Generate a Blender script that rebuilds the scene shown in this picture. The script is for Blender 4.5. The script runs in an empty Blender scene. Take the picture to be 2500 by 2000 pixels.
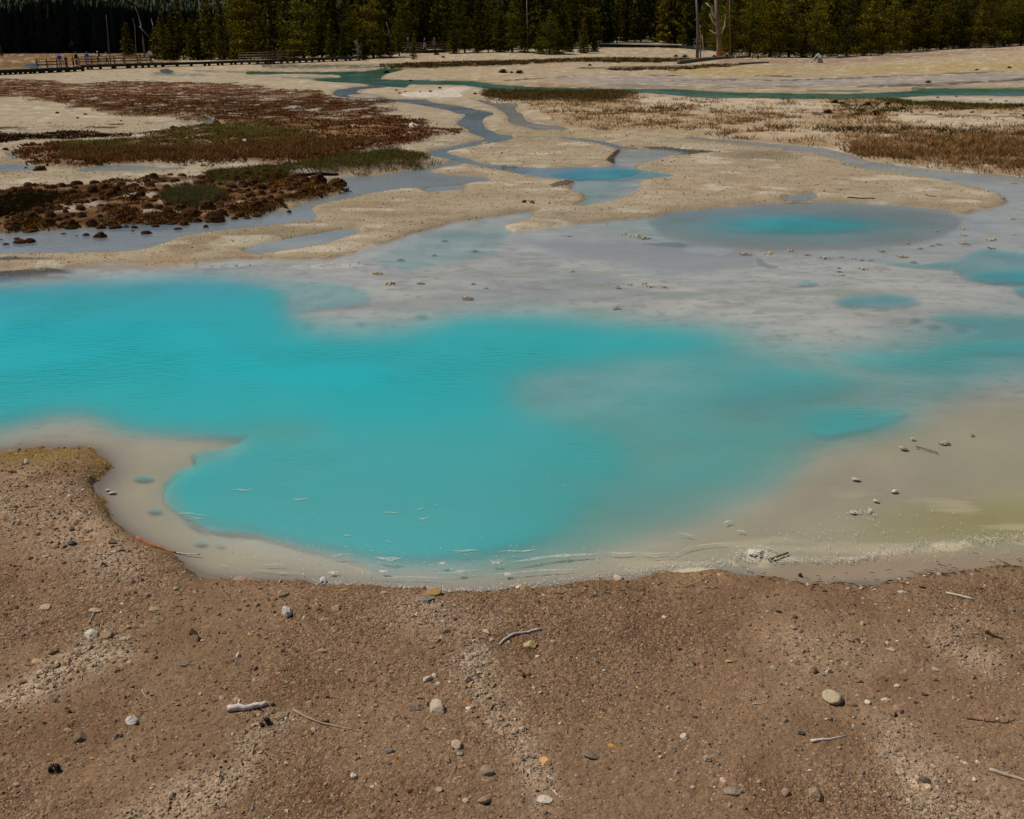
import bpy, bmesh, math, random
import numpy as np
from mathutils import Vector, Matrix, Euler

random.seed(7)
rng = np.random.default_rng(11)
scene = bpy.context.scene
COL = scene.collection

# ------------------------------------------------------------------ camera, sky, sun, exposure
CAM_H = 3.4
LENS = 35.0
FPX = 2500 * LENS / 36.0          # focal length in pixels of the 2500 x 2000 photograph
PITCH = math.atan(900.0 / FPX)    # horizon 100 px below the top edge
cam_data = bpy.data.cameras.new("camera")
cam_data.lens = LENS
cam_data.sensor_width = 36.0
cam_data.sensor_fit = 'HORIZONTAL'
cam_data.clip_start = 0.1
cam_data.clip_end = 6000.0
cam = bpy.data.objects.new("camera", cam_data)
cam.location = (0, 0, CAM_H)
cam.rotation_euler = (math.pi / 2 - PITCH, 0, 0)
COL.objects.link(cam)
scene.camera = cam

SUN_EL = math.radians(54)
SUN_AZ = math.radians(-68)        # measured from +Y (view direction), negative = left
SUN_DIR = Vector((math.sin(SUN_AZ) * math.cos(SUN_EL), math.cos(SUN_AZ) * math.cos(SUN_EL), math.sin(SUN_EL)))
world = bpy.data.worlds.new("World")
scene.world = world
world.use_nodes = True
wn = world.node_tree
wn.nodes.clear()
w_out = wn.nodes.new("ShaderNodeOutputWorld")
w_bg = wn.nodes.new("ShaderNodeBackground")
w_sky = wn.nodes.new("ShaderNodeTexSky")
w_sky.sky_type = 'NISHITA'
w_sky.sun_disc = False
w_sky.sun_elevation = SUN_EL
w_sky.sun_rotation = SUN_AZ
w_sky.altitude = 2300.0
w_sky.air_density = 1.0
w_sky.dust_density = 0.4
w_bg.inputs["Strength"].default_value = 0.05
wn.links.new(w_sky.outputs[0], w_bg.inputs[0])
wn.links.new(w_bg.outputs[0], w_out.inputs[0])

sun_data = bpy.data.lights.new("sun", 'SUN')
sun_data.energy = 3.6
sun_data.angle = math.radians(0.5)
sun_data.color = (1.0, 0.96, 0.89)
sun = bpy.data.objects.new("sun", sun_data)
sun.rotation_euler = (-SUN_DIR).to_track_quat('-Z', 'Y').to_euler()
sun.location = (-60, 20, 90)
COL.objects.link(sun)

scene.view_settings.view_transform = 'Standard'
scene.view_settings.look = 'None'
scene.view_settings.exposure = 0.0
scene.view_settings.gamma = 1.0
scene.view_settings.use_curve_mapping = False
scene.cycles.max_bounces = 5
scene.cycles.transparent_max_bounces = 12
scene.cycles.use_denoising = True
try:
    scene.cycles.denoiser = 'OPENIMAGEDENOISE'
except Exception:
    pass


# ------------------------------------------------------------------ small helpers
def lin(c):
    c = np.asarray(c, float) / 255.0
    return np.where(c <= 0.04045, c / 12.92, ((c + 0.055) / 1.055) ** 2.4)


def smooth(a, b, x):
    t = np.clip((np.asarray(x, float) - a) / (b - a), 0, 1)
    return t * t * (3 - 2 * t)


def _hash(ix, iy, seed):
    h = (ix * 374761393 + iy * 668265263 + seed * 1442695041) & 0xFFFFFFFF
    h = ((h ^ (h >> 13)) * 1274126177) & 0xFFFFFFFF
    h = h ^ (h >> 16)
    return (h & 0xFFFF) / 65535.0


def vnoise(x, y, seed=0):
    xf, yf = np.floor(x), np.floor(y)
    ix, iy = xf.astype(np.int64), yf.astype(np.int64)
    tx, ty = x - xf, y - yf
    tx = tx * tx * (3 - 2 * tx)
    ty = ty * ty * (3 - 2 * ty)
    a, b = _hash(ix, iy, seed), _hash(ix + 1, iy, seed)
    c, d = _hash(ix, iy + 1, seed), _hash(ix + 1, iy + 1, seed)
    return (a * (1 - tx) + b * tx) * (1 - ty) + (c * (1 - tx) + d * tx) * ty


def fbm(x, y, octaves=4, seed=0):
    """Roughly -0.5 .. 0.5"""
    s, amp, tot = 0.0, 1.0, 0.0
    for o in range(octaves):
        s = s + amp * (vnoise(x * 2 ** o + 17.3 * o, y * 2 ** o - 9.1 * o, seed + o) - 0.5)
        tot += amp
        amp *= 0.5
    return s / tot


# ------------------------------------------------------------------ terrain
_U = [-0.9, -0.6, -0.51, -0.40, -0.30, -0.22, -0.10, 0.0, 0.10, 0.20, 0.30, 0.36, 0.44, 0.52, 0.62, 0.9]
_ZR = [-0.5, -0.5, -0.5, -0.45, -0.25, 0.15, 0.95, 1.45, 1.6, 1.55, 1.35, 1.5, 2.2, 3.0, 3.7, 4.6]


def zb(X, Y):
    """Broad lie of the land: flat basin, a slight dip on the far left, rising ground on the right."""
    X, Y = np.asarray(X, float), np.asarray(Y, float)
    u = X / np.maximum(Y, 1.0)
    zr = np.interp(u, _U, _ZR)
    slope = 0.009 + 0.03 * smooth(-0.30, -0.12, u)
    return zr * smooth(55, 150, Y) + np.maximum(Y - 145, 0) * slope


CP, SP = math.cos(PITCH), math.sin(PITCH)


def ray(px, py):
    xc = (np.asarray(px, float) - 1250) / FPX
    yc = (1000 - np.asarray(py, float)) / FPX
    return xc, CP + yc * SP, -SP + yc * CP


_SY = np.exp(np.linspace(math.log(1.2), math.log(420), 700))


def hit(px, py):
    """Where the sight line through photo pixel (px, py) meets the land: arrays X, Y."""
    px, py = np.atleast_1d(np.asarray(px, float)), np.atleast_1d(np.asarray(py, float))
    xc, dy, dz = ray(px, py)
    kx, kz = xc / dy, dz / dy
    Ys = np.broadcast_to(_SY[None, :], (len(px), len(_SY)))
    d = CAM_H + kz[:, None] * Ys - zb(kx[:, None] * Ys, Ys)
    neg = d <= 0
    i = np.where(neg.any(1), neg.argmax(1), len(_SY) - 1)
    i = np.maximum(i, 1)
    r = np.arange(len(px))
    d0, d1 = d[r, i - 1], d[r, i]
    t = np.clip(d0 / np.where(np.abs(d0 - d1) < 1e-9, 1e-9, d0 - d1), 0, 1)
    Y = _SY[i - 1] + (_SY[i] - _SY[i - 1]) * t
    return kx * Y, Y


def at(px, py):
    X, Y = hit([px], [py])
    return float(X[0]), float(Y[0])


def flat_py(Y):
    """Row coordinate of the ground grid for a distance Y (as on level ground)."""
    Y = np.asarray(Y, float)
    return 1000 - FPX * np.tan(PITCH - np.arctan(CAM_H / Y))


def flat_Y(py):
    return CAM_H / np.tan(PITCH - np.arctan((1000 - np.asarray(py, float)) / FPX))


def flat_px(X, Y):
    # xc of a ground point: X / depth along the view axis
    dep = Y * CP + CAM_H * SP
    return 1250 + FPX * X / dep


rows = np.concatenate([np.arange(104, 125, 3.0), np.arange(125, 150, 1.0), np.arange(150, 262, 0.95), np.arange(262, 700, 1.9),
                       np.arange(700, 2060, 3.0), np.arange(2060, 3100, 26.0), np.arange(3100, 5600, 140.0)])
cols = np.concatenate([np.arange(-2300, -900, 100.0), np.arange(-900, -60, 24.0), np.arange(-60, 2560, 3.2), np.arange(2560, 3420, 24.0), np.arange(3420, 4900, 100.0)])
NR, NC = len(rows), len(cols)
row_step = np.gradient(rows)
gY = flat_Y(rows)[:, None] * np.ones((1, NC))
gX = (cols[None, :] - 1250) / FPX * (gY * CP + CAM_H * SP)
gZb = zb(gX, gY)


def poly_mask(pts, dens=12.0):
    P = np.array(pts, float)
    Q = np.roll(P, -1, axis=0)
    out = []
    for a, b in zip(P, Q):
        n = max(1, int(np.hypot(*(b - a)) / dens))
        t = np.arange(n)[:, None] / n
        out.append(a + (b - a) * t)
    P = np.concatenate(out)
    X, Y = hit(P[:, 0], np.maximum(P[:, 1], 102))
    gx, gy = flat_px(X, Y), flat_py(Y)
    m = np.zeros((NR, NC), np.float32)
    gx2, gy2 = np.roll(gx, -1), np.roll(gy, -1)
    lo, hi = np.searchsorted(rows, gy.min()), np.searchsorted(rows, gy.max())
    for r in range(lo, min(hi + 1, NR)):
        y = rows[r]
        s = (gy <= y) != (gy2 <= y)
        if not s.any():
            continue
        xs = np.sort(gx[s] + (y - gy[s]) / (gy2[s] - gy[s]) * (gx2[s] - gx[s]))
        idx = np.searchsorted(cols, xs)
        for k in range(0, len(idx) - 1, 2):
            m[r, idx[k]:idx[k + 1]] = 1
    return m


def _box(a, r, axis):
    if r < 1:
        return a
    a = np.moveaxis(a, axis, 0)
    pad = np.concatenate([np.repeat(a[:1], r + 1, 0), a, np.repeat(a[-1:], r, 0)])
    c = np.cumsum(pad, axis=0, dtype=np.float64)
    out = ((c[2 * r + 1:] - c[:-2 * r - 1]) / (2 * r + 1)).astype(np.float32)
    return np.moveaxis(out, 0, axis)


def blur(m, s, aspect=1.0):
    """Soften a mask by about s photo pixels (rows by s*aspect)."""
    rs = np.flatnonzero(m.any(1))
    if len(rs) == 0 or s <= 0:
        return m
    step = float(np.median(row_step[rs]))
    rr, rc = int(round(s * aspect / step)), int(round(s / 3.2))
    r0, r1 = max(0, rs[0] - 3 * rr - 2), min(NR, rs[-1] + 3 * rr + 3)
    sub = m[r0:r1]
    for _ in range(2):
        sub = _box(sub, rr, 0)
        sub = _box(sub, rc, 1)
    out = np.zeros_like(m)
    out[r0:r1] = sub
    return out


# noise whose grain grows with distance, used to roughen outlines
_lod = np.clip(gY / 12.0, 0.5, 8.0)
edge_n = np.where(gY < 9, fbm(gX * 5, gY * 5, 5, 3), np.where(gY < 30, fbm(gX * 2.2, gY * 1.6, 4, 4), fbm(gX * 0.8, gY * 0.4, 4, 5)))
edge_n = edge_n.astype(np.float32)


def organic(pts, s=3.0, amp=0.5, w=0.18, aspect=0.6):
    b = blur(poly_mask(pts), s, aspect)
    return smooth(0.5 - w, 0.5 + w, b + edge_n * amp * ((b > 0.01) & (b < 0.99))).astype(np.float32)


def ellipse(cx, cy, rx, ry, n=40):
    return [(cx + rx * math.cos(2 * math.pi * k / n), cy + ry * math.sin(2 * math.pi * k / n)) for k in range(n)]


# ------------------------------------------------------------------ outlines traced on the ground (photo pixels)
SHORE = [(-3200, 1150), (0, 1099), (70, 1089), (186, 1088), (232, 1097), (260, 1112), (276, 1127), (267, 1147), (237, 1169), (225, 1190),
         (232, 1215), (253, 1240), (274, 1271), (315, 1303), (352, 1326), (408, 1350), (445, 1370), (468, 1391), (496, 1411), (603, 1413),
         (742, 1418), (835, 1429), (928, 1436), (1009, 1440), (1110, 1446), (1206, 1445), (1287, 1436), (1409, 1426), (1510, 1418),
         (1650, 1403), (1751, 1396), (1853, 1412), (1975, 1420), (2137, 1422), (2218, 1410), (2340, 1391), (2500, 1383), (5200, 1360)]
BASIN = [(-3200, 676), (0, 683), (110, 680), (182, 673), (280, 666), (416, 658), (480, 654), (480, 642), (560, 632), (640, 630), (700, 634),
         (760, 632), (800, 633), (860, 618), (941, 592), (997, 573), (1108, 542), (1257, 521), (1405, 501), (1435, 482), (1416, 468),
         (1387, 466), (1405, 441), (1350, 437), (1280, 428), (1230, 416), (1230, 406), (1331, 409), (1400, 408), (1480, 406), (1500, 401),
         (1502, 393), (1492, 387), (1505, 378), (1512, 366), (1558, 361), (1600, 361), (1640, 366), (1700, 372), (1690, 378), (1640, 381),
         (1604, 392), (1560, 399), (1545, 405), (1560, 412), (1600, 419), (1660, 426), (1685, 428), (1640, 432), (1604, 434), (1560, 440),
         (1517, 438), (1573, 450), (1558, 466), (1530, 480), (1500, 488), (1424, 503), (1312, 517), (1301, 529), (1223, 551), (1257, 566),
         (1331, 556), (1420, 545), (1500, 537), (1579, 533), (1640, 519), (1757, 507), (1910, 496), (2063, 494), (2216, 503), (2318, 515),
         (2349, 524), (2400, 512), (2440, 503), (2462, 491), (2440, 472), (2370, 455), (2318, 443), (2262, 431), (2123, 414), (2067, 400),
         (2034, 384), (1997, 376), (1900, 364), (1706, 342), (1600, 331), (1448, 319), (1309, 318), (1228, 297), (1248, 287), (1237, 280),
         (1218, 268), (1211, 261), (1186, 254), (1144, 241), (1181, 244), (1204, 251), (1262, 252), (1269, 259), (1253, 266), (1267, 274),
         (1286, 280), (1274, 289), (1299, 299), (1355, 306), (1401, 312), (1494, 317), (1600, 324), (1706, 333), (1910, 352), (2011, 359),
         (2053, 370), (2123, 392), (2234, 407), (2373, 420), (2500, 431), (5200, 470)] + SHORE[::-1]
SPITS = [[(478, 650), (560, 646), (645, 641), (652, 646), (560, 653), (478, 657)],
         [(677, 652), (760, 646), (860, 641), (920, 643), (880, 650), (800, 656), (690, 659)]]
STREAM_A = [(930, 208), (862, 213), (823, 219), (809, 230), (830, 237), (885, 242), (943, 245), (1001, 252), (1036, 258), (1094, 268),
            (1124, 279), (1150, 277), (1131, 288), (1115, 300), (1124, 308), (1152, 317), (1140, 322), (1170, 331), (1193, 339), (1146, 347),
            (1100, 359), (1059, 366), (1039, 374), (1059, 382), (1108, 389), (1142, 399), (1200, 410), (1240, 418), (1280, 427), (1300, 409),
            (1230, 404), (1181, 399), (1146, 388), (1100, 377), (1082, 371), (1100, 366), (1170, 354), (1230, 345), (1262, 335), (1248, 330),
            (1211, 327), (1202, 319), (1188, 316), (1181, 305), (1176, 296), (1186, 284), (1209, 280), (1204, 275), (1179, 270), (1163, 269),
            (1123, 259), (1106, 256), (1059, 251), (1043, 244), (955, 242), (920, 233), (869, 226), (872, 220), (895, 217), (950, 212)]
A_ISLES = [[(838, 232), (880, 230), (930, 236), (918, 240), (860, 237)], [(1170, 347), (1234, 339), (1215, 343), (1180, 350)]]
STREAM_THIN = [(1262, 333), (1371, 333), (1425, 338), (1480, 346), (1525, 358), (1560, 361), (1510, 363), (1460, 350), (1420, 344), (1371, 338), (1262, 336)]
GREEN = [(600, 174), (714, 176), (811, 176), (892, 174), (938, 168), (1000, 168), (960, 176), (938, 183), (925, 194), (990, 195), (1152, 198),
         (1217, 207), (1314, 213), (1525, 217), (1638, 217), (1800, 226), (2060, 230), (2222, 223), (2255, 216), (2500, 217), (5200, 216),
         (5200, 236), (2500, 235), (2287, 233), (2125, 242), (1930, 242), (1800, 240), (1720, 239), (1606, 229), (1525, 223), (1330, 223),
         (1233, 221), (1168, 213), (1136, 208), (1000, 206), (990, 214), (930, 210), (880, 204), (827, 201), (756, 196), (779, 190),
         (843, 190), (827, 183), (730, 180), (600, 182)]
LEFT_STREAM = [(-3200, 578), (0, 568), (182, 558), (312, 542), (442, 543), (560, 529), (644, 522), (709, 508), (761, 490), (839, 472),
               (862, 461), (800, 455), (753, 441), (826, 432), (930, 427), (995, 414), (1059, 404), (1110, 392), (1142, 399), (1100, 405),
               (1039, 414), (1059, 423), (1100, 426), (1180, 432), (1230, 440), (1140, 446), (1033, 456), (981, 461), (904, 471), (852, 482),
               (800, 494), (758, 506), (774, 529), (769, 535), (696, 545), (618, 555), (560, 561), (442, 577), (390, 598), (338, 610),
               (260, 615), (130, 616), (0, 620), (-3200, 640)]
L_STRIP = [(590, 612), (640, 597), (701, 580), (761, 571), (826, 560), (893, 556), (878, 566), (846, 577), (790, 594), (724, 608), (640, 619)]
SMALLS = [
    [(-3200, 394), (0, 399), (52, 397), (78, 403), (117, 407), (122, 413), (80, 417), (0, 419), (-3200, 428)],
    [(169, 414), (234, 405), (312, 401), (390, 407), (494, 409), (442, 413), (312, 417), (195, 418)],
    [(471, 276), (509, 280), (514, 288), (532, 295), (500, 305), (475, 312), (449, 309), (494, 301), (510, 291), (494, 284)],
    [(16, 375), (34, 368), (49, 368), (38, 378), (49, 386), (40, 390), (20, 382)],
    [(153, 347), (166, 347), (168, 354), (157, 354)],
    [(955, 371), (976, 358), (990, 357), (979, 368)],
    [(42, 164), (71, 157), (107, 155), (95, 162), (84, 167)],
    [(388, 170), (410, 168), (427, 175), (415, 181), (394, 178)],
    [(1430, 245), (1444, 244), (1445, 252), (1432, 253)],
    [(1905, 484), (1935, 476), (1990, 470), (2000, 478), (1980, 488), (1920, 489)],
    [(545, 312), (575, 309), (600, 307), (604, 311), (560, 315)],
    [(1020, 466), (1060, 455), (1160, 452), (1130, 462), (1050, 470)],
]
MOSS_FRONT = [(-3200, 478), (0, 474), (111, 463), (186, 456), (334, 448), (445, 437), (538, 434), (620, 436), (700, 436), (760, 440), (792, 448), (844, 464),
              (807, 474), (761, 487), (709, 497), (690, 505), (636, 526), (592, 536), (545, 537), (442, 548), (371, 556), (250, 556), (182, 562), (37, 563),
              (0, 567), (-3200, 575)]
GRASS_STRIP = [(500, 440), (566, 430), (640, 424), (696, 419), (760, 410), (800, 400), (840, 392), (890, 388), (960, 383), (1010, 388), (1059, 403), (1010, 411),
               (930, 420), (850, 423), (800, 430), (700, 437), (620, 458), (560, 466), (520, 458)]
MOSS_BIG = [(-3200, 195), (0, 195), (138, 199), (140, 206), (208, 207), (312, 200), (442, 202), (560, 208), (640, 214), (700, 222), (804, 223),
            (790, 232), (816, 242), (909, 247), (967, 249), (932, 256), (909, 263), (969, 272), (932, 281), (1001, 293), (1048, 302), (1052, 318),
            (1140, 322), (1085, 331), (981, 349), (904, 367), (870, 378), (852, 388), (774, 399), (657, 402), (560, 404), (506, 401), (325, 400),
            (221, 405), (125, 411), (70, 401), (40, 390), (42, 373), (70, 360), (145, 352), (338, 339), (467, 318), (545, 312), (560, 300), (500, 292), (467, 290), (312, 290), (226, 274), (125, 248), (39, 240), (-3200, 238)]
MOSS_BAND = [(-3200, 330), (0, 329), (104, 329), (145, 324), (221, 324), (260, 330), (338, 329), (312, 339), (182, 342), (65, 345), (0, 352), (-3200, 352)]
GREEN_PATCH = [(140, 352), (250, 345), (338, 339), (467, 318), (560, 306), (640, 310), (720, 322), (800, 330), (740, 350), (600, 355), (480, 365),
               (380, 372), (260, 377), (180, 377), (145, 365)]
MEADOW = [(1181, 222), (1332, 223), (1494, 223), (1564, 229), (1720, 241), (1900, 243), (2178, 243), (2206, 253), (2300, 256), (2500, 262), (5200, 268), (5200, 460), (2500, 429),
          (2373, 418), (2234, 405), (2123, 390), (2053, 368), (2011, 357), (1910, 350), (1706, 330), (1600, 320), (1471, 317), (1390, 309),
          (1343, 294), (1320, 277), (1286, 268), (1309, 259), (1228, 247), (1181, 240)]
GREY_LEFT = [(-3200, 622), (0, 618), (200, 618), (330, 614), (480, 640), (480, 656), (280, 668), (0, 686), (-3200, 680)]

wet_main = organic(BASIN, 2.6, 0.55)
_near = organic(BASIN, 9, 1.5, 0.16)
_t = smooth(960, 1060, rows)[:, None].astype(np.float32)
wet_main = wet_main * (1 - _t) + _near * _t
for sp in SPITS:
    wet_main *= 1 - organic(sp, 2.5, 0.7)
wet_green = organic(GREEN, 1.6, 0.5)
wet_stream = organic(STREAM_A, 1.6, 0.5)
for sp in A_ISLES:
    wet_stream *= 1 - organic(sp, 1.5, 0.4)
wet_stream = np.maximum(wet_stream, organic(STREAM_THIN, 0.9, 0.3))
wet_left = organic(LEFT_STREAM, 3.0, 0.8)
wet_left = np.maximum(wet_left, organic(L_STRIP, 3.0, 0.9))
for sp in SMALLS:
    wet_left = np.maximum(wet_left, organic(sp, 1.6, 0.7))
# patchy film of water over the grey flat on the left and on the gravel behind the pool
patch = smooth(0.02, 0.16, fbm(gX * 0.55 + 3, gY * 1.1, 4, 21)).astype(np.float32)
wet_main = np.maximum(wet_main, blur(poly_mask(GREY_LEFT), 6) * patch)
wet = np.maximum.reduce([wet_main, wet_green, wet_stream, wet_left])

# ------------------------------------------------------------------ how milky the pool is (this sets its depth)
milk = np.zeros((NR, NC), np.float32)


def paint_milk(pts, a, s, aspect=0.7):
    global milk
    milk = np.maximum(milk, a * blur(poly_mask(pts), s, aspect))


def paint_gauss(cx, cy, rx, ry, a):
    global milk
    d = ((cols[None, :] - cx) / rx) ** 2 + ((rows[:, None] - cy) / ry) ** 2
    milk = np.maximum(milk, (a * np.exp(-d ** 1.3 * 0.8)).astype(np.float32))


LOBE_FAR = [(-3200, 700), (0, 697), (120, 689), (232, 685), (400, 679), (560, 677), (650, 688), (712, 712), (705, 745), (690, 772), (742, 795),
            (835, 803), (928, 804), (1023, 798), (1090, 780), (1160, 772), (1264, 769), (1403, 773), (1542, 786), (1640, 800), (1720, 826),
            (1620, 856), (1480, 880), (1356, 900), (1250, 918), (1150, 938), (1050, 965), (900, 990), (700, 1000), (557, 1030), (417, 1052),
            (348, 1056), (280, 1040), (223, 1008), (107, 1012), (40, 1030), (0, 1045), (-3200, 1090)]
LOBE_NEAR = [(430, 1150), (470, 1120), (560, 1098), (620, 1070), (720, 1060), (830, 1030), (1000, 1000), (1150, 985), (1280, 985), (1420, 1005),
             (1600, 1040), (1690, 1070), (1690, 1110), (1640, 1150), (1600, 1195), (1500, 1232), (1430, 1255), (1390, 1290), (1300, 1325), (1200, 1348),
             (1050, 1362), (939, 1360), (812, 1338), (742, 1325), (672, 1308), (626, 1292), (510, 1283), (464, 1262), (425, 1235), (402, 1205), (412, 1175)]
POOL = LOBE_FAR[:20] + [(1760, 815), (1720, 838), (1600, 868), (1460, 892), (1340, 912), (1250, 940), (1270, 980), (1380, 1010), (1500, 1045), (1570, 1090), (1560, 1140), (1500, 1190), (1430, 1230)] + LOBE_NEAR[16:] + [(430, 1150), (470, 1120), (560, 1098), (600, 1068), (500, 1062), (400, 1058),
        (330, 1050), (262, 1030), (215, 1006), (107, 1014), (40, 1032), (0, 1045), (-3200, 1090)]
paint_milk(POOL, 0.62, 12)
paint_milk(POOL, 0.90, 40)
paint_milk([(-3200, 740), (0, 735), (500, 725), (640, 830), (1100, 830), (1330, 830), (1230, 880), (1000, 930), (1000, 1010), (700, 1000), (500, 960), (0, 960), (-3200, 1000)], 1.0, 60)
paint_milk([(560, 1140), (760, 1080), (1000, 1030), (1280, 1040), (1440, 1090), (1380, 1190), (1200, 1280), (900, 1290), (640, 1250)], 1.0, 60)
thin = 1 - 0.30 * blur(poly_mask(ellipse(690, 1046, 130, 20)), 24) - 0.24 * blur(poly_mask([(1160, 945), (1330, 915), (1500, 905), (1800, 880), (1800, 1000), (1600, 1015), (1400, 985)]), 40)
milk = milk * thin * (1 - 0.16 * smooth(980, 1200, rows)[:, None] * smooth(0.7, 0.95, milk))
paint_milk([(403, 1187), (431, 1150), (487, 1132), (473, 1104), (566, 1090), (617, 1057), (700, 1060), (760, 1200), (720, 1318), (626, 1297), (510, 1290),
            (464, 1264), (417, 1238), (399, 1210)], 0.50, 2)
paint_milk([(590, 677), (720, 682), (820, 690), (890, 704), (907, 733), (860, 745), (780, 752), (700, 765), (610, 760)], 0.34, 4)
paint_milk([(600, 1200), (626, 1303), (742, 1345), (812, 1362), (939, 1385), (1125, 1392), (1300, 1375), (1450, 1330), (1700, 1270), (1900, 1190), (2009, 1069),
            (1700, 1050), (1100, 1050)], 0.42, 34)
paint_milk([(600, 1000), (1150, 930), (1356, 900), (1650, 842), (1765, 826), (1900, 842), (2100, 850), (2330, 780), (2500, 765), (5200, 760), (5200, 880),
            (2400, 925), (2325, 975), (2240, 995), (2190, 1030), (2125, 1050), (2009, 1070), (1900, 1120), (1750, 1190), (1600, 1250), (1400, 1300),
            (1000, 1200), (700, 1100)], 0.57, 46)
paint_gauss(1880, 935, 330, 62, 0.86)
paint_gauss(2260, 880, 300, 44, 0.78)
paint_gauss(1600, 830, 220, 44, 0.86)
paint_gauss(2040, 1010, 170, 46, 0.80)
paint_milk([(1910, 1015), (2000, 985), (2150, 988), (2242, 990), (2190, 1028), (2125, 1048), (2009, 1068), (1950, 1050)], 0.70, 12)
paint_gauss(1735, 1130, 130, 44, 0.62)

paint_milk([(2255, 770), (2301, 764), (2440, 770), (2500, 765), (5200, 760), (5200, 900), (2500, 884), (2400, 880), (2300, 880), (2230, 868), (2246, 840),
            (2280, 836), (2283, 821), (2336, 813), (2394, 797), (2325, 790), (2290, 781)], 0.62, 6)
paint_milk([(2230, 865), (2300, 835), (2400, 822), (5200, 815), (5200, 870), (2400, 866), (2280, 878)], 0.85, 9)
paint_milk([(2039, 730), (2060, 725), (2162, 716), (2232, 726), (2248, 738), (2209, 748), (2144, 753), (2111, 746), (2063, 746), (2045, 740)], 0.50, 5)
paint_milk([(2383, 610), (2406, 607), (2500, 615), (5200, 625), (5200, 690), (2500, 690), (2417, 688), (2359, 677), (2325, 657), (2255, 654),
            (2132, 636), (2185, 636), (2255, 643), (2301, 636), (2352, 630), (2357, 622)], 0.42, 2)
paint_milk([(2345, 676), (2400, 656), (2500, 652), (5200, 650), (5200, 691), (2500, 691), (2417, 688)], 0.68, 6)
paint_milk([(2465, 700), (2530, 694), (5200, 694), (5200, 726), (2500, 724)], 0.6, 3)
paint_milk([(1937, 697), (1952, 689), (1978, 685), (1999, 690), (1985, 696)], 0.5, 1)
paint_milk([(1331, 427), (1400, 415), (1500, 410), (1572, 415), (1540, 428), (1490, 436), (1405, 437)], 0.93, 4)
paint_milk([(1230, 406), (1500, 405), (1660, 427), (1500, 442), (1300, 430)], 0.45, 4)
paint_milk([(1405, 445), (1500, 440), (1560, 455), (1500, 480), (1430, 500), (1300, 515), (1260, 540), (1100, 560), (980, 590), (900, 640), (1000, 660), (1200, 620), (1250, 560), (1400, 500), (1410, 470)], 0.22, 8)
paint_gauss(1960, 548, 330, 40, 0.48)
paint_gauss(1950, 545, 215, 25, 0.95)
LEDGE = [(200, 1060), (330, 1066), (440, 1064), (560, 1062), (620, 1057), (590, 1076), (560, 1092), (520, 1096), (476, 1104), (468, 1116), (487, 1132), (460, 1142), (431, 1150), (412, 1168), (402, 1190), (398, 1212), (404, 1228), (420, 1240), (440, 1252), (466, 1268), (490, 1284), (512, 1293), (570, 1298), (626, 1302), (650, 1312),
         (676, 1318), (712, 1330), (742, 1338), (812, 1354), (900, 1380), (880, 1440), (450, 1420), (180, 1200), (180, 1100)]
milk = milk * (1 - 0.80 * organic(LEDGE, 3.5, 0.9, 0.3) * smooth(1046, 1092, rows)[:, None])
for hx, hy, hr in [(350, 1165, 24), (378, 1244, 18), (490, 1322, 16), (538, 1325, 11), (1030, 767, 17), (880, 785, 18), (752, 789, 18),
                   (1935, 815, 11), (1915, 845, 11), (2238, 777, 14), (2285, 792, 18), (2350, 797, 18), (470, 1150, 10), (1440, 968, 34), (1600, 990, 24)]:
    paint_milk(ellipse(hx, hy, hr, hr * 0.33), 0.22, 2)
_rt = np.clip(blur(poly_mask([(1080, 860), (1400, 840), (1800, 850), (2000, 960), (1900, 1150), (1700, 1260), (1350, 1350), (1150, 1200), (1050, 1000)]), 60) * 1.2, 0, 1)
milk = milk * (1 - _rt) + blur(milk, 38, 0.7) * _rt
milk_n = fbm(gX * 0.55 + 0.3 * fbm(gX, gY, 2, 30), gY * 0.8, 5, 31)
milk = np.clip(milk + milk_n * 0.75 * milk * (1 - milk) * 2, 0, 0.985) * wet_main
milk_streams = 0.5 * wet_stream + 0.5 * wet_left + 0.75 * wet_green
milk = np.where(wet_main > 0.4, milk, np.maximum(milk, milk_streams)).astype(np.float32)
depth = np.where(wet_main > 0.4, 0.02 * milk + 0.05 * blur(milk, 40), 0.03 * wet)

# ------------------------------------------------------------------ colours of ground and bed (surface colours, plus shade painted along the pool ledge)
base_col = np.zeros((NR, NC, 3), np.float32) + lin((172, 156, 130)).astype(np.float32)
grain = np.full((NR, NC), 0.55, np.float32)
grass_d = {}


def tint(mask, rgb, k=1.0):
    global base_col
    m = (mask * k)[..., None]
    base_col = base_col * (1 - m) + lin(rgb).astype(np.float32) * m


n_big = fbm(gX * 0.12, gY * 0.12, 4, 41)
n_mid = fbm(gX * 0.7, gY * 0.7, 4, 42)
n_fine = fbm(gX * 3.1, gY * 3.1, 4, 43)
n_streak = fbm(gX * 0.10, gY * 0.9, 4, 44)
tint(smooth(-0.05, 0.2, n_mid), (156, 138, 112), 0.6)
tint(smooth(0.0, 0.22, n_streak), (150, 134, 112), 0.5)
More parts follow.
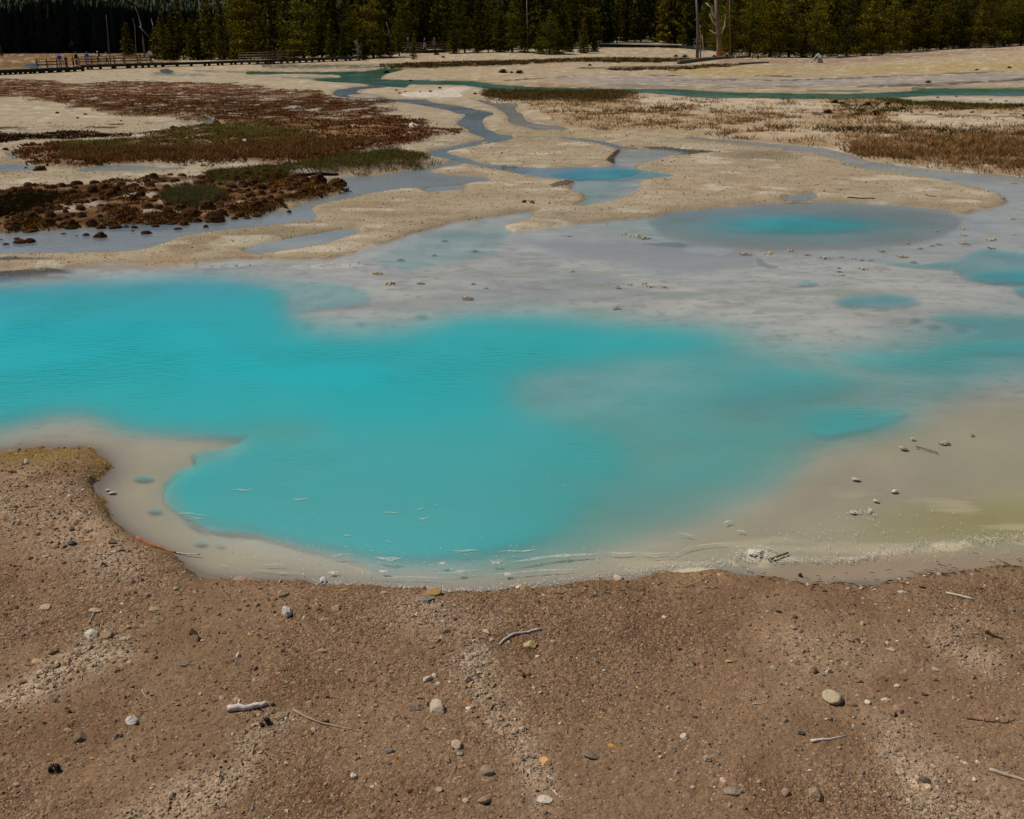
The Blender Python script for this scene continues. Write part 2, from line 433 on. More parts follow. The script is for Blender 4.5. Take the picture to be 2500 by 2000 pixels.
# far slopes beyond the streams
FAR = [(-3200, 102), (5200, 102), (5200, 215), (2255, 214), (1800, 222), (1500, 214), (1217, 204), (990, 193), (930, 182), (900, 174), (600, 170), (0, 190), (-3200, 190)]
tint(blur(poly_mask(FAR), 3), (168, 146, 116), 0.7)
tint(blur(poly_mask([(-3200, 104), (460, 104), (430, 160), (200, 165), (0, 170), (-3200, 172)]), 2), (104, 76, 46), 0.9)
tint(blur(poly_mask([(-3200, 122), (440, 122), (300, 129), (0, 131), (-3200, 132)]), 1), (110, 102, 104), 0.9)
tint(blur(poly_mask([(0, 136), (120, 138), (200, 146), (60, 152), (0, 150)]), 2), (132, 100, 66), 0.6)
tint(organic([(1700, 158), (1850, 170), (2100, 166), (2500, 150), (5200, 130), (5200, 150), (2500, 172), (2100, 178), (1800, 184), (1600, 178)], 4, 1.3, 0.4), (166, 144, 94), 0.9)
tint(organic([(1300, 190), (1600, 188), (1800, 196), (2100, 190), (2500, 178), (5200, 165), (5200, 200), (2500, 205), (2200, 214), (1800, 215), (1500, 212)], 4, 1.3, 0.4), (150, 141, 132), 0.9)
tint(organic([(1480, 206), (1800, 212), (2200, 206), (2500, 194), (2500, 199), (2200, 213), (1800, 218), (1480, 211)], 4, 1.3, 0.4), (118, 104, 92), 0.8)
tint(organic([(1000, 195), (1230, 202), (1500, 214), (1500, 218), (1300, 213), (1150, 199)], 4, 1.3, 0.4), (140, 100, 70), 0.6)
tint(blur(poly_mask([(1750, 146), (1900, 146), (2050, 146), (2150, 140), (2250, 132), (2500, 116), (2500, 122), (2250, 142), (2050, 156), (1750, 156)]), 2), (142, 112, 96), 0.8)
tint(blur(poly_mask([(640, 157), (900, 159), (1060, 158), (1220, 156), (1100, 165), (940, 168), (640, 168)]), 1.5), (66, 72, 58), 0.85)
tint(blur(poly_mask([(940, 158), (1100, 152), (1300, 148), (1450, 142), (1690, 143), (1690, 153), (1400, 153), (1230, 160), (1050, 167), (960, 166)]), 1.5), (112, 88, 52), 0.8)
tint(blur(poly_mask([(1180, 155), (1240, 153), (1250, 160), (1190, 163)]), 1.5), (60, 72, 40), 0.7)
for ln in [[(1560, 183), (1640, 184), (1700, 187), (1640, 188), (1560, 185)], [(1840, 186), (1920, 185), (1960, 189), (1900, 190), (1840, 189)],
           [(1640, 198), (1760, 194), (1900, 197), (2100, 190), (2300, 181), (2520, 173), (2520, 176), (2300, 184), (2100, 193), (1900, 200), (1760, 197), (1640, 200)],
           [(2080, 212), (2300, 206), (2520, 192), (2520, 197), (2300, 210), (2100, 216)], [(1400, 166), (1700, 160), (1720, 163), (1420, 170)],
           [(1200, 199), (1400, 186), (1420, 187), (1240, 200)]]:
    tint(organic(ln, 1.0, 0.6), (66, 58, 44), 0.75)
tint(organic([(2230, 214), (2300, 218), (2520, 213), (2520, 219), (2290, 223), (2220, 221)], 1.0, 0.4), (36, 84, 56), 0.85)
tint(organic([(1960, 221), (2120, 222), (2090, 226), (1980, 225)], 1.0, 0.4), (40, 88, 64), 0.7)
# green fringe left of the far stream and dark lines on the pale flat there
for ln in [[(380, 176), (520, 184), (470, 188), (360, 184)], [(470, 172), (640, 176), (640, 180), (480, 177)], [(650, 188), (780, 190), (760, 196), (680, 192)]]:
    tint(organic(ln, 1.2, 0.7), (92, 104, 96), 0.7)
# white sinter crust
tint(organic([(978, 232), (1020, 222), (1100, 214), (1160, 216), (1120, 228), (1130, 238), (1040, 241), (985, 238)], 2, 0.8), (206, 190, 176), 0.9)
tint(organic([(930, 214), (1000, 209), (1110, 212), (1090, 222), (990, 228), (880, 226)], 2, 0.5), (176, 156, 122), 0.7)
# moss and grass grounds
m_front = organic(MOSS_FRONT, 7, 1.3, 0.25)
m_strip = organic(GRASS_STRIP, 6, 1.6, 0.3)
m_big = organic(MOSS_BIG, 9, 1.8, 0.3) * (1 - np.maximum(wet_stream, wet_left))
m_band = organic(MOSS_BAND, 3, 1.2, 0.2)
m_green = organic(GREEN_PATCH, 9, 1.6, 0.4)
m_mead = organic(MEADOW, 6, 1.4, 0.25)
holes = smooth(0.10, 0.22, fbm(gX * 0.35, gY * 0.35, 4, 51))
m_big = m_big * (1 - 0.5 * holes)
tint(m_big, (96, 54, 26), 0.95)
tint(m_big * smooth(-0.1, 0.2, n_streak), (54, 28, 14), 0.8)
tint(m_big * blur(poly_mask([(100, 250), (560, 240), (960, 250), (960, 290), (560, 300), (300, 290)]), 10), (44, 22, 12), 0.7)
tint(m_big * blur(poly_mask([(560, 290), (900, 300), (1000, 330), (900, 350), (700, 395), (480, 400), (200, 400), (520, 360)]), 10), (122, 92, 56), 0.7)
tint(m_green, (92, 76, 42), 0.9)
tint(m_band, (70, 48, 28), 0.85)
tint(m_front, (98, 62, 30), 0.92)
tint(m_front * smooth(-0.05, 0.18, n_fine), (50, 32, 16), 0.8)
tint(m_strip, (66, 48, 26), 0.9)
for ln in [[(0, 312), (70, 314), (60, 320), (0, 320)], [(220, 311), (290, 313), (280, 317), (200, 316)], [(255, 304), (310, 306), (300, 309), (255, 307)], [(355, 302), (380, 302), (370, 305), (352, 305)],
           [(80, 418), (112, 416), (118, 420), (84, 421)], [(60, 426), (80, 424), (70, 428)]]:
    tint(organic(ln, 1.4, 0.9), (70, 48, 28), 0.9)
tint(m_mead, (168, 140, 104), 0.8)
tint(m_mead * blur(poly_mask([(1560, 235), (1900, 248), (2050, 258), (2010, 285), (1800, 270), (1560, 262)]), 8), (200, 182, 156), 0.8)
tint(m_mead * blur(poly_mask([(2180, 278), (2500, 286), (5200, 290), (5200, 320), (2500, 318), (2300, 315), (2150, 296)]), 6), (198, 178, 150), 0.85)
tint(m_mead * blur(poly_mask([(1850, 312), (2040, 325), (2020, 345), (1880, 345), (1700, 330)]), 6), (190, 168, 140), 0.7)
tint(m_mead * blur(poly_mask([(2060, 335), (2500, 330), (5200, 330), (5200, 450), (2380, 415), (2200, 400), (2080, 368)]), 8), (112, 80, 46), 0.85)
tint(m_mead * blur(poly_mask([(1181, 222), (1500, 223), (1480, 240), (1240, 246), (1181, 240)]), 4), (104, 84, 48), 0.85)
tint(organic([(2130, 245), (2190, 242), (2230, 252), (2500, 258), (5200, 262), (5200, 268), (2400, 268), (2200, 262)], 2, 0.6), (84, 86, 34), 0.8)
tint(organic([(2260, 243), (2420, 249), (2400, 252), (2250, 247)], 1.2, 0.6), (80, 90, 34), 0.8)
tint(organic([(2230, 283), (2500, 289), (5200, 292), (5200, 296), (2500, 293), (2220, 286)], 1.0, 0.4), (86, 84, 54), 0.7)
# white chalky flat far right between green lines
tint(blur(poly_mask([(2200, 240), (2500, 238), (5200, 238), (5200, 258), (2500, 256), (2300, 252)]), 2), (186, 172, 156), 0.6)
# middle sand bars: paler margins, brown centres
SANDS = [[(1310, 515), (1424, 505), (1500, 490), (1640, 480), (1800, 476), (1840, 470), (1500, 530), (1300, 560), (1230, 552)],
         [(700, 545), (941, 590), (1257, 520), (1405, 500), (1430, 482), (1300, 470), (960, 465), (800, 500)]]
for ctr in [(1330, 350, 150, 22), (1150, 475, 130, 14), (2000, 440, 200, 24), (1750, 470, 160, 14), (1000, 520, 140, 18), (1250, 330, 90, 6)]:
    tint(blur(poly_mask(ellipse(*ctr)), 26), (146, 122, 92), 0.5)
tint(blur(poly_mask(ellipse(1850, 385, 110, 10)), 9), (92, 78, 60), 0.75)
tint(blur(poly_mask(ellipse(870, 510, 90, 16)), 10), (134, 118, 92), 0.6)
tint(blur(poly_mask([(390, 600), (560, 565), (700, 548), (790, 545), (700, 575), (560, 610), (430, 632)]), 8), (132, 114, 88), 0.7)
tint(blur(poly_mask([(1160, 326), (1500, 326), (1640, 336), (1600, 344), (1300, 338), (1190, 336)]), 4), (176, 156, 112), 0.6)
# damp brown rim where sand meets water, stony crowns on the bars
rim = np.clip(blur(np.maximum(wet, 0), 7, 0.7) * 2.2, 0, 1) * (1 - wet)
tint(rim * (0.6 + 0.8 * smooth(-0.1, 0.2, n_fine)), (126, 104, 74), 0.55)
tint(smooth(0.03, 0.2, fbm(gX * 1.9, gY * 2.6, 5, 141)).astype(np.float32), (136, 116, 90), 0.45)
tint(smooth(0.08, 0.25, fbm(gX * 1.2 + 9, gY * 1.6, 5, 142)).astype(np.float32), (200, 188, 166), 0.55)
# dark damp rim round the upper pond
tint(organic([(1478, 396), (1490, 382), (1506, 366), (1514, 366), (1512, 380), (1500, 392), (1508, 402)], 1.3, 0.6), (44, 40, 36), 0.85)
tint(organic([(1560, 359), (1620, 360), (1690, 368), (1760, 374), (1690, 379), (1640, 374), (1590, 364)], 1.5, 0.7), (52, 52, 54), 0.85)
tint(organic([(1340, 456), (1380, 440), (1408, 440), (1384, 456), (1350, 462)], 1.5, 0.6), (62, 58, 54), 0.8)
# grey flats under the film of water
in_basin = blur(poly_mask(BASIN), 1.5)
in_basin = np.where(rows[:, None] < 640, wet_main * smooth(0.45, 0.8, blur(wet_main, 6, 1.0)), np.maximum(in_basin, wet_main)).astype(np.float32)
tint(in_basin, (174, 173, 166), 0.95)
n_flat = fbm(gX * 0.35, gY * 0.9, 5, 61)
tint(in_basin * smooth(-0.02, 0.2, n_flat), (156, 158, 155), 0.8)
wx, wy = gX + 0.9 * fbm(gX * 0.5, gY * 0.5, 3, 63), gY + 1.2 * fbm(gX * 0.4 + 5, gY * 0.4, 3, 64)
swirl = smooth(0.04, 0.16, np.abs(fbm(wx * 0.9, wy * 1.7, 4, 65))).astype(np.float32)
tint(in_basin * (1 - swirl) * (gY > 9.5), (146, 146, 140), 0.35)
tint(in_basin * smooth(0.06, 0.22, fbm(wx * 2.2, wy * 5.0, 4, 66)) * (gY > 8), (186, 182, 170), 0.35)
tint(in_basin * smooth(0.10, 0.26, fbm(gX * 3.0 + 4, gY * 6.0, 4, 67)) * (gY > 8), (138, 134, 122), 0.45)
tint(in_basin * smooth(0.12, 0.26, fbm(gX * 6 + 14, gY * 14, 3, 68)) * (gY > 8) * (gY < 18), (126, 124, 112), 0.4)
tint(in_basin * smooth(0.05, 0.25, fbm(gX * 0.8, gY * 2.2, 4, 62)) * blur(poly_mask([(900, 690), (1800, 640), (2300, 640), (1900, 790), (1400, 760), (1000, 740)]), 20), (142, 150, 130), 0.8)
tint(blur(poly_mask([(1290, 588), (1680, 588), (1850, 612), (1840, 650), (1680, 660), (1500, 640), (1330, 606)]), 5), (146, 146, 146), 0.8)
tint(blur(poly_mask([(1579, 537), (1640, 519), (1757, 507), (1910, 496), (2063, 495), (2216, 504), (2318, 517), (2349, 532), (2344, 552), (2293, 578),
                     (2216, 596), (2063, 606), (1910, 611), (1783, 603), (1681, 588), (1619, 573)]), 3), (142, 134, 124), 0.95)
tint(organic([(1540, 590), (1660, 588), (1684, 594), (1670, 600), (1600, 596)], 2, 0.5), (104, 118, 116), 0.7)
tint(organic([(1660, 606), (1700, 598), (1800, 604), (1760, 622), (1720, 614), (1690, 616)], 2.5, 0.5), (168, 170, 172), 0.6)
tint(organic([(1842, 628), (1856, 624), (1870, 640), (1910, 650), (1880, 654), (1850, 644)], 2.5, 0.5), (126, 126, 130), 0.7)
# shelf round the near pool, violet-grey silt at the water line, yellow-green algae on the right
SHELF = [(-3200, 1060), (0, 1050), (107, 1022), (240, 1020), (380, 1060), (640, 1040), (760, 1050), (500, 1140), (420, 1200), (480, 1290), (700, 1340), (1000, 1400), (1400, 1380),
         (1700, 1290), (1900, 1200), (2100, 1060), (2300, 980), (5200, 900), (5200, 1360)] + SHORE[::-1][1:]
m_shelf = blur(poly_mask(SHELF), 34)
tint(m_shelf, (154, 147, 124), 0.9)
tint(blur(poly_mask([(1350, 1000), (1700, 960), (2100, 960), (2240, 1000), (2050, 1090), (1900, 1190), (1700, 1280), (1400, 1370), (1100, 1390), (1250, 1200)]), 60), (132, 132, 106), 0.75)
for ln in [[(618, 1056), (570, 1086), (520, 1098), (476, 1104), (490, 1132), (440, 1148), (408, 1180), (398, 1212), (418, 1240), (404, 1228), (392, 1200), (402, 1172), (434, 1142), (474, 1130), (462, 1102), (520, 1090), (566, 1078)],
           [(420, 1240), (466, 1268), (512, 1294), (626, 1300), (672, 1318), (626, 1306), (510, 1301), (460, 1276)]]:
    tint(blur(organic(ln, 4, 1.2, 0.3), 3) * smooth(1060, 1100, rows)[:, None].astype(np.float32), (84, 104, 96), 0.6)  # shadowed edge of the ledge, painted as a dark rim on the bed
for hx, hy, hr in [(350, 1165, 24), (378, 1244, 18), (490, 1322, 16), (538, 1325, 11), (1030, 767, 17), (880, 785, 16), (752, 789, 16), (2238, 777, 14), (2285, 792, 18), (2350, 797, 18), (470, 1150, 10)]:
    tint(blur(poly_mask(ellipse(hx, hy, hr, hr * 0.33)), 2), (84, 92, 88), 0.6)
near_edge = np.clip(blur(1 - poly_mask(SHORE + [(5200, -0 + 480), (-3200, 480)]), 60, 0.5) * 2.2, 0, 1) * in_basin * (rows[:, None] > 960)
tint(near_edge, (118, 105, 95), 0.9)
tint(blur(poly_mask([(620, 1040), (720, 1020), (790, 1050), (700, 1075), (560, 1095)]), 14), (168, 150, 96), 0.7)
tint(blur(poly_mask([(2330, 975), (5200, 900), (5200, 1180), (2350, 1200), (2200, 1120), (2130, 1060)]), 30), (146, 141, 120), 0.7)
tint(blur(poly_mask([(2230, 1240), (2400, 1215), (5200, 1200), (5200, 1290), (2400, 1310), (2050, 1300), (2120, 1260)]), 40), (138, 130, 78), 0.85)
tint(blur(poly_mask([(2000, 1130), (2260, 1140), (2420, 1180), (2200, 1215), (2010, 1230), (1880, 1290), (1820, 1290), (1920, 1200)]), 40), (140, 132, 116), 0.5)
crust = organic([(1440, 1424), (1620, 1392), (1740, 1368), (1790, 1338), (1830, 1325), (1880, 1345), (2000, 1360), (2150, 1343), (2400, 1306), (5200, 1280), (5200, 1300), (2400, 1324), (2150, 1364), (2000, 1380),
                 (1850, 1376), (1780, 1390), (1640, 1406), (1500, 1420)], 8, 1.6, 0.3)
tint(crust * smooth(-0.12, 0.12, fbm(gX * 8, gY * 8, 4, 172)), (202, 188, 160), 0.8)
tint(m_shelf * blur(poly_mask([(1500, 1340), (1800, 1270), (2050, 1200), (2500, 1190), (5200, 1180), (5200, 1330), (1500, 1400)]), 30) * smooth(0.05, 0.2, fbm(gX * 1.6 + gY * 1.2, gY * 7, 4, 173)), (184, 172, 146), 0.5)
tint(blur(poly_mask([(1850, 1395), (1900, 1370), (2200, 1345), (5200, 1310), (5200, 1370), (2300, 1390), (2150, 1412), (1950, 1412)]), 10), (150, 132, 110), 0.85)
# left flat: dark silt streaks
dark_st = blur(poly_mask([(-3200, 630), (0, 632), (70, 628), (130, 640), (190, 668), (100, 676), (0, 684), (-3200, 690)]), 6) * smooth(-0.06, 0.08, fbm(gX * 1.1 + gY * 0.4, gY * 3.2, 4, 71))
tint(dark_st, (52, 56, 60), 0.85)
left_flat = blur(poly_mask(GREY_LEFT), 5)
tint(left_flat * (1 - dark_st) * smooth(-0.1, 0.15, n_fine), (150, 122, 92), 0.6)
tint(wet_left * blur(poly_mask(LEFT_STREAM), 3), (150, 134, 118), 0.7)
tint(wet_stream, (118, 122, 120), 0.8)
tint(wet_green, (70, 110, 84), 0.8)
tint(organic([(640, 532), (662, 524), (700, 520), (744, 520), (740, 528), (690, 534)], 2, 0.5), (172, 142, 108), 0.8)
tint(organic([(90, 590), (180, 592), (190, 597), (100, 598)], 2, 0.6), (168, 140, 104), 0.7)
# near bank: brown gravelly soil
BANK = SHORE + [(5200, 3300), (-3200, 3300)]
m_bank = (1 - wet_main) * (blur(poly_mask(BANK), 30) > 0.04)
m_bank[rows > 2090] = 1.0
tint(m_bank, (132, 105, 80), 1.0)
pale = np.zeros((NR, NC), np.float32)
for pl, k, s in [([(1120, 1590), (1190, 1580), (1210, 1680), (1240, 1760), (1330, 1860), (1360, 1990), (1290, 2050), (1270, 1900), (1180, 1800), (1120, 1700)], 0.8, 26),
                 ([(-100, 1730), (90, 1690), (200, 1590), (340, 1560), (360, 1620), (240, 1680), (120, 1740), (-100, 1790)], 0.8, 20),
                 ([(560, 1830), (680, 1770), (760, 1770), (660, 1850), (640, 1940), (560, 2000), (430, 2060), (260, 2060), (420, 1960), (600, 1900)], 0.6, 18),
                 ([(2080, 1800), (2180, 1790), (2300, 1900), (2420, 1960), (2520, 2010), (2400, 2080), (2200, 2040), (2180, 1920)], 0.7, 24),
                 ([(2240, 1560), (2380, 1540), (2480, 1620), (2420, 1690), (2280, 1640)], 0.6, 30),
                 ([(880, 1500), (1000, 1480), (1160, 1540), (1240, 1560), (1180, 1620), (1000, 1580)], 0.6, 26),
                 ([(0, 1180), (160, 1200), (330, 1370), (420, 1440), (250, 1470), (0, 1330)], 0.45, 40),
                 ([(1850, 1600), (2050, 1560), (2200, 1640), (1950, 1720)], 0.35, 40)]:
    pale = np.maximum(pale, k * blur(poly_mask(pl), s))
pale = np.clip(1.25 * pale * (0.7 + 1.8 * fbm(gX * 5, gY * 5, 4, 81)), 0, 1) * m_bank
tint(pale, (188, 162, 134), 0.9)
dk = smooth(0.02, 0.22, fbm(gX * 2.4, gY * 2.4, 5, 82)).astype(np.float32) * m_bank * (1 - pale)
tint(dk, (108, 81, 58), 0.5)
edge_in = np.clip(blur(1 - m_bank, 34, 0.6) * 2, 0, 1) * m_bank * (rows[:, None] > 900)
damp = np.clip(blur(1 - m_bank, 13, 0.7) * 2.2, 0, 1) * m_bank * (rows[:, None] > 900)
tint(damp * (0.5 + 1.0 * smooth(-0.1, 0.15, n_fine)), (92, 72, 52), 0.7)
tint(damp * smooth(0.08, 0.2, fbm(gX * 9, gY * 9, 3, 171)), (186, 164, 136), 0.6)
tint(edge_in * blur(poly_mask([(-3200, 1085), (300, 1085), (290, 1300), (520, 1420), (240, 1330), (200, 1140), (-3200, 1120)]), 14), (134, 106, 52), 0.7)
tint(edge_in * blur(poly_mask([(740, 1400), (1900, 1390), (1900, 1560), (1600, 1540), (740, 1500)]), 40), (138, 108, 62), 0.6)
tint(edge_in * blur(poly_mask([(1880, 1400), (5200, 1350), (5200, 1450), (1900, 1460)]), 20), (120, 96, 74), 0.7)
tint(m_bank * blur(poly_mask(ellipse(90, 1130, 130, 26)), 24), (132, 106, 48), 0.7)
grain = grain * (1 - np.maximum(in_basin, wet)) + 0.06 * np.maximum(in_basin, wet)
grain = grain * (1 - m_bank) + (0.48 + 0.7 * smooth(-0.2, 0.22, fbm(gX * 1.1, gY * 1.1, 4, 161)) + 0.3 * pale) * m_bank
tint(np.clip(milk * 2.2 - 1.2, 0, 1) * wet_main, (70, 150, 150), 0.7)
var = 1 + 0.26 * n_mid + 0.26 * n_fine * (1 - 0.6 * wet) + 0.12 * n_big
base_col = base_col * var[..., None].astype(np.float32)

# ------------------------------------------------------------------ heights
inland = (1 - blur(wet, 14, 0.6)) * (1 - wet)
rise = 0.035 * inland
bank_rise = 0.06 * (1 - np.clip(blur(1 - m_bank, 55, 0.6) * 2, 0, 1)) * m_bank
relief = (0.010 * fbm(gX * 34, gY * 34, 3, 90) * (gY < 9) + 0.018 * fbm(gX * 9, gY * 9, 4, 91) + 0.035 * fbm(gX * 1.7, gY * 1.7, 3, 92)) * m_bank + (1 - m_bank) * (1 - wet) * 0.03 * fbm(gX * 2.5, gY * 2.5, 4, 93)
lump = np.maximum(m_front * 0.16 * (0.35 + fbm(gX * 2.1, gY * 2.1, 3, 94)), 0)
lump = np.maximum(lump, m_big * 0.22 * np.maximum(0.3 + fbm(gX * 1.0, gY * 1.0, 4, 95), 0))
lump = np.maximum(lump, m_strip * 0.16)
lump = np.maximum(lump, m_mead * 0.18 * np.maximum(0.25 + fbm(gX * 0.9, gY * 0.9, 4, 96), 0))
wet_s = np.where(gY > 9, blur(wet, 6, 1.0), blur(wet, 16, 0.8))
gZ = gZb + (1 - wet_s) * (0.014 + rise + bank_rise + relief + lump * (1 - m_bank)) - wet_s * (0.026 + depth)
wet_bed = wet * 0.010 * fbm(gX * 2.0, gY * 2.0, 3, 97)
rip_m = blur(poly_mask([(1800, 1000), (2000, 960), (2200, 920), (2500, 850), (5200, 830), (5200, 1120), (2300, 1120), (2000, 1100)]), 40) * wet
gZ = gZ + rip_m * 0.004 * np.sin(95 * (gY + 0.10 * gX) + 9 * fbm(gX * 1.5, gY * 1.5, 3, 181)) * (0.5 + 1.5 * vnoise(gX * 1.2, gY * 1.2, 182))
gZ = (gZ + wet_bed).astype(np.float32)
WATER_DROP = 0.006


def gz(X, Y):
    """Ground height under a point."""
    X, Y = np.asarray(X, float), np.asarray(Y, float)
    fr = np.interp(flat_py(Y), rows, np.arange(NR))
    fc = np.interp(flat_px(X, Y), cols, np.arange(NC))
    r0, c0 = np.clip(fr.astype(int), 0, NR - 2), np.clip(fc.astype(int), 0, NC - 2)
    a, b = fr - r0, fc - c0
    return (gZ[r0, c0] * (1 - a) * (1 - b) + gZ[r0 + 1, c0] * a * (1 - b) + gZ[r0, c0 + 1] * (1 - a) * b + gZ[r0 + 1, c0 + 1] * a * b)


def sample(m, X, Y):
    r = np.clip(np.rint(np.interp(flat_py(Y), rows, np.arange(NR))).astype(int), 0, NR - 1)
    c = np.clip(np.rint(np.interp(flat_px(X, Y), cols, np.arange(NC))).astype(int), 0, NC - 1)
    return m[r, c]


# ------------------------------------------------------------------ mesh and material helpers
def mesh_np(name, V, F, mat=None, smooth_shade=False, attrs=(), loops=3):
    """V (n,3), F (m,3 or 4) -> mesh, fast."""
    V = np.ascontiguousarray(V, np.float32)
    F = np.ascontiguousarray(F, np.int32)
    me = bpy.data.meshes.new(name)
    k = F.shape[1]
    me.vertices.add(len(V))
    me.vertices.foreach_set("co", V.ravel())
    me.loops.add(F.size)
    me.loops.foreach_set("vertex_index", F.ravel())
    me.polygons.add(len(F))
    me.polygons.foreach_set("loop_start", np.arange(0, F.size, k, dtype=np.int32))
    me.polygons.foreach_set("use_smooth", np.full(len(F), smooth_shade, dtype=bool))
    for nm, typ, dat in attrs:
        at_ = me.attributes.new(nm, typ, 'POINT')
        dat = np.ascontiguousarray(dat, np.float32)
        if typ == 'FLOAT_COLOR':
            if dat.shape[1] == 3:
                dat = np.concatenate([dat, np.ones((len(dat), 1), np.float32)], 1)
            at_.data.foreach_set("color", np.ascontiguousarray(dat).ravel())
        else:
            at_.data.foreach_set("value", dat.ravel())
    me.update(calc_edges=True)
    if mat:
        me.materials.append(mat)
    return me


def link(name, me, parent=None, loc=None, rot=None, scale=None, color=None):
    o = bpy.data.objects.new(name, me)
    COL.objects.link(o)
    if loc is not None:
        o.location = loc
    if rot is not None:
        o.rotation_euler = rot
    if scale is not None:
        o.scale = scale
    if color is not None:
        o.color = (*color, 1.0)
    if parent is not None:
        o.parent = parent
    return o


def tag(o, label=None, cat=None, group=None, kind=None):
    if label:
        o["label"] = label
    if cat:
        o["category"] = cat
    if group:
        o["group"] = group
    if kind:
        o["kind"] = kind
    return o


def empty(name, loc, rz=0.0):
    o = bpy.data.objects.new(name, None)
    o.empty_display_size = 0.2
    COL.objects.link(o)
    o.location = loc
    o.rotation_euler = (0, 0, rz)
    return o


class MB:
    """Collects tubes and boxes into one mesh."""

    def __init__(self):
        self.v, self.f = [], []

    def tube(self, pts, radii, n=6, cap=True, squash=1.0):
        P = [Vector(p) for p in pts]
        base = len(self.v)
        for i, p in enumerate(P):
            d = (P[min(i + 1, len(P) - 1)] - P[max(i - 1, 0)]).normalized()
            a = d.cross(Vector((0, 0, 1)))
            if a.length < 1e-3:
                a = Vector((1, 0, 0))
            a.normalize()
            b = d.cross(a).normalized()
            for k in range(n):
                t = 2 * math.pi * k / n
                self.v.append(tuple(p + a * math.cos(t) * radii[i] + b * math.sin(t) * radii[i] * squash))
        for i in range(len(P) - 1):
            for k in range(n):
                k2 = (k + 1) % n
                self.f.append((base + i * n + k, base + i * n + k2, base + (i + 1) * n + k2, base + (i + 1) * n + k))
        if cap:
            self.f.append(tuple(base + k for k in range(n))[::-1])
            self.f.append(tuple(base + (len(P) - 1) * n + k for k in range(n)))
        return self

    def box(self, c, s, rz=0.0):
        b = len(self.v)
        R = Matrix.Rotation(rz, 3, 'Z')
        for dx in (-.5, .5):
            for dy in (-.5, .5):
                for dz in (-.5, .5):
                    self.v.append(tuple(Vector(c) + R @ Vector((dx * s[0], dy * s[1], dz * s[2]))))
        for q in ((0, 1, 3, 2), (4, 6, 7, 5), (0, 4, 5, 1), (2, 3, 7, 6), (0, 2, 6, 4), (1, 5, 7, 3)):
            self.f.append(tuple(b + k for k in q))
        return self

    def mesh(self, name, mat, smooth_shade=False):
        me = bpy.data.meshes.new(name)
        me.from_pydata(self.v, [], self.f)
        if smooth_shade:
            me.polygons.foreach_set("use_smooth", [True] * len(me.polygons))
        if mat:
            me.materials.append(mat)
        me.update()
        return me


class NT:
    def __init__(self, name):
        self.m = bpy.data.materials.new(name)
        self.m.use_nodes = True
        self.t = self.m.node_tree
        self.t.nodes.clear()
        self.out = self.n("ShaderNodeOutputMaterial")

    def n(self, typ, **kw):
        nd = self.t.nodes.new(typ)
        for k, v in kw.items():
            if k.startswith("i_"):
                key = k[2:]
                nd.inputs[int(key) if key.isdigit() else key.replace("_", " ")].default_value = v
            else:
                setattr(nd, k, v)
        return nd

    def l(self, a, b):
        self.t.links.new(a, b)

    def math(self, op, a, b=None, clamp=False):
        nd = self.n("ShaderNodeMath", operation=op, use_clamp=clamp)
        for i, x in enumerate((a, b)):
            if x is None:
                continue
            if isinstance(x, (int, float)):
                nd.inputs[i].default_value = x
            else:
                self.l(x, nd.inputs[i])
        return nd.outputs[0]

    def ramp(self, fac, lo, hi, a, b):
        nd = self.n("ShaderNodeMapRange")
        nd.inputs["From Min"].default_value = lo
        nd.inputs["From Max"].default_value = hi
        nd.inputs["To Min"].default_value = a
        nd.inputs["To Max"].default_value = b
        self.l(fac, nd.inputs["Value"])
        return nd.outputs["Result"]

    def mixc(self, fac, a, b, mode='MIX'):
        nd = self.n("ShaderNodeMix", data_type='RGBA', blend_type=mode)
        for sock, x in ((nd.inputs["Factor"], fac), (nd.inputs[6], a), (nd.inputs[7], b)):
            if isinstance(x, (int, float)):
                sock.default_value = x
            elif isinstance(x, tuple):
                sock.default_value = (*x, 1.0)[:4]
            else:
                self.l(x, sock)
        return nd.outputs[2]

    def noise(self, scale, detail=4.0, vec=None, rough=0.55):
        nd = self.n("ShaderNodeTexNoise")
        nd.inputs["Scale"].default_value = scale
        nd.inputs["Detail"].default_value = detail
        nd.inputs["Roughness"].default_value = rough
        if vec is not None:
            self.l(vec, nd.inputs["Vector"])
        return nd

    def voro(self, scale, vec=None):
        nd = self.n("ShaderNodeTexVoronoi")
        nd.inputs["Scale"].default_value = scale
        if vec is not None:
            self.l(vec, nd.inputs["Vector"])
        return nd

    def vscale(self, col, fac):
        nd = self.n("ShaderNodeVectorMath", operation='SCALE')
        self.l(col, nd.inputs[0])
        if isinstance(fac, (int, float)):
            nd.inputs["Scale"].default_value = fac
        else:
            self.l(fac, nd.inputs["Scale"])
        return nd.outputs[0]

    def bsdf(self, color, rough=0.9, spec=0.3, normal=None):
        b = self.n("ShaderNodeBsdfPrincipled")
        if isinstance(color, tuple):
            b.inputs["Base Color"].default_value = (*color, 1.0)[:4]
        else:
            self.l(color, b.inputs["Base Color"])
        if isinstance(rough, (int, float)):
            b.inputs["Roughness"].default_value = rough
        else:
            self.l(rough, b.inputs["Roughness"])
        b.inputs["Specular IOR Level"].default_value = spec
        if normal is not None:
            self.l(normal, b.inputs["Normal"])
        self.l(b.outputs[0], self.out.inputs[0])
        return b

    def bump(self, h, strength, dist):
        nd = self.n("ShaderNodeBump")
        if isinstance(strength, (int, float)):
            nd.inputs["Strength"].default_value = strength
        else:
            self.l(strength, nd.inputs["Strength"])
        nd.inputs["Distance"].default_value = dist
        self.l(h, nd.inputs["Height"])
        return nd.outputs[0]

    def pos(self):
        return self.n("ShaderNodeNewGeometry").outputs["Position"]

    def attr(self, name, typ='GEOMETRY'):
        return self.n("ShaderNodeAttribute", attribute_name=name, attribute_type=typ)


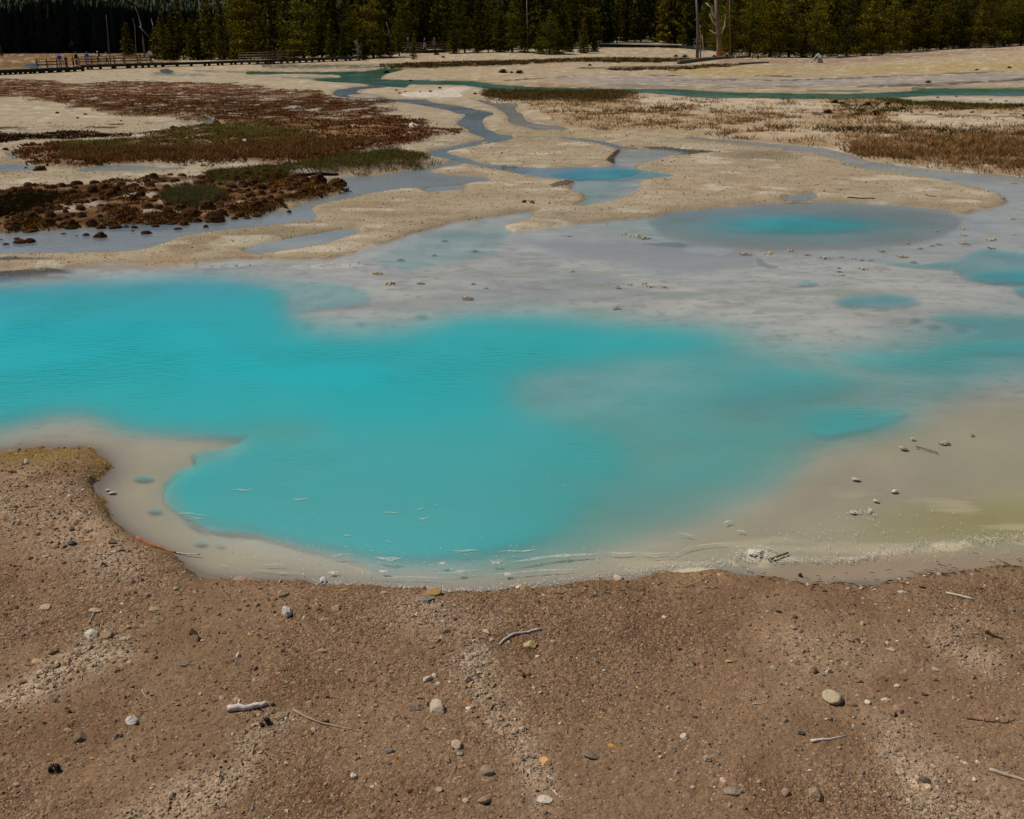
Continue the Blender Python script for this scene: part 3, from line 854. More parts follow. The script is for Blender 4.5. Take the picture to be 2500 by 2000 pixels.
def t3(rgb):
    return tuple(float(x) for x in lin(rgb))


def mat_ground():
    k = NT("ground_soil")
    p = k.pos()
    alb = k.attr("albedo").outputs["Color"]
    g = k.attr("grain").outputs["Fac"]
    v1, v2 = k.voro(95, p), k.voro(38, p)
    s1 = k.n("ShaderNodeSeparateColor")
    k.l(v1.outputs["Color"], s1.inputs[0])
    s2 = k.n("ShaderNodeSeparateColor")
    k.l(v2.outputs["Color"], s2.inputs[0])
    nz = k.noise(26, 8, p, 0.75)
    # grain brightness: mostly mid, few light chips and dark chips
    c1 = k.math('POWER', s1.outputs[0], 1.6)
    f1 = k.ramp(c1, 0, 1, 0.74, 1.5)
    f2 = k.ramp(s2.outputs[1], 0, 1, 0.88, 1.12)
    f3 = k.ramp(nz.outputs["Fac"], 0.3, 0.7, 0.68, 1.32)
    f = k.math('MULTIPLY', k.math('MULTIPLY', f1, f2), f3)
    fac = k.math('ADD', 1.0, k.math('MULTIPLY', k.math('SUBTRACT', f, 1.0), k.math('MULTIPLY', g, 0.85)))
    col = k.vscale(alb, fac)
    hue = k.math('MULTIPLY', k.math('GREATER_THAN', s1.outputs[1], 0.93), k.math('MULTIPLY', g, 0.3))
    col = k.mixc(hue, col, t3((176, 118, 66)))
    hue2 = k.math('MULTIPLY', k.math('GREATER_THAN', s1.outputs[2], 0.95), k.math('MULTIPLY', g, 0.35))
    col = k.mixc(hue2, col, t3((206, 186, 160)))
    h = k.math('ADD', k.math('MULTIPLY', v1.outputs["Distance"], -0.6), k.math('ADD', k.math('MULTIPLY', v2.outputs["Distance"], -0.8), nz.outputs["Fac"]))
    bmp = k.bump(h, k.math('MULTIPLY', g, 0.75), 0.016)
    rough = k.ramp(g, 0.0, 1.0, 0.7, 0.95)
    k.bsdf(col, rough, 0.0, bmp)
    return k.m


def mat_water():
    k = NT("spring_water")
    p = k.pos()
    mk = k.attr("milk").outputs["Fac"]
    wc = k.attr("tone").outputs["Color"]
    mp = k.n("ShaderNodeMapping")
    mp.inputs["Scale"].default_value = (5.0, 15.0, 1.0)
    mp.inputs["Rotation"].default_value = (0, 0, 0.12)
    k.l(p, mp.inputs[0])
    rip = k.noise(1.0, 4, mp.outputs[0], 0.55)
    gust = k.noise(0.35, 3, p)
    gs = k.ramp(gust.outputs["Fac"], 0.42, 0.62, 0.015, 0.10)
    bmp = k.bump(rip.outputs["Fac"], k.math("MULTIPLY", gs, k.math("ADD", k.math("MULTIPLY", mk, 2.6), 0.3)), 0.10)
    tr = k.n("ShaderNodeBsdfTransparent")
    df = k.n("ShaderNodeBsdfDiffuse")
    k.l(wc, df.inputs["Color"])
    mx = k.n("ShaderNodeMixShader")
    k.l(mk, mx.inputs[0])
    k.l(tr.outputs[0], mx.inputs[1])
    tl = k.n("ShaderNodeBsdfTranslucent")
    tl.inputs["Color"].default_value = (0.30, 0.34, 0.34, 1)
    ad = k.n("ShaderNodeAddShader")
    k.l(df.outputs[0], ad.inputs[0])
    k.l(tl.outputs[0], ad.inputs[1])
    k.l(ad.outputs[0], mx.inputs[2])
    gl = k.n("ShaderNodeBsdfGlossy")
    gl.inputs["Roughness"].default_value = 0.12
    k.l(bmp, gl.inputs["Normal"])
    fr = k.n("ShaderNodeFresnel")
    fr.inputs["IOR"].default_value = 1.33
    k.l(bmp, fr.inputs["Normal"])
    m2 = k.n("ShaderNodeMixShader")
    k.l(fr.outputs[0], m2.inputs[0])
    k.l(mx.outputs[0], m2.inputs[1])
    k.l(gl.outputs[0], m2.inputs[2])
    k.l(m2.outputs[0], k.out.inputs[0])
    return k.m


def mat_obj(name, rough=0.9, var=0.35, scale=18.0, spec=0.2, bump=0.3, dist=0.01):
    """Colour comes from the object's own colour, broken up by noise."""
    k = NT(name)
    oi = k.n("ShaderNodeObjectInfo")
    tc = k.n("ShaderNodeTexCoord")
    nz = k.noise(scale, 6, k.pos(), 0.65)
    f = k.ramp(nz.outputs["Fac"], 0.3, 0.7, 1 - var, 1 + var)
    col = k.vscale(oi.outputs["Color"], f)
    k.bsdf(col, rough, spec, k.bump(nz.outputs["Fac"], bump, dist))
    return k.m


def mat_plain(name, rgb, rough=0.9, var=0.3, scale=10.0, spec=0.2, bump=0.2):
    k = NT(name)
    nz = k.noise(scale, 5, k.pos(), 0.65)
    f = k.ramp(nz.outputs["Fac"], 0.3, 0.7, 1 - var, 1 + var)
    rgbn = k.n("ShaderNodeRGB")
    rgbn.outputs[0].default_value = (*t3(rgb), 1)
    k.bsdf(k.vscale(rgbn.outputs[0], f), rough, spec, k.bump(nz.outputs["Fac"], bump, 0.01))
    return k.m


def mat_vcol(name, rough=0.9, spec=0.15, attr="tone"):
    k = NT(name)
    k.bsdf(k.attr(attr).outputs["Color"], rough, spec)
    return k.m


def mat_leaf(name):
    """Needles: own vertex tone, a bit of light passing through."""
    k = NT(name)
    a = k.attr("tone").outputs["Color"]
    oi = k.n("ShaderNodeObjectInfo")
    col = k.mixc(1.0, a, oi.outputs["Color"], 'MULTIPLY')
    d = k.n("ShaderNodeBsdfDiffuse")
    k.l(col, d.inputs["Color"])
    t = k.n("ShaderNodeBsdfTranslucent")
    k.l(col, t.inputs["Color"])
    m = k.n("ShaderNodeMixShader", i_0=0.22)
    k.l(d.outputs[0], m.inputs[1])
    k.l(t.outputs[0], m.inputs[2])
    k.l(m.outputs[0], k.out.inputs[0])
    return k.m


M_GROUND = mat_ground()
M_WATER = mat_water()
k = NT("weathered_stone")
_oi = k.n("ShaderNodeObjectInfo")
_p = k.pos()
_n1, _n2 = k.noise(45, 8, _p, 0.75), k.noise(150, 4, _p, 0.7)
_c = k.vscale(_oi.outputs["Color"], k.ramp(_n1.outputs["Fac"], 0.3, 0.7, 0.72, 1.22))
_c = k.mixc(k.ramp(_n2.outputs["Fac"], 0.5, 0.75, 0.05, 0.35), _c, t3((160, 132, 104)))
k.bsdf(_c, 0.95, 0.08, k.bump(k.math('ADD', _n1.outputs["Fac"], _n2.outputs["Fac"]), 0.8, 0.012))
M_STONE = k.m
M_WOOD = mat_obj("bleached_wood", 0.85, 0.28, 40.0, 0.2, 0.4, 0.004)
M_BOARD = mat_obj("boardwalk_timber", 0.85, 0.35, 5.0)
M_BARK = mat_plain("pine_bark", (58, 48, 40), 0.95, 0.4, 8.0)
M_LEAF = mat_leaf("pine_needles")
M_VCOL = mat_vcol("mixed_grains")
M_GRASS = mat_leaf("grass_blades")
M_CLOTH = mat_obj("cloth", 0.9, 0.15, 9.0)

# ------------------------------------------------------------------ ground and water
V = np.stack([gX, gY, gZ], -1).reshape(-1, 3)
idx = np.arange(NR * NC).reshape(NR, NC)
Fq = np.stack([idx[1:, :-1], idx[1:, 1:], idx[:-1, 1:], idx[:-1, :-1]], -1).reshape(-1, 4)
me = mesh_np("ground", V, Fq, M_GROUND, True, [("albedo", 'FLOAT_COLOR', base_col.reshape(-1, 3)), ("grain", 'FLOAT', grain.reshape(-1))])
ground = tag(link("ground", me), "pale mineral flats, moss and brown gravel bank of the basin", None, None, "structure")

# outer land so that the ground runs on past the modelled basin (sides, behind, horizon)
skirt = []
o_v, o_f = [], []
for (x0, x1, y0, y1, nx, ny) in ((-2600, 2600, float(gY[0, 0]) - 4, 3200, 60, 40), (-2600, 2600, -900, 0.47, 40, 20)):
    b = len(o_v)
    for j in range(ny + 1):
        for i in range(nx + 1):
            x, y = x0 + (x1 - x0) * i / nx, y0 + (y1 - y0) * (j / ny) ** 1.6
            o_v.append((x, y, (float(zb(x, max(y, 2.0))) if y < 240 else float(zb(np.clip(x / max(y, 1), -.9, .9) * 240, 240.0)) + (y - 240) * 0.02) - (0.3 if y > 100 else 0.04)))
    for j in range(ny):
        for i in range(nx):
            a = b + j * (nx + 1) + i
            o_f.append((a, a + 1, a + nx + 2, a + nx + 1))
for sgn in (-1, 1):
    b = len(o_v)
    for j in range(50):
        y = 0.4 + (float(gY[0, 0]) - 0.4) * (j / 49) ** 1.5
        for xe in (1.40 * y + 1.2, 2600.0):
            o_v.append((sgn * xe, y, float(zb(sgn * min(xe, 0.9 * y), y)) - 0.05))
    for j in range(49):
        a = b + 2 * j
        o_f.append((a, a + 1, a + 3, a + 2) if sgn > 0 else (a + 1, a, a + 2, a + 3))
me = mesh_np("terrain", np.array(o_v), np.array(o_f), mat_plain("outer_soil", (120, 100, 72), 0.95, 0.3, 0.4), True)
tag(link("terrain", me), "land running on beyond the basin to the hills", None, None, "structure")

teal, deep_blue = lin((12, 168, 172)), lin((40, 146, 172))
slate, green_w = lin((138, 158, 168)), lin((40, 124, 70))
tone = np.zeros((NR, NC, 3), np.float32) + teal.astype(np.float32)


def wtone(m, c):
    global tone
    tone = tone * (1 - m[..., None]) + np.asarray(c, np.float32) * m[..., None]


wtone(blur(poly_mask([(1700, 690), (5200, 560), (5200, 1000), (2250, 1010), (1800, 1080), (1650, 900)]), 60), lin((76, 143, 140)))
wtone(blur(poly_mask([(1500, 590), (1500, 480), (5200, 480), (5200, 760), (2200, 780)]), 20) * 0.8, lin((60, 142, 150)))
wtone(blur(poly_mask([(1200, 395), (1720, 355), (1720, 440), (1300, 440)]), 4), lin((66, 148, 174)))
wtone(blur(poly_mask([(1405, 441), (1573, 443), (1560, 490), (1300, 550), (900, 650), (900, 580), (1250, 540), (1400, 480)]), 8), lin((112, 150, 142)))
wtone(blur(poly_mask([(400, 1180), (700, 1060), (1300, 1000), (1600, 1050), (1500, 1230), (1200, 1350), (800, 1350), (480, 1290)]), 50) * 0.5, lin((52, 176, 176)))
wtone(smooth(-0.15, 0.2, fbm(gX * 0.16, gY * 0.22, 4, 151)).astype(np.float32) * 0.8, lin((40, 170, 168)))
wtone(blur(poly_mask([(0, 740), (700, 800), (1150, 820), (1100, 930), (600, 960), (0, 950), (-3200, 900), (-3200, 760)]), 70) * 0.8, lin((6, 176, 182)))
wtone(blur(poly_mask([(420, 1170), (640, 1080), (900, 1060), (1300, 1050), (1700, 1060), (1500, 1240), (1200, 1350), (800, 1340), (500, 1280)]), 60) * 0.75, lin((66, 160, 158)))
wtone(blur(poly_mask([(-3200, 670), (0, 680), (560, 670), (700, 700), (600, 720), (0, 725), (-3200, 730)]), 16) * 0.7, lin((58, 150, 166)))
wtone(np.clip(wet_green, 0, 1), green_w)
wtone(np.clip(wet_green * blur(poly_mask([(1700, 236), (2125, 243), (2300, 230), (5200, 226), (5200, 240), (2300, 240), (2125, 246), (1700, 242)]), 1.5), 0, 1) * 0.9, lin((120, 160, 156)))
wtone(np.clip(wet_green * smooth(0.05, 0.2, fbm(gX * 0.5, gY * 0.25, 4, 99)), 0, 1) * 0.8, lin((104, 132, 130)))
wtone(np.maximum(wet_stream, wet_left), slate)  # milky stream water, with the sky's blue-grey reflection painted into its colour


def water_obj(name, mask, label):
    m = blur(np.clip(mask, 0, 1), 3) > 0.02
    fm = (m[1:, :-1] | m[1:, 1:] | m[:-1, 1:] | m[:-1, :-1]).reshape(-1)
    F = Fq[fm]
    used = np.unique(F)
    remap = np.full(NR * NC, -1, np.int64)
    remap[used] = np.arange(len(used))
    Vw = np.stack([gX, gY, gZb - WATER_DROP], -1).reshape(-1, 3)[used]
    me = mesh_np(name, Vw, remap[F], M_WATER, True, [("milk", 'FLOAT', milk.reshape(-1)[used]), ("tone", 'FLOAT_COLOR', tone.reshape(-1, 3)[used])])
    return tag(link(name, me), label, None, None, "structure")


only_main = wet_main
water_obj("pool_water", only_main, "turquoise milky hot spring water thinning to clear film over grey flats")
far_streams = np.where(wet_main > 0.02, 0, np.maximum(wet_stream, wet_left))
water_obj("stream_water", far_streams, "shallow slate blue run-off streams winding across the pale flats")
water_obj("green_stream_water", np.where(np.maximum(wet_main, far_streams) > 0.02, 0, wet_green), "green tinted stream crossing the far side of the basin")

# ------------------------------------------------------------------ wording of labels: each says which one it is
USED = set()


def fresh(label):
    if label in USED:
        return False
    USED.add(label)
    return True


def where(px, py, marks, skip=None, far=1e9):
    """Phrases that place a thing beside a landmark of the scene, best first."""
    c = []
    for (mx, my, ph) in marks:
        if ph == skip:
            continue
        dx, dy = px - mx, (py - my) * 1.6
        d = math.hypot(dx, dy)
        if d < 4 or d > far:
            continue
        if abs(dx) > 2.2 * abs(dy):
            w = "left of" if dx < 0 else "right of"
        elif abs(dy) > 2.2 * abs(dx):
            w = "behind" if dy < 0 else "in front of"
        else:
            w = ("behind and " if dy < 0 else "in front and ") + ("left of" if dx < 0 else "right of")
        q = "close " if d < 70 else ("a short way " if d < 170 else ("some way " if d < 330 else "far "))
        c.append((d, q + w + " " + ph))
    c.sort()
    return [x[1] for x in c]


def pick_label(head, px, py, marks, shared, skip=None):
    for ph in where(px, py, marks, skip)[:7]:
        lab = head + " " + ph
        if 4 <= len(lab.split()) <= 16 and fresh(lab):
            return lab
    return shared


# ------------------------------------------------------------------ the far hill, its forest and the shaded wood on the left
def conifer_soup(items, rnd, tiers=5, sides=6):
    """Many simple ragged conifers in one mesh: items = (x, y, z, height, width, tone)."""
    Vs, Fs, Cs = [], [], []
    n0 = 0
    for (x, y, z, h, w, c) in items:
        for t in range(tiers):
            z0 = z + h * (0.08 + 0.80 * t / tiers)
            z1 = z0 + h * (0.36 - 0.02 * t)
            r = w * 0.5 * (1 - 0.85 * t / tiers) * rnd.uniform(0.8, 1.2)
            a0 = rnd.uniform(0, 6.28)
            ring = []
            for k in range(sides):
                a = a0 + 6.283 * k / sides + rnd.uniform(-.3, .3)
                rr = r * rnd.uniform(0.55, 1.3)
                Vs.append((x + rr * math.cos(a), y + rr * math.sin(a), z0 + rnd.uniform(-.06, .06) * h))
                cc = c * rnd.uniform(0.7, 1.35)
                Cs.append(cc)
                ring.append(n0 + k)
            Vs.append((x + rnd.uniform(-.1, .1) * r, y, min(z1, z + h)))
            Cs.append(c * 1.1)
            for k in range(sides):
                Fs.append((ring[k], ring[(k + 1) % sides], n0 + sides))
            n0 += sides + 1
    return np.array(Vs), np.array(Fs), np.array(Cs)


def hill_z(x, y):
    y = np.asarray(y, float)
    return zb(np.clip(x / y, -.9, .9) * 240, 240.0) + (y - 240) * 0.012 + 190 * smooth(520, 1500, y) * (0.75 + 0.9 * fbm(np.asarray(x) * 0.0012, y * 0.0012, 3, 5))


nx, ny = 90, 40
hx = np.linspace(-1900, 1900, nx)[None, :] * np.ones((ny, 1))
hy = np.linspace(500, 1900, ny)[:, None] * np.ones((1, nx))
hV = np.stack([hx, hy, hill_z(hx, hy)], -1).reshape(-1, 3)
hi = np.arange(nx * ny).reshape(ny, nx)
hF = np.stack([hi[:-1, :-1], hi[:-1, 1:], hi[1:, 1:], hi[1:, :-1]], -1).reshape(-1, 4)
hill = tag(link("hill", mesh_np("hill", hV, hF, mat_plain("hill_slope", (52, 62, 44), 0.95, 0.35, 0.03), True)),
           "wooded hillside rising far behind the basin", None, None, "structure")
R = random.Random(5)
items = []
for _ in range(5200):
    y = R.uniform(620, 1250)
    x = y * R.uniform(-0.75, 0.75)
    if _ < 3600:
        x = y * R.uniform(-0.58, -0.22)
    items.append((x, y, float(hill_z(x, y)), R.uniform(6, 13), R.uniform(5.5, 9.0), np.array(t3((76, 80, 48))) * R.uniform(0.6, 1.1)))
Vv, Ff, Cc = conifer_soup(items, R, 3, 5)
tag(link("hillside_forest", mesh_np("hillside_forest", Vv, Ff, M_VCOL, False, [("tone", 'FLOAT_COLOR', Cc)])), "grey-green conifers covering the far hillside", None, None, "stuff")

items = []
for k in range(900):
    y = 258 + 95 * R.random() ** 1.3
    x = y * R.uniform(-0.72, -0.26)
    pxw = 1250 + FPX * x / y
    yt = float(np.interp(pxw, [-400, 0, 60, 110, 180, 250, 330, 400, 450, 640], [40, 31, 27, 22, 6, 2, 12, 22, 26, 30])) + R.uniform(-2, 14)
    h = CAM_H + (100 - yt) / FPX * y - float(gz(x, y))
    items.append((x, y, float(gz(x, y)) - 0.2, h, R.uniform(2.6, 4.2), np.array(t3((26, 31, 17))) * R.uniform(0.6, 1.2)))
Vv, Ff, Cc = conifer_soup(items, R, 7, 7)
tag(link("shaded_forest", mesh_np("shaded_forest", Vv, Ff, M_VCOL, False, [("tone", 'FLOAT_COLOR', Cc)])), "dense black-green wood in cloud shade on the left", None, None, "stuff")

# the cloud that shades that wood
bm = bmesh.new()
cpos = Vector((-135, 300, 6)) + SUN_DIR * 420
for k in range(46):
    a, r = R.uniform(0, 6.28), R.random() ** 0.5
    s = R.uniform(16, 30)
    bmesh.ops.create_icosphere(bm, subdivisions=2, radius=1.0, matrix=Matrix.Translation((cpos.x + 112 * r * math.cos(a), cpos.y + 44 * r * math.sin(a), cpos.z + R.uniform(-4, 12) + 10 * (1 - r)))
                               @ Matrix.Diagonal((s, s, s * 0.6, 1)))
me = bpy.data.meshes.new("cloud")
bm.to_mesh(me)
bm.free()
me.polygons.foreach_set("use_smooth", [True] * len(me.polygons))
me.materials.append(mat_plain("cloud_white", (236, 236, 236), 1.0, 0.04, 0.05, 0.0, 0.0))
tag(link("cloud", me), "white fair-weather cloud drifting high on the left", None, None, "structure")


# ------------------------------------------------------------------ pines
def pine_meshes(seed, h, w, bare, dens, droop, ragged, clumpy=False):
    r = random.Random(seed)
    V, F, C = [], [], []

    def leaf(p, d, L, wd, c):
        d = d.normalized()
        side = d.cross(Vector((r.uniform(-1, 1), r.uniform(-1, 1), r.uniform(-1, 1))))
        if side.length < 1e-3:
            return
        side.normalize()
        n = len(V)
        V.extend([tuple(p - side * wd * 0.5), tuple(p + side * wd * 0.5), tuple(p + d * L)])
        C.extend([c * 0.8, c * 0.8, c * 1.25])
        F.append((n, n + 1, n + 2))

    z = h * bare
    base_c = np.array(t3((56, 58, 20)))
    young = np.array(t3((150, 134, 42)))  # new growth, brightened to carry sunlit highlights in the needle colour
    branches = []
    while z < h * 0.985:
        t = (z / h - bare) / (1 - bare)
        prof = (1 - t) ** 0.75 * (0.55 + 0.45 * min(1.0, t / 0.18 + 0.25)) * 0.5 * w
        nb = max(3, int(dens * (0.45 + 0.55 * (1 - t))))
        a0 = r.uniform(0, 6.28)
        for k in range(nb):
            a = a0 + 6.283 * k / nb + r.uniform(-.35, .35)
            L = prof * r.uniform(1 - ragged, 1 + 0.35 * ragged) + 0.10
            up = r.uniform(-droop, 0.35) + 0.5 * t
            d = Vector((math.cos(a), math.sin(a), up)).normalized()
            branches.append((z, d, L))
            if r.random() < (0.24 if clumpy else 0.10):
                continue
            nt = max(2, int(L / 0.20))
            shade = r.uniform(0.65, 1.2)
            if clumpy:
                for cl in range(2 if L > 1.0 else 1):
                    cen = Vector((0, 0, z)) + d * L * (0.92 - 0.45 * cl) + Vector((0, 0, r.uniform(-.15, .15)))
                    cs = (0.17 + 0.15 * L) * r.uniform(0.8, 1.25)
                    for q in range(int(34 * (0.5 + L * 0.5))):
                        o_ = Vector((r.gauss(0, 1), r.gauss(0, 1), r.gauss(0, 0.62))) * cs
                        up_ = max(0.0, o_.z / cs + 0.3)
                        mixy = min(1.0, up_ * r.uniform(0.3, 1.2))  # clump tops turn lighter: light from above painted into the needle tone
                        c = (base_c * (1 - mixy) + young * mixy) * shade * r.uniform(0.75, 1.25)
                        leaf(cen + o_, o_ + Vector((r.uniform(-.4, .4), r.uniform(-.4, .4), r.uniform(0, .8))) * cs, r.uniform(0.18, 0.36), r.uniform(0.10, 0.2), c)
                continue
            for q in range(nt):
                f = (q + 0.5 + r.uniform(-.3, .3)) / nt
                if f < 0.16:
                    continue
                p = Vector((0, 0, z)) + d * L * f + Vector((r.uniform(-.09, .09), r.uniform(-.09, .09), r.uniform(-.09, .09)))
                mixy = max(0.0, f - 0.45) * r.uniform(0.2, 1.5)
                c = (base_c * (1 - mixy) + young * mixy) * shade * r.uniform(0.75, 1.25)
                for m in range(3):
                    dd = d * 0.7 + Vector((r.uniform(-1, 1), r.uniform(-1, 1), r.uniform(-0.4, 1.2))) * 0.9
                    leaf(p, dd, r.uniform(0.22, 0.46), r.uniform(0.14, 0.26), c)
        z += (0.30 + 0.10 * r.random()) * (h / 8.0) ** 0.5 * (1.35 if clumpy else 1.0)
    for k in range(10):
        leaf(Vector((0, 0, h * 0.96)), Vector((r.uniform(-.3, .3), r.uniform(-.3, .3), 1)), 0.5, 0.12, young)
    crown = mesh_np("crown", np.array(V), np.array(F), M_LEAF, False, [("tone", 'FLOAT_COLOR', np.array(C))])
    mb = MB()
    pts = [(r.uniform(-.03, .03) * i, r.uniform(-.03, .03) * i, h * i / 6.0 - 0.15) for i in range(7)]
    mb.tube(pts, [0.020 * h * (1 - i / 6.6) + 0.01 for i in range(7)], 6)
    for (z, d, L) in branches[::4]:
        mb.tube([(0, 0, z), tuple(Vector((0, 0, z)) + d * L * 0.8)], [0.03, 0.01], 3, False)
    return crown, mb.mesh("trunk", M_BARK)


PINES = [pine_meshes(101, 8.0, 3.4, 0.02, 9, 0.25, 0.45), pine_meshes(102, 9.5, 3.2, 0.10, 8, 0.35, 0.55), pine_meshes(103, 6.0, 3.3, 0.00, 9, 0.15, 0.40),
         pine_meshes(104, 11.0, 4.0, 0.12, 7, 0.40, 0.80, True), pine_meshes(105, 7.0, 2.5, 0.03, 8, 0.30, 0.5), pine_meshes(106, 12.0, 5.0, 0.06, 7, 0.35, 0.8, True),
         pine_meshes(107, 3.6, 2.1, 0.0, 9, 0.1, 0.35), pine_meshes(108, 10.0, 5.6, 0.03, 7, 0.3, 0.75, True)]
PINE_H = [8.0, 9.5, 6.0, 11.0, 7.0, 12.0, 3.6, 10.0]
n_trees = 0


def pine(x, y, h, kind, label, group="pines of the forest edge", rnd=random, wide=1.0):
    global n_trees
    n_trees += 1
    s = h / PINE_H[kind]
    t = empty("pine_tree", (x, y, float(gz(x, y)) - 0.05), rnd.uniform(0, 6.28))
    t.rotation_euler = (rnd.uniform(-.04, .04), rnd.uniform(-.04, .04), t.rotation_euler[2])
    t.scale = (s * wide, s * wide, s)
    tag(t, label, "tree", group)
    br = rnd.choice([0.55, 0.75, 0.95, 1.1, 1.3]) * rnd.uniform(0.9, 1.1)
    link("crown", PINES[kind][0], t, color=(br * rnd.uniform(0.85, 1.15), br, br * rnd.uniform(0.7, 1.2)))
    link("trunk", PINES[kind][1], t)
    return t


TREE_MARKS = [(338, 138, "the tall curved bare trunk"), (630, 145, "the railed lookout platform"), (872, 146, "the small grey dead conifer"), (1050, 124, "the railed walkway in the trees"),
              (1756, 142, "the orange-footed dead tree"), (1703, 144, "the straight grey dead trunk"), (2003, 152, "the upturned root stump"), (1600, 116, "the curving plank walkway"),
              (490, 140, "the thin pale snag"), (660, 120, "the white twisted snag"), (2480, 112, "the right-hand rise of bare ground"), (1340, 132, "the broad dark pine on the flat"),
              (2250, 128, "the gap under the right-hand pines"), (1240, 172, "the trio of dark bushes")]


def tree_px(px, base, top, kind, head, wide=1.0, label=None):
    x, y = at(px, base)
    dep = y * CP + CAM_H * SP
    h = (base - top) / FPX * y * 1.0
    lab = label or pick_label(head, px, base, TREE_MARKS, head + " standing along the front of the forest")
    if label:
        fresh(label)
    return pine(x, y, max(h, 1.0), kind, lab, "pines of the forest edge", R, wide)


FRONT = [(314, 139, 66, 0, "bushy yellow-green pine", 1.25, "lone bushy yellow-green pine left of the tall curved bare trunk"), (4, 138, 116, 2, "small golden pine", 1.0, "small golden pine at the edge of the far plain"),
         (388, 146, 78, 2, "bushy pine", 1.2, None), (404, 148, 44, 4, "slender pine", 1.0, None), (425, 147, 52, 0, "full round pine", 1.2, None), (449, 147, 17, 1, "tall ragged pine", 1.2, None),
         (474, 148, 62, 0, "bushy pine", 1.3, None), (497, 147, 40, 2, "mid-sized pine", 1.2, None), (516, 148, -4, 1, "tall dark pine", 1.0, None), (540, 148, 92, 2, "low green pine", 1.1, None),
         (548, 146, 12, 4, "tall slim pine", 1.1, None), (570, 147, 116, 6, "little golden pine", 1.2, None), (588, 146, 55, 0, "full green pine", 1.2, None), (612, 145, -30, 3, "very tall yellow-green pine", 1.2, None),
         (640, 146, 30, 1, "ragged pine", 1.1, None), (672, 145, 5, 4, "tall slim pine", 1.2, None), (694, 146, 62, 0, "bushy pine", 1.2, None), (718, 146, 78, 2, "round pine", 1.3, None), (742, 145, -25, 3, "very tall pine", 1.2, None),
         (764, 146, 86, 2, "short golden pine", 1.2, None), (786, 144, 22, 1, "ragged pine", 1.1, None), (812, 146, 60, 0, "full green pine", 1.2, None), (838, 146, 72, 0, "bushy pine", 1.1, None), (860, 144, 20, 3, "tall ragged pine", 1.0, None),
         (890, 145, 84, 2, "round pine", 1.1, None), (912, 143, -20, 3, "very tall pine", 1.1, None), (930, 144, 88, 0, "short bushy pine", 1.2, None), (952, 142, 96, 2, "low round pine", 1.3, None), (975, 138, 40, 1, "ragged pine", 1.1, None),
         (1010, 146, 90, 4, "small dark pine", 1.2, "small dark pine standing alone in front of the railed walkway"), (1108, 132, 62, 0, "bushy dark pine", 1.3, None), (1135, 130, 20, 3, "tall pine", 1.1, None),
         (1166, 130, 72, 0, "full green pine", 1.2, None), (1192, 129, 30, 1, "ragged pine", 1.2, None), (1222, 129, 48, 0, "bushy pine", 1.3, None), (1250, 129, 10, 3, "tall pine", 1.1, None), (1282, 130, 64, 2, "round pine", 1.2, None),
         (1320, 133, 60, 0, "dark pine", 1.3, None), (1342, 134, 38, 7, "broad pine", 1.1, "broad dark pine standing forward on the flat in mid forest"), (1366, 132, 70, 2, "round pine", 1.2, None), (1388, 128, 82, 6, "small pine", 1.2, None),
         (1425, 131, 58, 0, "dark pine", 1.2, "dark pine at the left end of the curving plank walkway"), (1450, 128, 92, 6, "small golden pine", 1.2, None),
         (1786, 140, 24, 7, "dense dark pine", 1.2, None), (1830, 140, -20, 5, "very tall dense pine", 1.2, None), (1880, 140, 6, 7, "broad dense pine", 1.2, None), (1925, 141, -26, 5, "very tall dense pine", 1.2, None),
         (1962, 142, 82, 2, "low bushy pine", 1.2, None), (1985, 141, 10, 7, "broad dense pine", 1.1, None), (2030, 140, 78, 2, "round young pine", 1.2, None), (2066, 138, -18, 5, "very tall dense pine", 1.2, None), (2110, 138, 20, 7, "broad dense pine", 1.2, None),
         (2150, 134, 92, 2, "low bushy pine", 1.4, None), (2176, 131, -20, 5, "very tall dense pine", 1.2, None), (2222, 126, 14, 7, "broad dense pine", 1.2, None), (2262, 125, 86, 2, "low bushy pine", 1.3, None), (2296, 122, -22, 5, "very tall dense pine", 1.2, None),
         (2345, 119, 10, 7, "broad dense pine", 1.2, None), (2392, 118, -26, 5, "very tall dense pine", 1.2, None), (2420, 118, 74, 2, "round young pine", 1.3, None), (2450, 115, 5, 7, "broad dense pine", 1.2, None), (2492, 112, -25, 5, "very tall dense pine", 1.2, None), (2545, 110, -20, 5, "very tall dense pine", 1.2, None)]
for a in FRONT:
    t = tree_px(a[0], a[1], a[2], a[3], a[4], a[5], a[6])
    if a[0] < 620:
        br = R.uniform(1.05, 1.35)
        t.children[0].color = (br * 1.08, br, br * 0.8, 1.0)  # left front crowns brightened and warmed, golden sunlight put into their colour

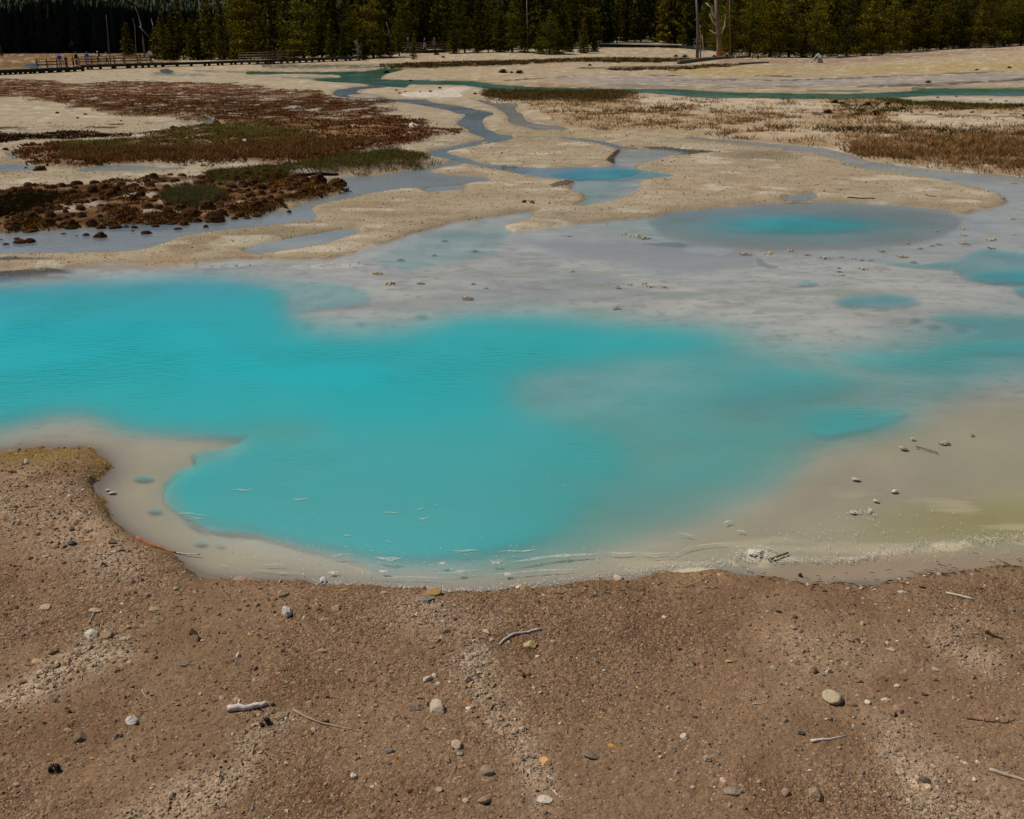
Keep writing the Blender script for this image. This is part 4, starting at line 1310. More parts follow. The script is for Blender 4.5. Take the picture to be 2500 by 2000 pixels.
_BX = [380, 600, 880, 1000, 1100, 1250, 1380, 1470, 1600, 1760, 1900, 2060, 2200, 2350, 2500, 3100]
_BY = [144, 143, 140, 128, 126, 124, 119, 110, 109, 128, 136, 134, 124, 116, 108, 100]
rows_px = np.arange(384, 2760, 24.0)
back_items = []
for k in range(8):
    for px in rows_px:
        pxx = px + R.uniform(-11, 11) + 11 * (k % 2)
        x, y = at(pxx, np.interp(pxx, _BX, _BY))
        y2 = y + 1.0 + k * 6.0 + R.uniform(0, 4.0)
        x2 = x / y * y2
        if pxx < 575 and k > 1:
            continue
        hgt = (R.uniform(3.5, 7.0) if R.random() < (0.55 if k == 0 else 0.2) else R.uniform(7.0, 13.0)) if pxx > 575 else R.uniform(4.0, 8.0)
        if 1440 < pxx < 1720 and k < 1:
            continue
        if k < 3 and n_trees < 296 and pxx < 2580:
            pine(x2, y2, hgt, R.choice([0, 1, 3, 1, 5, 0, 4] if pxx < 1720 else [3, 5, 7, 5, 1]), "dark green pine in the crowded rows behind the forest edge" if k > 1 else
                 pick_label(("low" if hgt < 5 else "middling" if hgt < 8 else "tall" if hgt < 10.5 else "towering") + (" second-row pine" if k == 0 else " third-row pine"), pxx, np.interp(pxx, _BX, _BY), TREE_MARKS, "dark green pine in the crowded rows behind the forest edge"), "pines in the back rows", R, R.uniform(0.8, 1.2))
        else:
            back_items.append((x2, y2, float(gz(x2, y2)) - 0.1, hgt + 1.5, R.uniform(3.0, 4.4), np.array(t3((64, 66, 28))) * R.uniform(0.6, 1.2)))
Vv, Ff, Cc = conifer_soup(back_items, R, 8, 8)
tag(link("forest", mesh_np("forest", Vv, Ff, M_VCOL, False, [("tone", 'FLOAT_COLOR', Cc)])), "deep forest behind the counted rows of pines", None, None, "stuff")


# ------------------------------------------------------------------ dead trees, logs, stumps
def plane_pt(px, py, Y):
    xc, dy, dz = ray(px, py)
    return (float(xc / dy * Y), float(Y), float(CAM_H + dz / dy * Y))


def snag(name, base, pts, r0, r1, rgb, label, cat="dead tree", branches=(), foot=None, twigs=0, seed=1):
    bx, by = at(*base)
    q = [plane_pt(base[0], base[1], by)] + [plane_pt(px, py, by) for px, py in pts]
    root = empty(name, q[0])
    tag(root, label, cat, "dead trees and snags")
    fresh(label)
    n = len(q)
    o0 = Vector(q[0])
    rel = [tuple(Vector(p) - o0) for p in q]
    rel[0] = (rel[0][0], rel[0][1], rel[0][2] - 0.2)
    mb = MB().tube(rel, [r0 + (r1 - r0) * i / (n - 1) for i in range(n)], 7)
    link("trunk", mb.mesh("trunk", M_WOOD, True), root, color=t3(rgb))
    rr = random.Random(seed)
    for br in branches:
        b = [Vector(plane_pt(px, py, by)) - o0 for px, py in br]
        for i, p in enumerate(b):
            p.y += 0.25 * (len(b) - 1 - i) * rr.uniform(-1, 1)
        link("branch", MB().tube([tuple(p) for p in b], [0.05 + 0.06 * i / (len(b) - 1) for i in range(len(b))], 5).mesh("branch", M_WOOD, True), root, color=t3((190, 184, 170)))
    for k in range(twigs):
        f = rr.uniform(0.15, 0.95)
        i = min(int(f * (n - 1)), n - 2)
        p = Vector(rel[i]).lerp(Vector(rel[i + 1]), f * (n - 1) - i)
        a = rr.uniform(0, 6.28)
        L = rr.uniform(0.5, 1.3) * (1.15 - f)
        d = Vector((math.cos(a), math.sin(a), rr.uniform(-.5, .25)))
        link("branch", MB().tube([tuple(p), tuple(p + d * L * 0.6), tuple(p + d * L + Vector((0, 0, -0.2 * L)))], [0.035, 0.025, 0.01], 4).mesh("branch", M_WOOD, True), root, color=t3((136, 130, 118)))
    return root


snag("dead_tree", (353, 139), [(349, 97), (345, 65), (338, 36), (330, 18)], 0.20, 0.05, (126, 112, 98), "tall curved bare trunk beside the lone bushy pine")
snag("leaning_pole", (381, 140), [(380, 114), (373, 101), (357, 83), (339, 64)], 0.07, 0.03, (176, 168, 152), "pale pole leaning left across the tall curved bare trunk")
snag("dead_tree", (332, 138), [(329, 63), (324, 47)], 0.09, 0.03, (150, 142, 128), "thin snag poking out above the lone bushy pine")
snag("dead_tree", (378, 141), [(376, 81), (373, 62), (369, 45)], 0.09, 0.03, (150, 142, 128), "thin forward-leaning snag right of the tall curved bare trunk")
snag("dead_tree", (267, 133), [(266, 120), (263, 78), (259, 36)], 0.28, 0.08, (86, 80, 72), "dark bare trunk standing on the plain in front of the shaded wood")
snag("dead_tree", (493, 142), [(489, 42), (485, -2)], 0.12, 0.06, (164, 156, 142), "thin pale snag rising between the left-hand pines")
snag("dead_tree", (566, 142), [(564, 32), (560, -4)], 0.11, 0.05, (150, 142, 128), "second thin snag just left of the railed lookout platform")
snag("dead_tree", (667, 144), [(667, 124), (669, 111), (664, 93), (656, 74), (654, 56), (653, 35)], 0.10, 0.04, (182, 176, 164), "white twisted snag with curling twigs behind the lookout platform", twigs=26, seed=4)
snag("dead_tree", (872, 149), [(872, 120), (871, 94)], 0.10, 0.03, (124, 118, 108), "small grey dead conifer with drooping twigs at the forest edge", twigs=46, seed=6)
snag("dead_tree", (955, 140), [(952, 88), (947, 68), (943, 53)], 0.08, 0.03, (156, 148, 132), "short leaning pale stick-like snag in mid forest")
snag("dead_tree", (1288, 130), [(1287, 45), (1286, -4)], 0.10, 0.06, (120, 108, 92), "thin grey snag rising through the middle pines")
snag("dead_tree", (1702, 146), [(1704, 93), (1703, 46), (1700, -10)], 0.20, 0.13, (112, 100, 88), "straight grey dead trunk at the end of the curving walkway", twigs=8, seed=8)
snag("dead_tree", (1757, 144), [(1756, 110), (1754, 74), (1751, 43), (1747, -10)], 0.36, 0.20, (128, 106, 82), "big forked dead tree with an orange foot and raised pale limbs",
     branches=[[(1723, 7), (1737, 20), (1738, 33), (1748, 45)], [(1731, 34), (1739, 50), (1749, 64)], [(1770, 34), (1769, 65), (1760, 80)], [(1731, 74), (1743, 81), (1753, 83)]], seed=9)
bx, by = at(1757, 144)
foot_o = Vector(plane_pt(1757, 144, by))
dt = [o for o in bpy.data.objects if o.get("label", "").startswith("big forked dead tree")][0]
link("bare_wood_foot", MB().tube([(0, 0, -0.2), tuple(Vector(plane_pt(1756, 112, by)) - foot_o), tuple(Vector(plane_pt(1755, 84, by)) - foot_o)], [0.40, 0.31, 0.24], 8).mesh("bare_wood_foot", M_WOOD, True), dt, color=t3((186, 116, 52)))
snag("dead_tree", (1783, 141), [(1782, 41), (1781, -6)], 0.11, 0.07, (124, 84, 56), "brown bare trunk against the dense pines right of the forked dead tree")
snag("dead_tree", (1710, 143), [(1711, 93), (1709, 60)], 0.10, 0.03, (122, 114, 102), "small twiggy dead tree beside the straight grey dead trunk", twigs=26, seed=11)
snag("broken_stump", (1718, 124), [(1717, 113), (1714, 85)], 0.10, 0.04, (192, 152, 84), "yellowish splintered stump right of the straight grey dead trunk")
snag("broken_stump", (1836, 144), [(1836, 130)], 0.16, 0.10, (178, 116, 60), "short orange stump at the foot of the dense pines")
snag("broken_stump", (1851, 145), [(1850, 130)], 0.14, 0.07, (62, 52, 44), "short dark stump beside the short orange stump")
snag("broken_stump", (1797, 144), [(1796, 134)], 0.22, 0.08, (160, 150, 136), "pale broken stump at the end of the fallen log")
snag("root_stump", (2004, 155), [(2001, 146), (1996, 131)], 0.30, 0.12, (170, 158, 142), "upturned pale root stump splayed on the bare slope", cat="stump",
     branches=[[(1966, 158), (1984, 150), (1998, 140)], [(2008, 156), (2003, 142), (1999, 134)], [(2016, 143), (2006, 138), (1998, 132)], [(1985, 145), (1992, 138), (1997, 133)]], seed=12)


def log(pts, r0, r1, rgb, label, name="fallen_log", cat="log", lift=0.6, mat=None, knots=0, seed=0, group=None):
    """A stick or log lying along ground points given as photo pixels."""
    P = [at(*p) for p in pts]
    W = [Vector((x, y, float(gz(x, y)) + (r0 + (r1 - r0) * i / max(1, len(P) - 1)) * lift)) for i, (x, y) in enumerate(P)]
    # in-between points with a little wander
    Q, rad = [], []
    rr = random.Random(seed + len(label))
    n = 3
    for i in range(len(W) - 1):
        for k in range(n):
            t = k / n
            p = W[i].lerp(W[i + 1], t)
            if 0 < i * n + k:
                p += Vector((rr.uniform(-1, 1), rr.uniform(-1, 1), rr.uniform(-.3, .3))) * r0 * 0.35
            Q.append(p)
            f = (i + t) / (len(W) - 1)
            rad.append((r0 + (r1 - r0) * f) * rr.uniform(0.86, 1.14))
    Q.append(W[-1])
    rad.append(r1)
    for q, rq in zip(Q, rad):
        q.z = max(q.z, float(gz(q.x, q.y)) + rq * 0.45, float(zb(q.x, q.y)) - WATER_DROP - rq * 0.25)
    o0 = Q[0].copy()
    mb = MB().tube([tuple(q - o0) for q in Q], rad, 8)
    for k in range(knots):
        i = rr.randrange(1, len(Q) - 1)
        d = Vector((rr.uniform(-1, 1), rr.uniform(-1, 1), rr.uniform(0.1, .8))).normalized()
        L = r0 * rr.uniform(2, 5)
        mb.tube([tuple(Q[i] - o0), tuple(Q[i] - o0 + d * L)], [rad[i] * 0.5, rad[i] * 0.25], 5)
    o = link(name, mb.mesh(name, mat or M_WOOD, True), None, loc=tuple(o0), color=t3(rgb))
    tag(o, label, cat, group)
    fresh(label)
    return o


log([(1657, 158), (1700, 152), (1761, 145), (1828, 142)], 0.26, 0.18, (112, 92, 76), "long grey-brown fallen log in front of the forked dead tree")
log([(1804, 160), (1840, 157), (1876, 155)], 0.14, 0.08, (104, 86, 70), "short fallen log on the bare slope right of the long one")
log([(2040, 144), (2070, 141), (2100, 139)], 0.14, 0.10, (150, 138, 122), "pale fallen log lying under the right-hand pines")
log([(693, 421), (715, 416), (740, 414)], 0.06, 0.04, (110, 96, 80), "grey log lying on the reed strip", knots=2)
log([(737, 436), (780, 432), (826, 430)], 0.05, 0.03, (40, 32, 26), "dark wet log along the edge of the left stream")
log([(596, 354), (602, 360)], 0.05, 0.05, (216, 204, 186), "white bone-like branch lying on the brown moss", knots=2)
log([(1006, 317), (1020, 319)], 0.12, 0.10, (206, 190, 168), "whitish driftwood scrap at the tip of the brown moss", knots=2)


# ------------------------------------------------------------------ boardwalks
def boardwalk(name, label, base_pts, height, width=1.9, rail=None, rgb=(70, 66, 52), pier=2.0, back_rail=None):
    """base_pts: photo pixels where the ground meets the front of the walkway; rail: (from, to) fractions with a front rail."""
    P = [Vector((*at(*p), 0)) for p in base_pts]
    for p in P:
        p.z = float(gz(p.x, p.y))
    seg = [0.0]
    for a, b in zip(P, P[1:]):
        seg.append(seg[-1] + (b - a).length)
    total = seg[-1]

    def along(s):
        s = min(max(s, 0), total)
        i = max(0, min(int(np.searchsorted(seg, s, 'right')) - 1, len(P) - 2))
        t = (s - seg[i]) / max(1e-6, seg[i + 1] - seg[i])
        d = (P[i + 1] - P[i]).normalized()
        back = Vector((-d.y, d.x, 0)).normalized()
        if back.y < 0:
            back = -back
        return P[i].lerp(P[i + 1], t), d, back

    o = along(0)[0].copy()
    root = empty(name, tuple(o))
    tag(root, label, "boardwalk", "boardwalks round the basin")
    fresh(label)
    deck = MB()
    s = 0.0
    rr = random.Random(len(label))
    while s < total:
        p, d, b = along(s + 0.07)
        c = p + b * width * 0.5 - o
        c.z = p.z + height - o.z + rr.uniform(-.006, .006)
        deck.box(tuple(c), (0.138, width, 0.05), math.atan2(d.y, d.x))
        s += 0.15
    tag(link("deck", deck.mesh("deck", M_BOARD), root, color=t3(rgb)), kind="stuff")
    for off in (0.08, width - 0.08):
        s = 0.0
        while s < total - 0.5:
            e = min(s + pier * 2, total)
            p, d, b = along(s)
            q, _, b2 = along(e)
            m = (p + b * off + q + b2 * off) * 0.5 - o
            m.z = (p.z + q.z) * 0.5 + height - 0.18 - o.z
            mb = MB().box((0, 0, 0), ((q - p).length, 0.12, 0.30), 0)
            ob = link("beam", mb.mesh("beam", M_BOARD), root, loc=tuple(m), color=t3(tuple(int(c * 0.75) for c in rgb)))
            ob.rotation_euler = (0, -math.atan2(q.z - p.z, (q - p).length), math.atan2((q - p).y, (q - p).x))
            s = e
    post_me = MB().box((0, 0, 0), (0.34, 0.24, 1.0)).mesh("support_post", M_BOARD)
    s = 0.3
    while s < total:
        p, d, b = along(s)
        for off in (0.1, width - 0.1):
            q = p + b * off - o
            g = float(gz(*(p + b * off)[:2])) - 0.25
            top = p.z + height - 0.27
            ob = link("support_post", post_me, root, loc=(q.x, q.y, (g + top) * 0.5 - o.z), color=t3(tuple(int(c * 0.8) for c in rgb)))
            ob.scale = (1, 1, max(0.1, top - g))
        s += pier
    rp_me = MB().box((0, 0, 0), (0.12, 0.12, 1.25)).mesh("railing_post", M_BOARD)
    for rng_, off in ((rail, -0.07), (back_rail, width + 0.07)):
        if not rng_:
            continue
        s0, s1 = rng_[0] * total, rng_[1] * total
        n = max(2, int(round((s1 - s0) / 2.1)) + 1)
        st = [s0 + (s1 - s0) * i / (n - 1) for i in range(n)]
        pr = None
        for s in st:
            p, d, b = along(s)
            q = p + b * off - o
            z = p.z + height - o.z
            link("railing_post", rp_me, root, loc=(q.x, q.y, z + 0.48), color=t3((124, 106, 78)))
            if pr is not None:
                for hz in (1.08, 0.74, 0.40):
                    a_, b_ = Vector((pr[0], pr[1], pr[2] + hz)), Vector((q.x, q.y, z + hz))
                    v = b_ - a_
                    ob = link("rail", MB().box((0, 0, 0), (v.length + 0.1, 0.06 if hz < 1 else 0.16, 0.13 if hz < 1 else 0.06)).mesh("rail", M_BOARD), root, loc=tuple((a_ + b_) * 0.5 + Vector((0, -0.09 if off < 0 else 0.09, 0))), color=t3((118, 102, 76)))
                    ob.rotation_euler = (0, -math.atan2(v.z, math.hypot(v.x, v.y)), math.atan2(v.y, v.x))
            pr = (q.x, q.y, z)
    return along, height, total


BW_L = boardwalk("boardwalk", "long low dark boardwalk entering from the left edge", [(-320, 196), (0, 185), (110, 180), (208, 175)], 0.52, 2.2, rgb=(46, 54, 40), back_rail=(0.80, 0.99))
BW_M = boardwalk("boardwalk", "railed boardwalk with the group of visitors on the left", [(212, 172), (255, 170), (320, 168), (392, 165)], 0.62, 2.2, rail=(0.0, 0.86), back_rail=(0.05, 0.98), rgb=(88, 82, 62))
BW_C = boardwalk("boardwalk", "low unrailed boardwalk running right below the left-hand pines", [(392, 165), (480, 163), (586, 159)], 0.58, 1.9, rgb=(50, 52, 40))
BW_D = boardwalk("boardwalk", "railed lookout platform in front of the white twisted snag", [(586, 159), (640, 159), (682, 157)], 0.60, 3.0, rail=(0.0, 0.97), back_rail=(0.02, 0.98), rgb=(86, 80, 62))
BW_E = boardwalk("boardwalk", "low boardwalk leading from the lookout platform into the pines", [(682, 157), (760, 154), (885, 149)], 0.58, 1.9, rail=(0.0, 0.12), rgb=(70, 68, 52))
BW_F = boardwalk("boardwalk", "railed walkway with three visitors among the middle pines", [(978, 131), (1040, 131), (1092, 129)], 0.42, 2.0, rail=(0.0, 1.0), rgb=(92, 84, 64))
BW_G = boardwalk("boardwalk", "curving plank walkway without rails before the right-hand forest", [(1462, 117), (1530, 117), (1600, 117), (1660, 119), (1762, 127)], 0.42, 1.9, rgb=(46, 58, 40), pier=3.2)

# ------------------------------------------------------------------ scatter helpers
def hit_many(px, py):
    X, Y = np.empty(len(px)), np.empty(len(px))
    for i in range(0, len(px), 8000):
        X[i:i + 8000], Y[i:i + 8000] = hit(px[i:i + 8000], py[i:i + 8000])
    return X, Y


def scatter(n, box, mask, power=1.0, seed=0):
    """n candidate points spread evenly over a part of the view, kept where the ground mask is strong."""
    g = np.random.default_rng(seed)
    px, py = g.uniform(box[0], box[2], n), g.uniform(box[1], box[3], n)
    X, Y = hit_many(px, py)
    m = sample(mask, X, Y)
    keep = g.random(n) < m ** power
    return X[keep], Y[keep], g


def blades(name, sets, label, per=5):
    Vs, Fs, Cs = [], [], []
    n0 = 0
    for (X, Y, g, h0, h1, spread, wid, cols_, weights) in sets:
        n = len(X)
        if n == 0:
            continue
        Z = gz(X, Y)
        ci = g.choice(len(cols_), n, p=np.array(weights) / sum(weights))
        cc = np.array([lin(c) for c in cols_])[ci] * g.uniform(0.7, 1.3, (n, 1))
        hh = g.uniform(h0, h1, n)
        for b in range(per):
            a = g.uniform(0, 6.283, n)
            rr = spread * np.sqrt(g.random(n))
            bx, by = X + rr * np.cos(a), Y + rr * np.sin(a)
            h = hh * g.uniform(0.55, 1.1, n)
            lean = h * g.uniform(0.3, 1.6, n)
            la = a + g.uniform(-.6, .6, n)
            wa = g.uniform(0, 6.283, n)
            w = wid * g.uniform(0.7, 1.4, n)
            p0 = np.stack([bx - w * np.cos(wa), by - w * np.sin(wa), Z - 0.01], 1)
            p1 = np.stack([bx + w * np.cos(wa), by + w * np.sin(wa), Z - 0.01], 1)
            p2 = np.stack([bx + lean * np.cos(la), by + lean * np.sin(la), Z + h], 1)
            Vs.append(np.stack([p0, p1, p2], 1).reshape(-1, 3))
            c = cc * g.uniform(0.8, 1.2, (n, 1))
            Cs.append(np.stack([c * 0.8, c * 0.8, c * 1.15], 1).reshape(-1, 3))
            Fs.append(n0 + np.arange(3 * n).reshape(-1, 3))
            n0 += 3 * n
    me = mesh_np(name, np.concatenate(Vs), np.concatenate(Fs), M_GRASS, False, [("tone", 'FLOAT_COLOR', np.concatenate(Cs))])
    return tag(link(name, me), label, None, None, "stuff")


clump = smooth(-0.10, 0.14, fbm(gX * 1.3, gY * 0.9, 4, 111)).astype(np.float32)
clump_big = smooth(-0.14, 0.10, fbm(gX * 0.30, gY * 0.22, 3, 112)).astype(np.float32)
white_gap = np.maximum.reduce([blur(poly_mask([(1560, 235), (1900, 248), (2050, 258), (2010, 285), (1800, 270), (1560, 262)]), 8),
                               blur(poly_mask([(2180, 278), (2500, 286), (5200, 290), (5200, 320), (2500, 318), (2300, 315), (2150, 296)]), 6),
                               blur(poly_mask([(1850, 312), (2040, 325), (2020, 345), (1880, 345), (1700, 330)]), 6)])
dense_r = blur(poly_mask([(2060, 335), (2500, 330), (5200, 330), (5200, 450), (2380, 415), (2200, 400), (2080, 368)]), 8)
dense_l = blur(poly_mask([(1181, 222), (1500, 223), (1560, 232), (1500, 250), (1240, 248), (1181, 240)]), 4)
k_mead = m_mead * np.clip(0.14 + 0.75 * clump * (0.4 + 0.6 * clump_big) - 0.55 * white_gap * (1 - clump * 0.6) + 0.35 * dense_r * (0.3 + clump) + 0.5 * dense_l, 0, 1)
dark_line = organic([(1450, 276), (1640, 262), (1760, 262), (1640, 276), (1480, 286)], 3, 0.8)
dark_line = np.maximum(dark_line, organic([(1850, 311), (2100, 322), (2300, 318), (2500, 332), (5200, 340), (5200, 348), (2500, 340), (2250, 330), (2080, 332), (1850, 318)], 3, 1.0))
dark_line = np.maximum(dark_line, organic([(2050, 262), (2180, 250), (2500, 262), (5200, 268), (5200, 276), (2500, 274), (2250, 276), (2150, 286), (2040, 276)], 3, 0.8))
tanc = [(180, 142, 92), (150, 112, 68), (122, 88, 52), (92, 66, 40), (106, 98, 58)]
mx0, my0 = 1150, 215
blades("meadow_grass", [
    (*scatter(52000, (mx0, my0, 2640, 440), k_mead.astype(np.float32), 1.3, 1), 0.08, 0.24, 0.20, 0.016, tanc, (5, 5, 4, 3, 2)),
    (*scatter(9000, (mx0, my0, 2640, 440), np.clip(dark_line, 0, 1).astype(np.float32), 1.2, 2), 0.14, 0.30, 0.16, 0.018, [(58, 60, 26), (74, 70, 34), (50, 44, 22)], (4, 3, 3)),
    (*scatter(9000, (mx0, my0, 1700, 260), dense_l.astype(np.float32), 1.5, 3), 0.10, 0.24, 0.18, 0.02, [(84, 72, 32), (70, 58, 26), (108, 84, 44)], (4, 3, 3)),
], "dry tan and brown grass tufts of the meadow on the right")
k_big = m_big * np.clip(0.35 + 0.8 * clump, 0, 1)
k_far = organic([(940, 158), (1100, 152), (1300, 148), (1450, 142), (1690, 143), (1690, 153), (1400, 153), (1230, 160), (1050, 167), (960, 166)], 2, 0.6)
k_far = np.maximum(k_far, organic([(640, 157), (900, 159), (1060, 158), (1220, 156), (1100, 165), (940, 168), (640, 168)], 1.5, 0.6) * 0.6)
k_far = np.maximum(k_far, organic([(1480, 170), (1640, 166), (1790, 158), (1820, 161), (1660, 172), (1490, 174)], 1.2, 0.9) * 0.8)
blades("moss_turf", [
    (*scatter(30000, (-60, 192, 1150, 412), k_big.astype(np.float32), 1.0, 4), 0.03, 0.09, 0.22, 0.036, [(112, 62, 30), (80, 44, 22), (132, 88, 46), (144, 112, 68), (92, 82, 40)], (6, 5, 3, 2, 1)),
    (*scatter(6000, (-60, 318, 400, 430), m_band.astype(np.float32), 1.0, 5), 0.03, 0.09, 0.18, 0.03, [(64, 40, 22), (44, 28, 16), (80, 60, 32)], (4, 4, 2)),
    (*scatter(26000, (-60, 430, 860, 575), (m_front * clump).astype(np.float32), 1.0, 6), 0.02, 0.06, 0.12, 0.02, [(110, 68, 30), (78, 48, 22), (142, 104, 50), (84, 78, 36)], (5, 5, 3, 1)),
    (*scatter(9000, (930, 140, 1830, 176), k_far.astype(np.float32), 1.0, 7), 0.10, 0.28, 0.3, 0.05, [(84, 66, 34), (66, 58, 28), (102, 80, 48)], (4, 3, 3)),
], "low red-brown moss and sedge turf on the left flats")
k_green = m_green * (0.15 + 0.85 * clump)
low_tan = organic([(180, 378), (420, 372), (700, 352), (900, 344), (960, 350), (760, 390), (560, 400), (300, 398), (120, 405)], 6, 0.8)
blades("green_sedge", [
    (*scatter(11000, (100, 300, 860, 382), k_green.astype(np.float32), 1.0, 8), 0.07, 0.16, 0.2, 0.012, [(116, 118, 54), (96, 100, 46), (146, 124, 70), (122, 84, 46)], (5, 4, 2, 2)),
    (*scatter(10000, (490, 380, 1070, 470), m_strip.astype(np.float32), 1.0, 9), 0.05, 0.13, 0.15, 0.011, [(104, 104, 48), (84, 80, 36), (122, 98, 54), (88, 56, 28)], (5, 4, 2, 2)),
    (*scatter(5000, (380, 460, 560, 530), blur(poly_mask([(400, 492), (440, 478), (520, 478), (540, 495), (480, 512), (410, 505)]), 5), 1.0, 10), 0.10, 0.22, 0.08, 0.009, [(96, 94, 54), (78, 70, 40), (112, 98, 60)], (4, 3, 2)),
    (*scatter(4000, (-40, 460, 160, 540), blur(poly_mask([(-40, 520), (0, 500), (60, 490), (150, 484), (160, 492), (60, 530), (-40, 545)]), 5), 1.0, 12), 0.06, 0.15, 0.08, 0.010, [(50, 46, 22), (40, 32, 18)], (4, 3)),
    (*scatter(10000, (100, 340, 980, 410), low_tan.astype(np.float32), 1.0, 11), 0.08, 0.20, 0.14, 0.013, [(142, 104, 60), (112, 78, 42), (84, 56, 30)], (4, 4, 3)),
    (*scatter(4000, (2090, 238, 2640, 276), organic([(2130, 245), (2190, 242), (2230, 252), (2500, 258), (5200, 262), (5200, 268), (2400, 268), (2200, 262)], 2, 0.6), 1.0, 13), 0.08, 0.16, 0.2, 0.03, [(92, 96, 34), (74, 80, 30)], (1, 1)),
], "green and straw sedge standing in strips on the flats")


# ------------------------------------------------------------------ rounded mossy mounds by the left stream
def lump_mesh(name, seed, sub, sx, sy, sz, amp, freq, mat, flat=0.0, cuts=0, smooth_shade=True, tone_fn=None):
    bm = bmesh.new()
    bmesh.ops.create_icosphere(bm, subdivisions=sub, radius=1.0)
    r = random.Random(seed)
    P = np.array([v.co[:] for v in bm.verts])
    F = np.array([[v.index for v in f.verts] for f in bm.faces])
    bm.free()
    for _ in range(cuts):
        n = np.array([r.gauss(0, 1), r.gauss(0, 1), r.gauss(0, 1)])
        n /= np.linalg.norm(n)
        d = r.uniform(0.45, 0.85)
        t = P @ n - d
        P = P - np.where(t > 0, t, 0)[:, None] * n[None, :]
    o = seed * 3.7
    nn = fbm(P[:, 0] * freq + o, P[:, 1] * freq + P[:, 2] * 1.7 * freq, 3, seed) + 0.6 * fbm(P[:, 2] * freq * 2 + o, P[:, 0] * freq * 2 - P[:, 1] * freq, 3, seed + 7)
    P = P * (1 + amp * nn)[:, None]
    if flat:
        P[:, 2] = np.where(P[:, 2] < -flat, -flat, P[:, 2])
    P = P * np.array([sx, sy, sz])
    attrs = [("tone", 'FLOAT_COLOR', tone_fn(P, r))] if tone_fn else []
    return mesh_np(name, P, F, mat, smooth_shade, attrs)


def moss_tone(P, r):
    up = smooth(-0.15, 0.45, P[:, 2] / max(1e-6, P[:, 2].max()) + 0.35 * fbm(P[:, 0] * 9, P[:, 1] * 9, 3, r.randrange(99)))
    lo, hi = lin((156, 108, 44)), lin((84, 50, 24))
    c = lo[None, :] * (1 - up[:, None]) + hi[None, :] * up[:, None]
    return c * (1 + 0.9 * fbm(P[:, 0] * 14, P[:, 1] * 14 + P[:, 2] * 11, 3, r.randrange(99)))[:, None]


M_MOSS = None
k = NT("mound_moss")
a_ = k.attr("tone").outputs["Color"]
nz_ = k.noise(60, 5, k.pos(), 0.7)
oi_ = k.n("ShaderNodeObjectInfo")
cc_ = k.mixc(1.0, k.vscale(a_, k.ramp(nz_.outputs["Fac"], 0.3, 0.7, 0.55, 1.45)), oi_.outputs["Color"], 'MULTIPLY')
k.bsdf(cc_, 0.95, 0.1, k.bump(nz_.outputs["Fac"], 0.9, 0.03))
M_MOSS = k.m
MOUNDS = [lump_mesh("moss_mound", 20 + i, 4, 1, 0.95, (0.95, 0.75, 1.05, 0.6, 0.85)[i], 0.55, 2.6, M_MOSS, 0.25, 0, True, moss_tone) for i in range(5)]
M_LIST = [(242, 580, 27), (355, 571, 22), (323, 564, 10), (432, 560, 22), (447, 550, 27), (390, 547, 23), (434, 540, 18), (479, 542, 26), (520, 542, 50), (539, 529, 26), (465, 535, 40), (504, 525, 36),
          (408, 533, 31), (351, 541, 31), (306, 555, 18), (278, 558, 31), (244, 558, 26), (221, 553, 28), (166, 558, 40), (114, 558, 34), (70, 567, 30), (26, 564, 34), (70, 592, 26), (44, 594, 32), (12, 597, 18),
          (39, 584, 16), (153, 571, 14), (186, 575, 9), (208, 575, 17), (377, 554, 20), (501, 555, 16), (2, 585, 10), (75, 550, 28), (678, 505, 26), (624, 516, 28), (645, 508, 16), (654, 517, 13), (696, 509, 12),
          (705, 519, 13), (583, 529, 24), (602, 534, 21), (626, 529, 24), (571, 535, 18), (543, 541, 12), (594, 513, 16), (783, 474, 21), (801, 474, 16), (823, 467, 42), (745, 456, 26), (776, 457, 36), (722, 466, 28),
          (755, 482, 18), (563, 471, 28), (139, 280, 10), (189, 292, 8), (423, 320, 16), (447, 317, 14), (527, 305, 18), (495, 308, 12), (295, 299, 7), (12, 370, 14), (79, 362, 14), (95, 418, 26), (208, 283, 8), (61, 410, 10)]
MOUND_MARKS = [(242, 580, "the lone dark mound in the wide stream"), (355, 571, "the second lone mound in the stream"), (432, 560, "the paired mounds at the stream edge"), (640, 440, "the reed strip"), (772, 520, "the stream bend by the sand bank"),
               (60, 655, "the dark streaked silt"), (700, 527, "the pale mud tongue"), (823, 467, "the wide mound at the right tip"), (470, 495, "the grassy tuft patch"), (44, 594, "the wide outlying mound on the left"), (780, 432, "the dark wet log")]
fixed = {(242, 580): "lone dark round mound standing in the middle of the wide stream", (355, 571): "second round mound standing alone in the stream with wet foot", (823, 467): "wide ochre mound at the right tip of the mound bed",
         (44, 594): "wide low outlying mound on the far left of the stream", (432, 560): "small paired mound at the stream edge, front one of two", (447, 550): "larger paired mound at the stream edge, rear one of two",
         (139, 280): "small dark hummock alone on the pale flat beside the brown moss"}
n_m = 0
R2 = random.Random(77)
pts = list(M_LIST)
tries = 0
while len(pts) < 215 and tries < 9000:
    tries += 1
    px, py = R2.uniform(-10, 860), R2.uniform(440, 575)
    x, y = at(px, py)
    if sample(m_front, np.array([x]), np.array([y]))[0] < 0.5 or (400 < px < 545 and 475 < py < 512):
        continue
    w = R2.uniform(12, 30)
    if any(abs(px - a) < 0.36 * (w + b_) and abs(py - c) < 0.22 * (w + b_) for a, c, b_ in pts):
        continue
    pts.append((px, py, w))
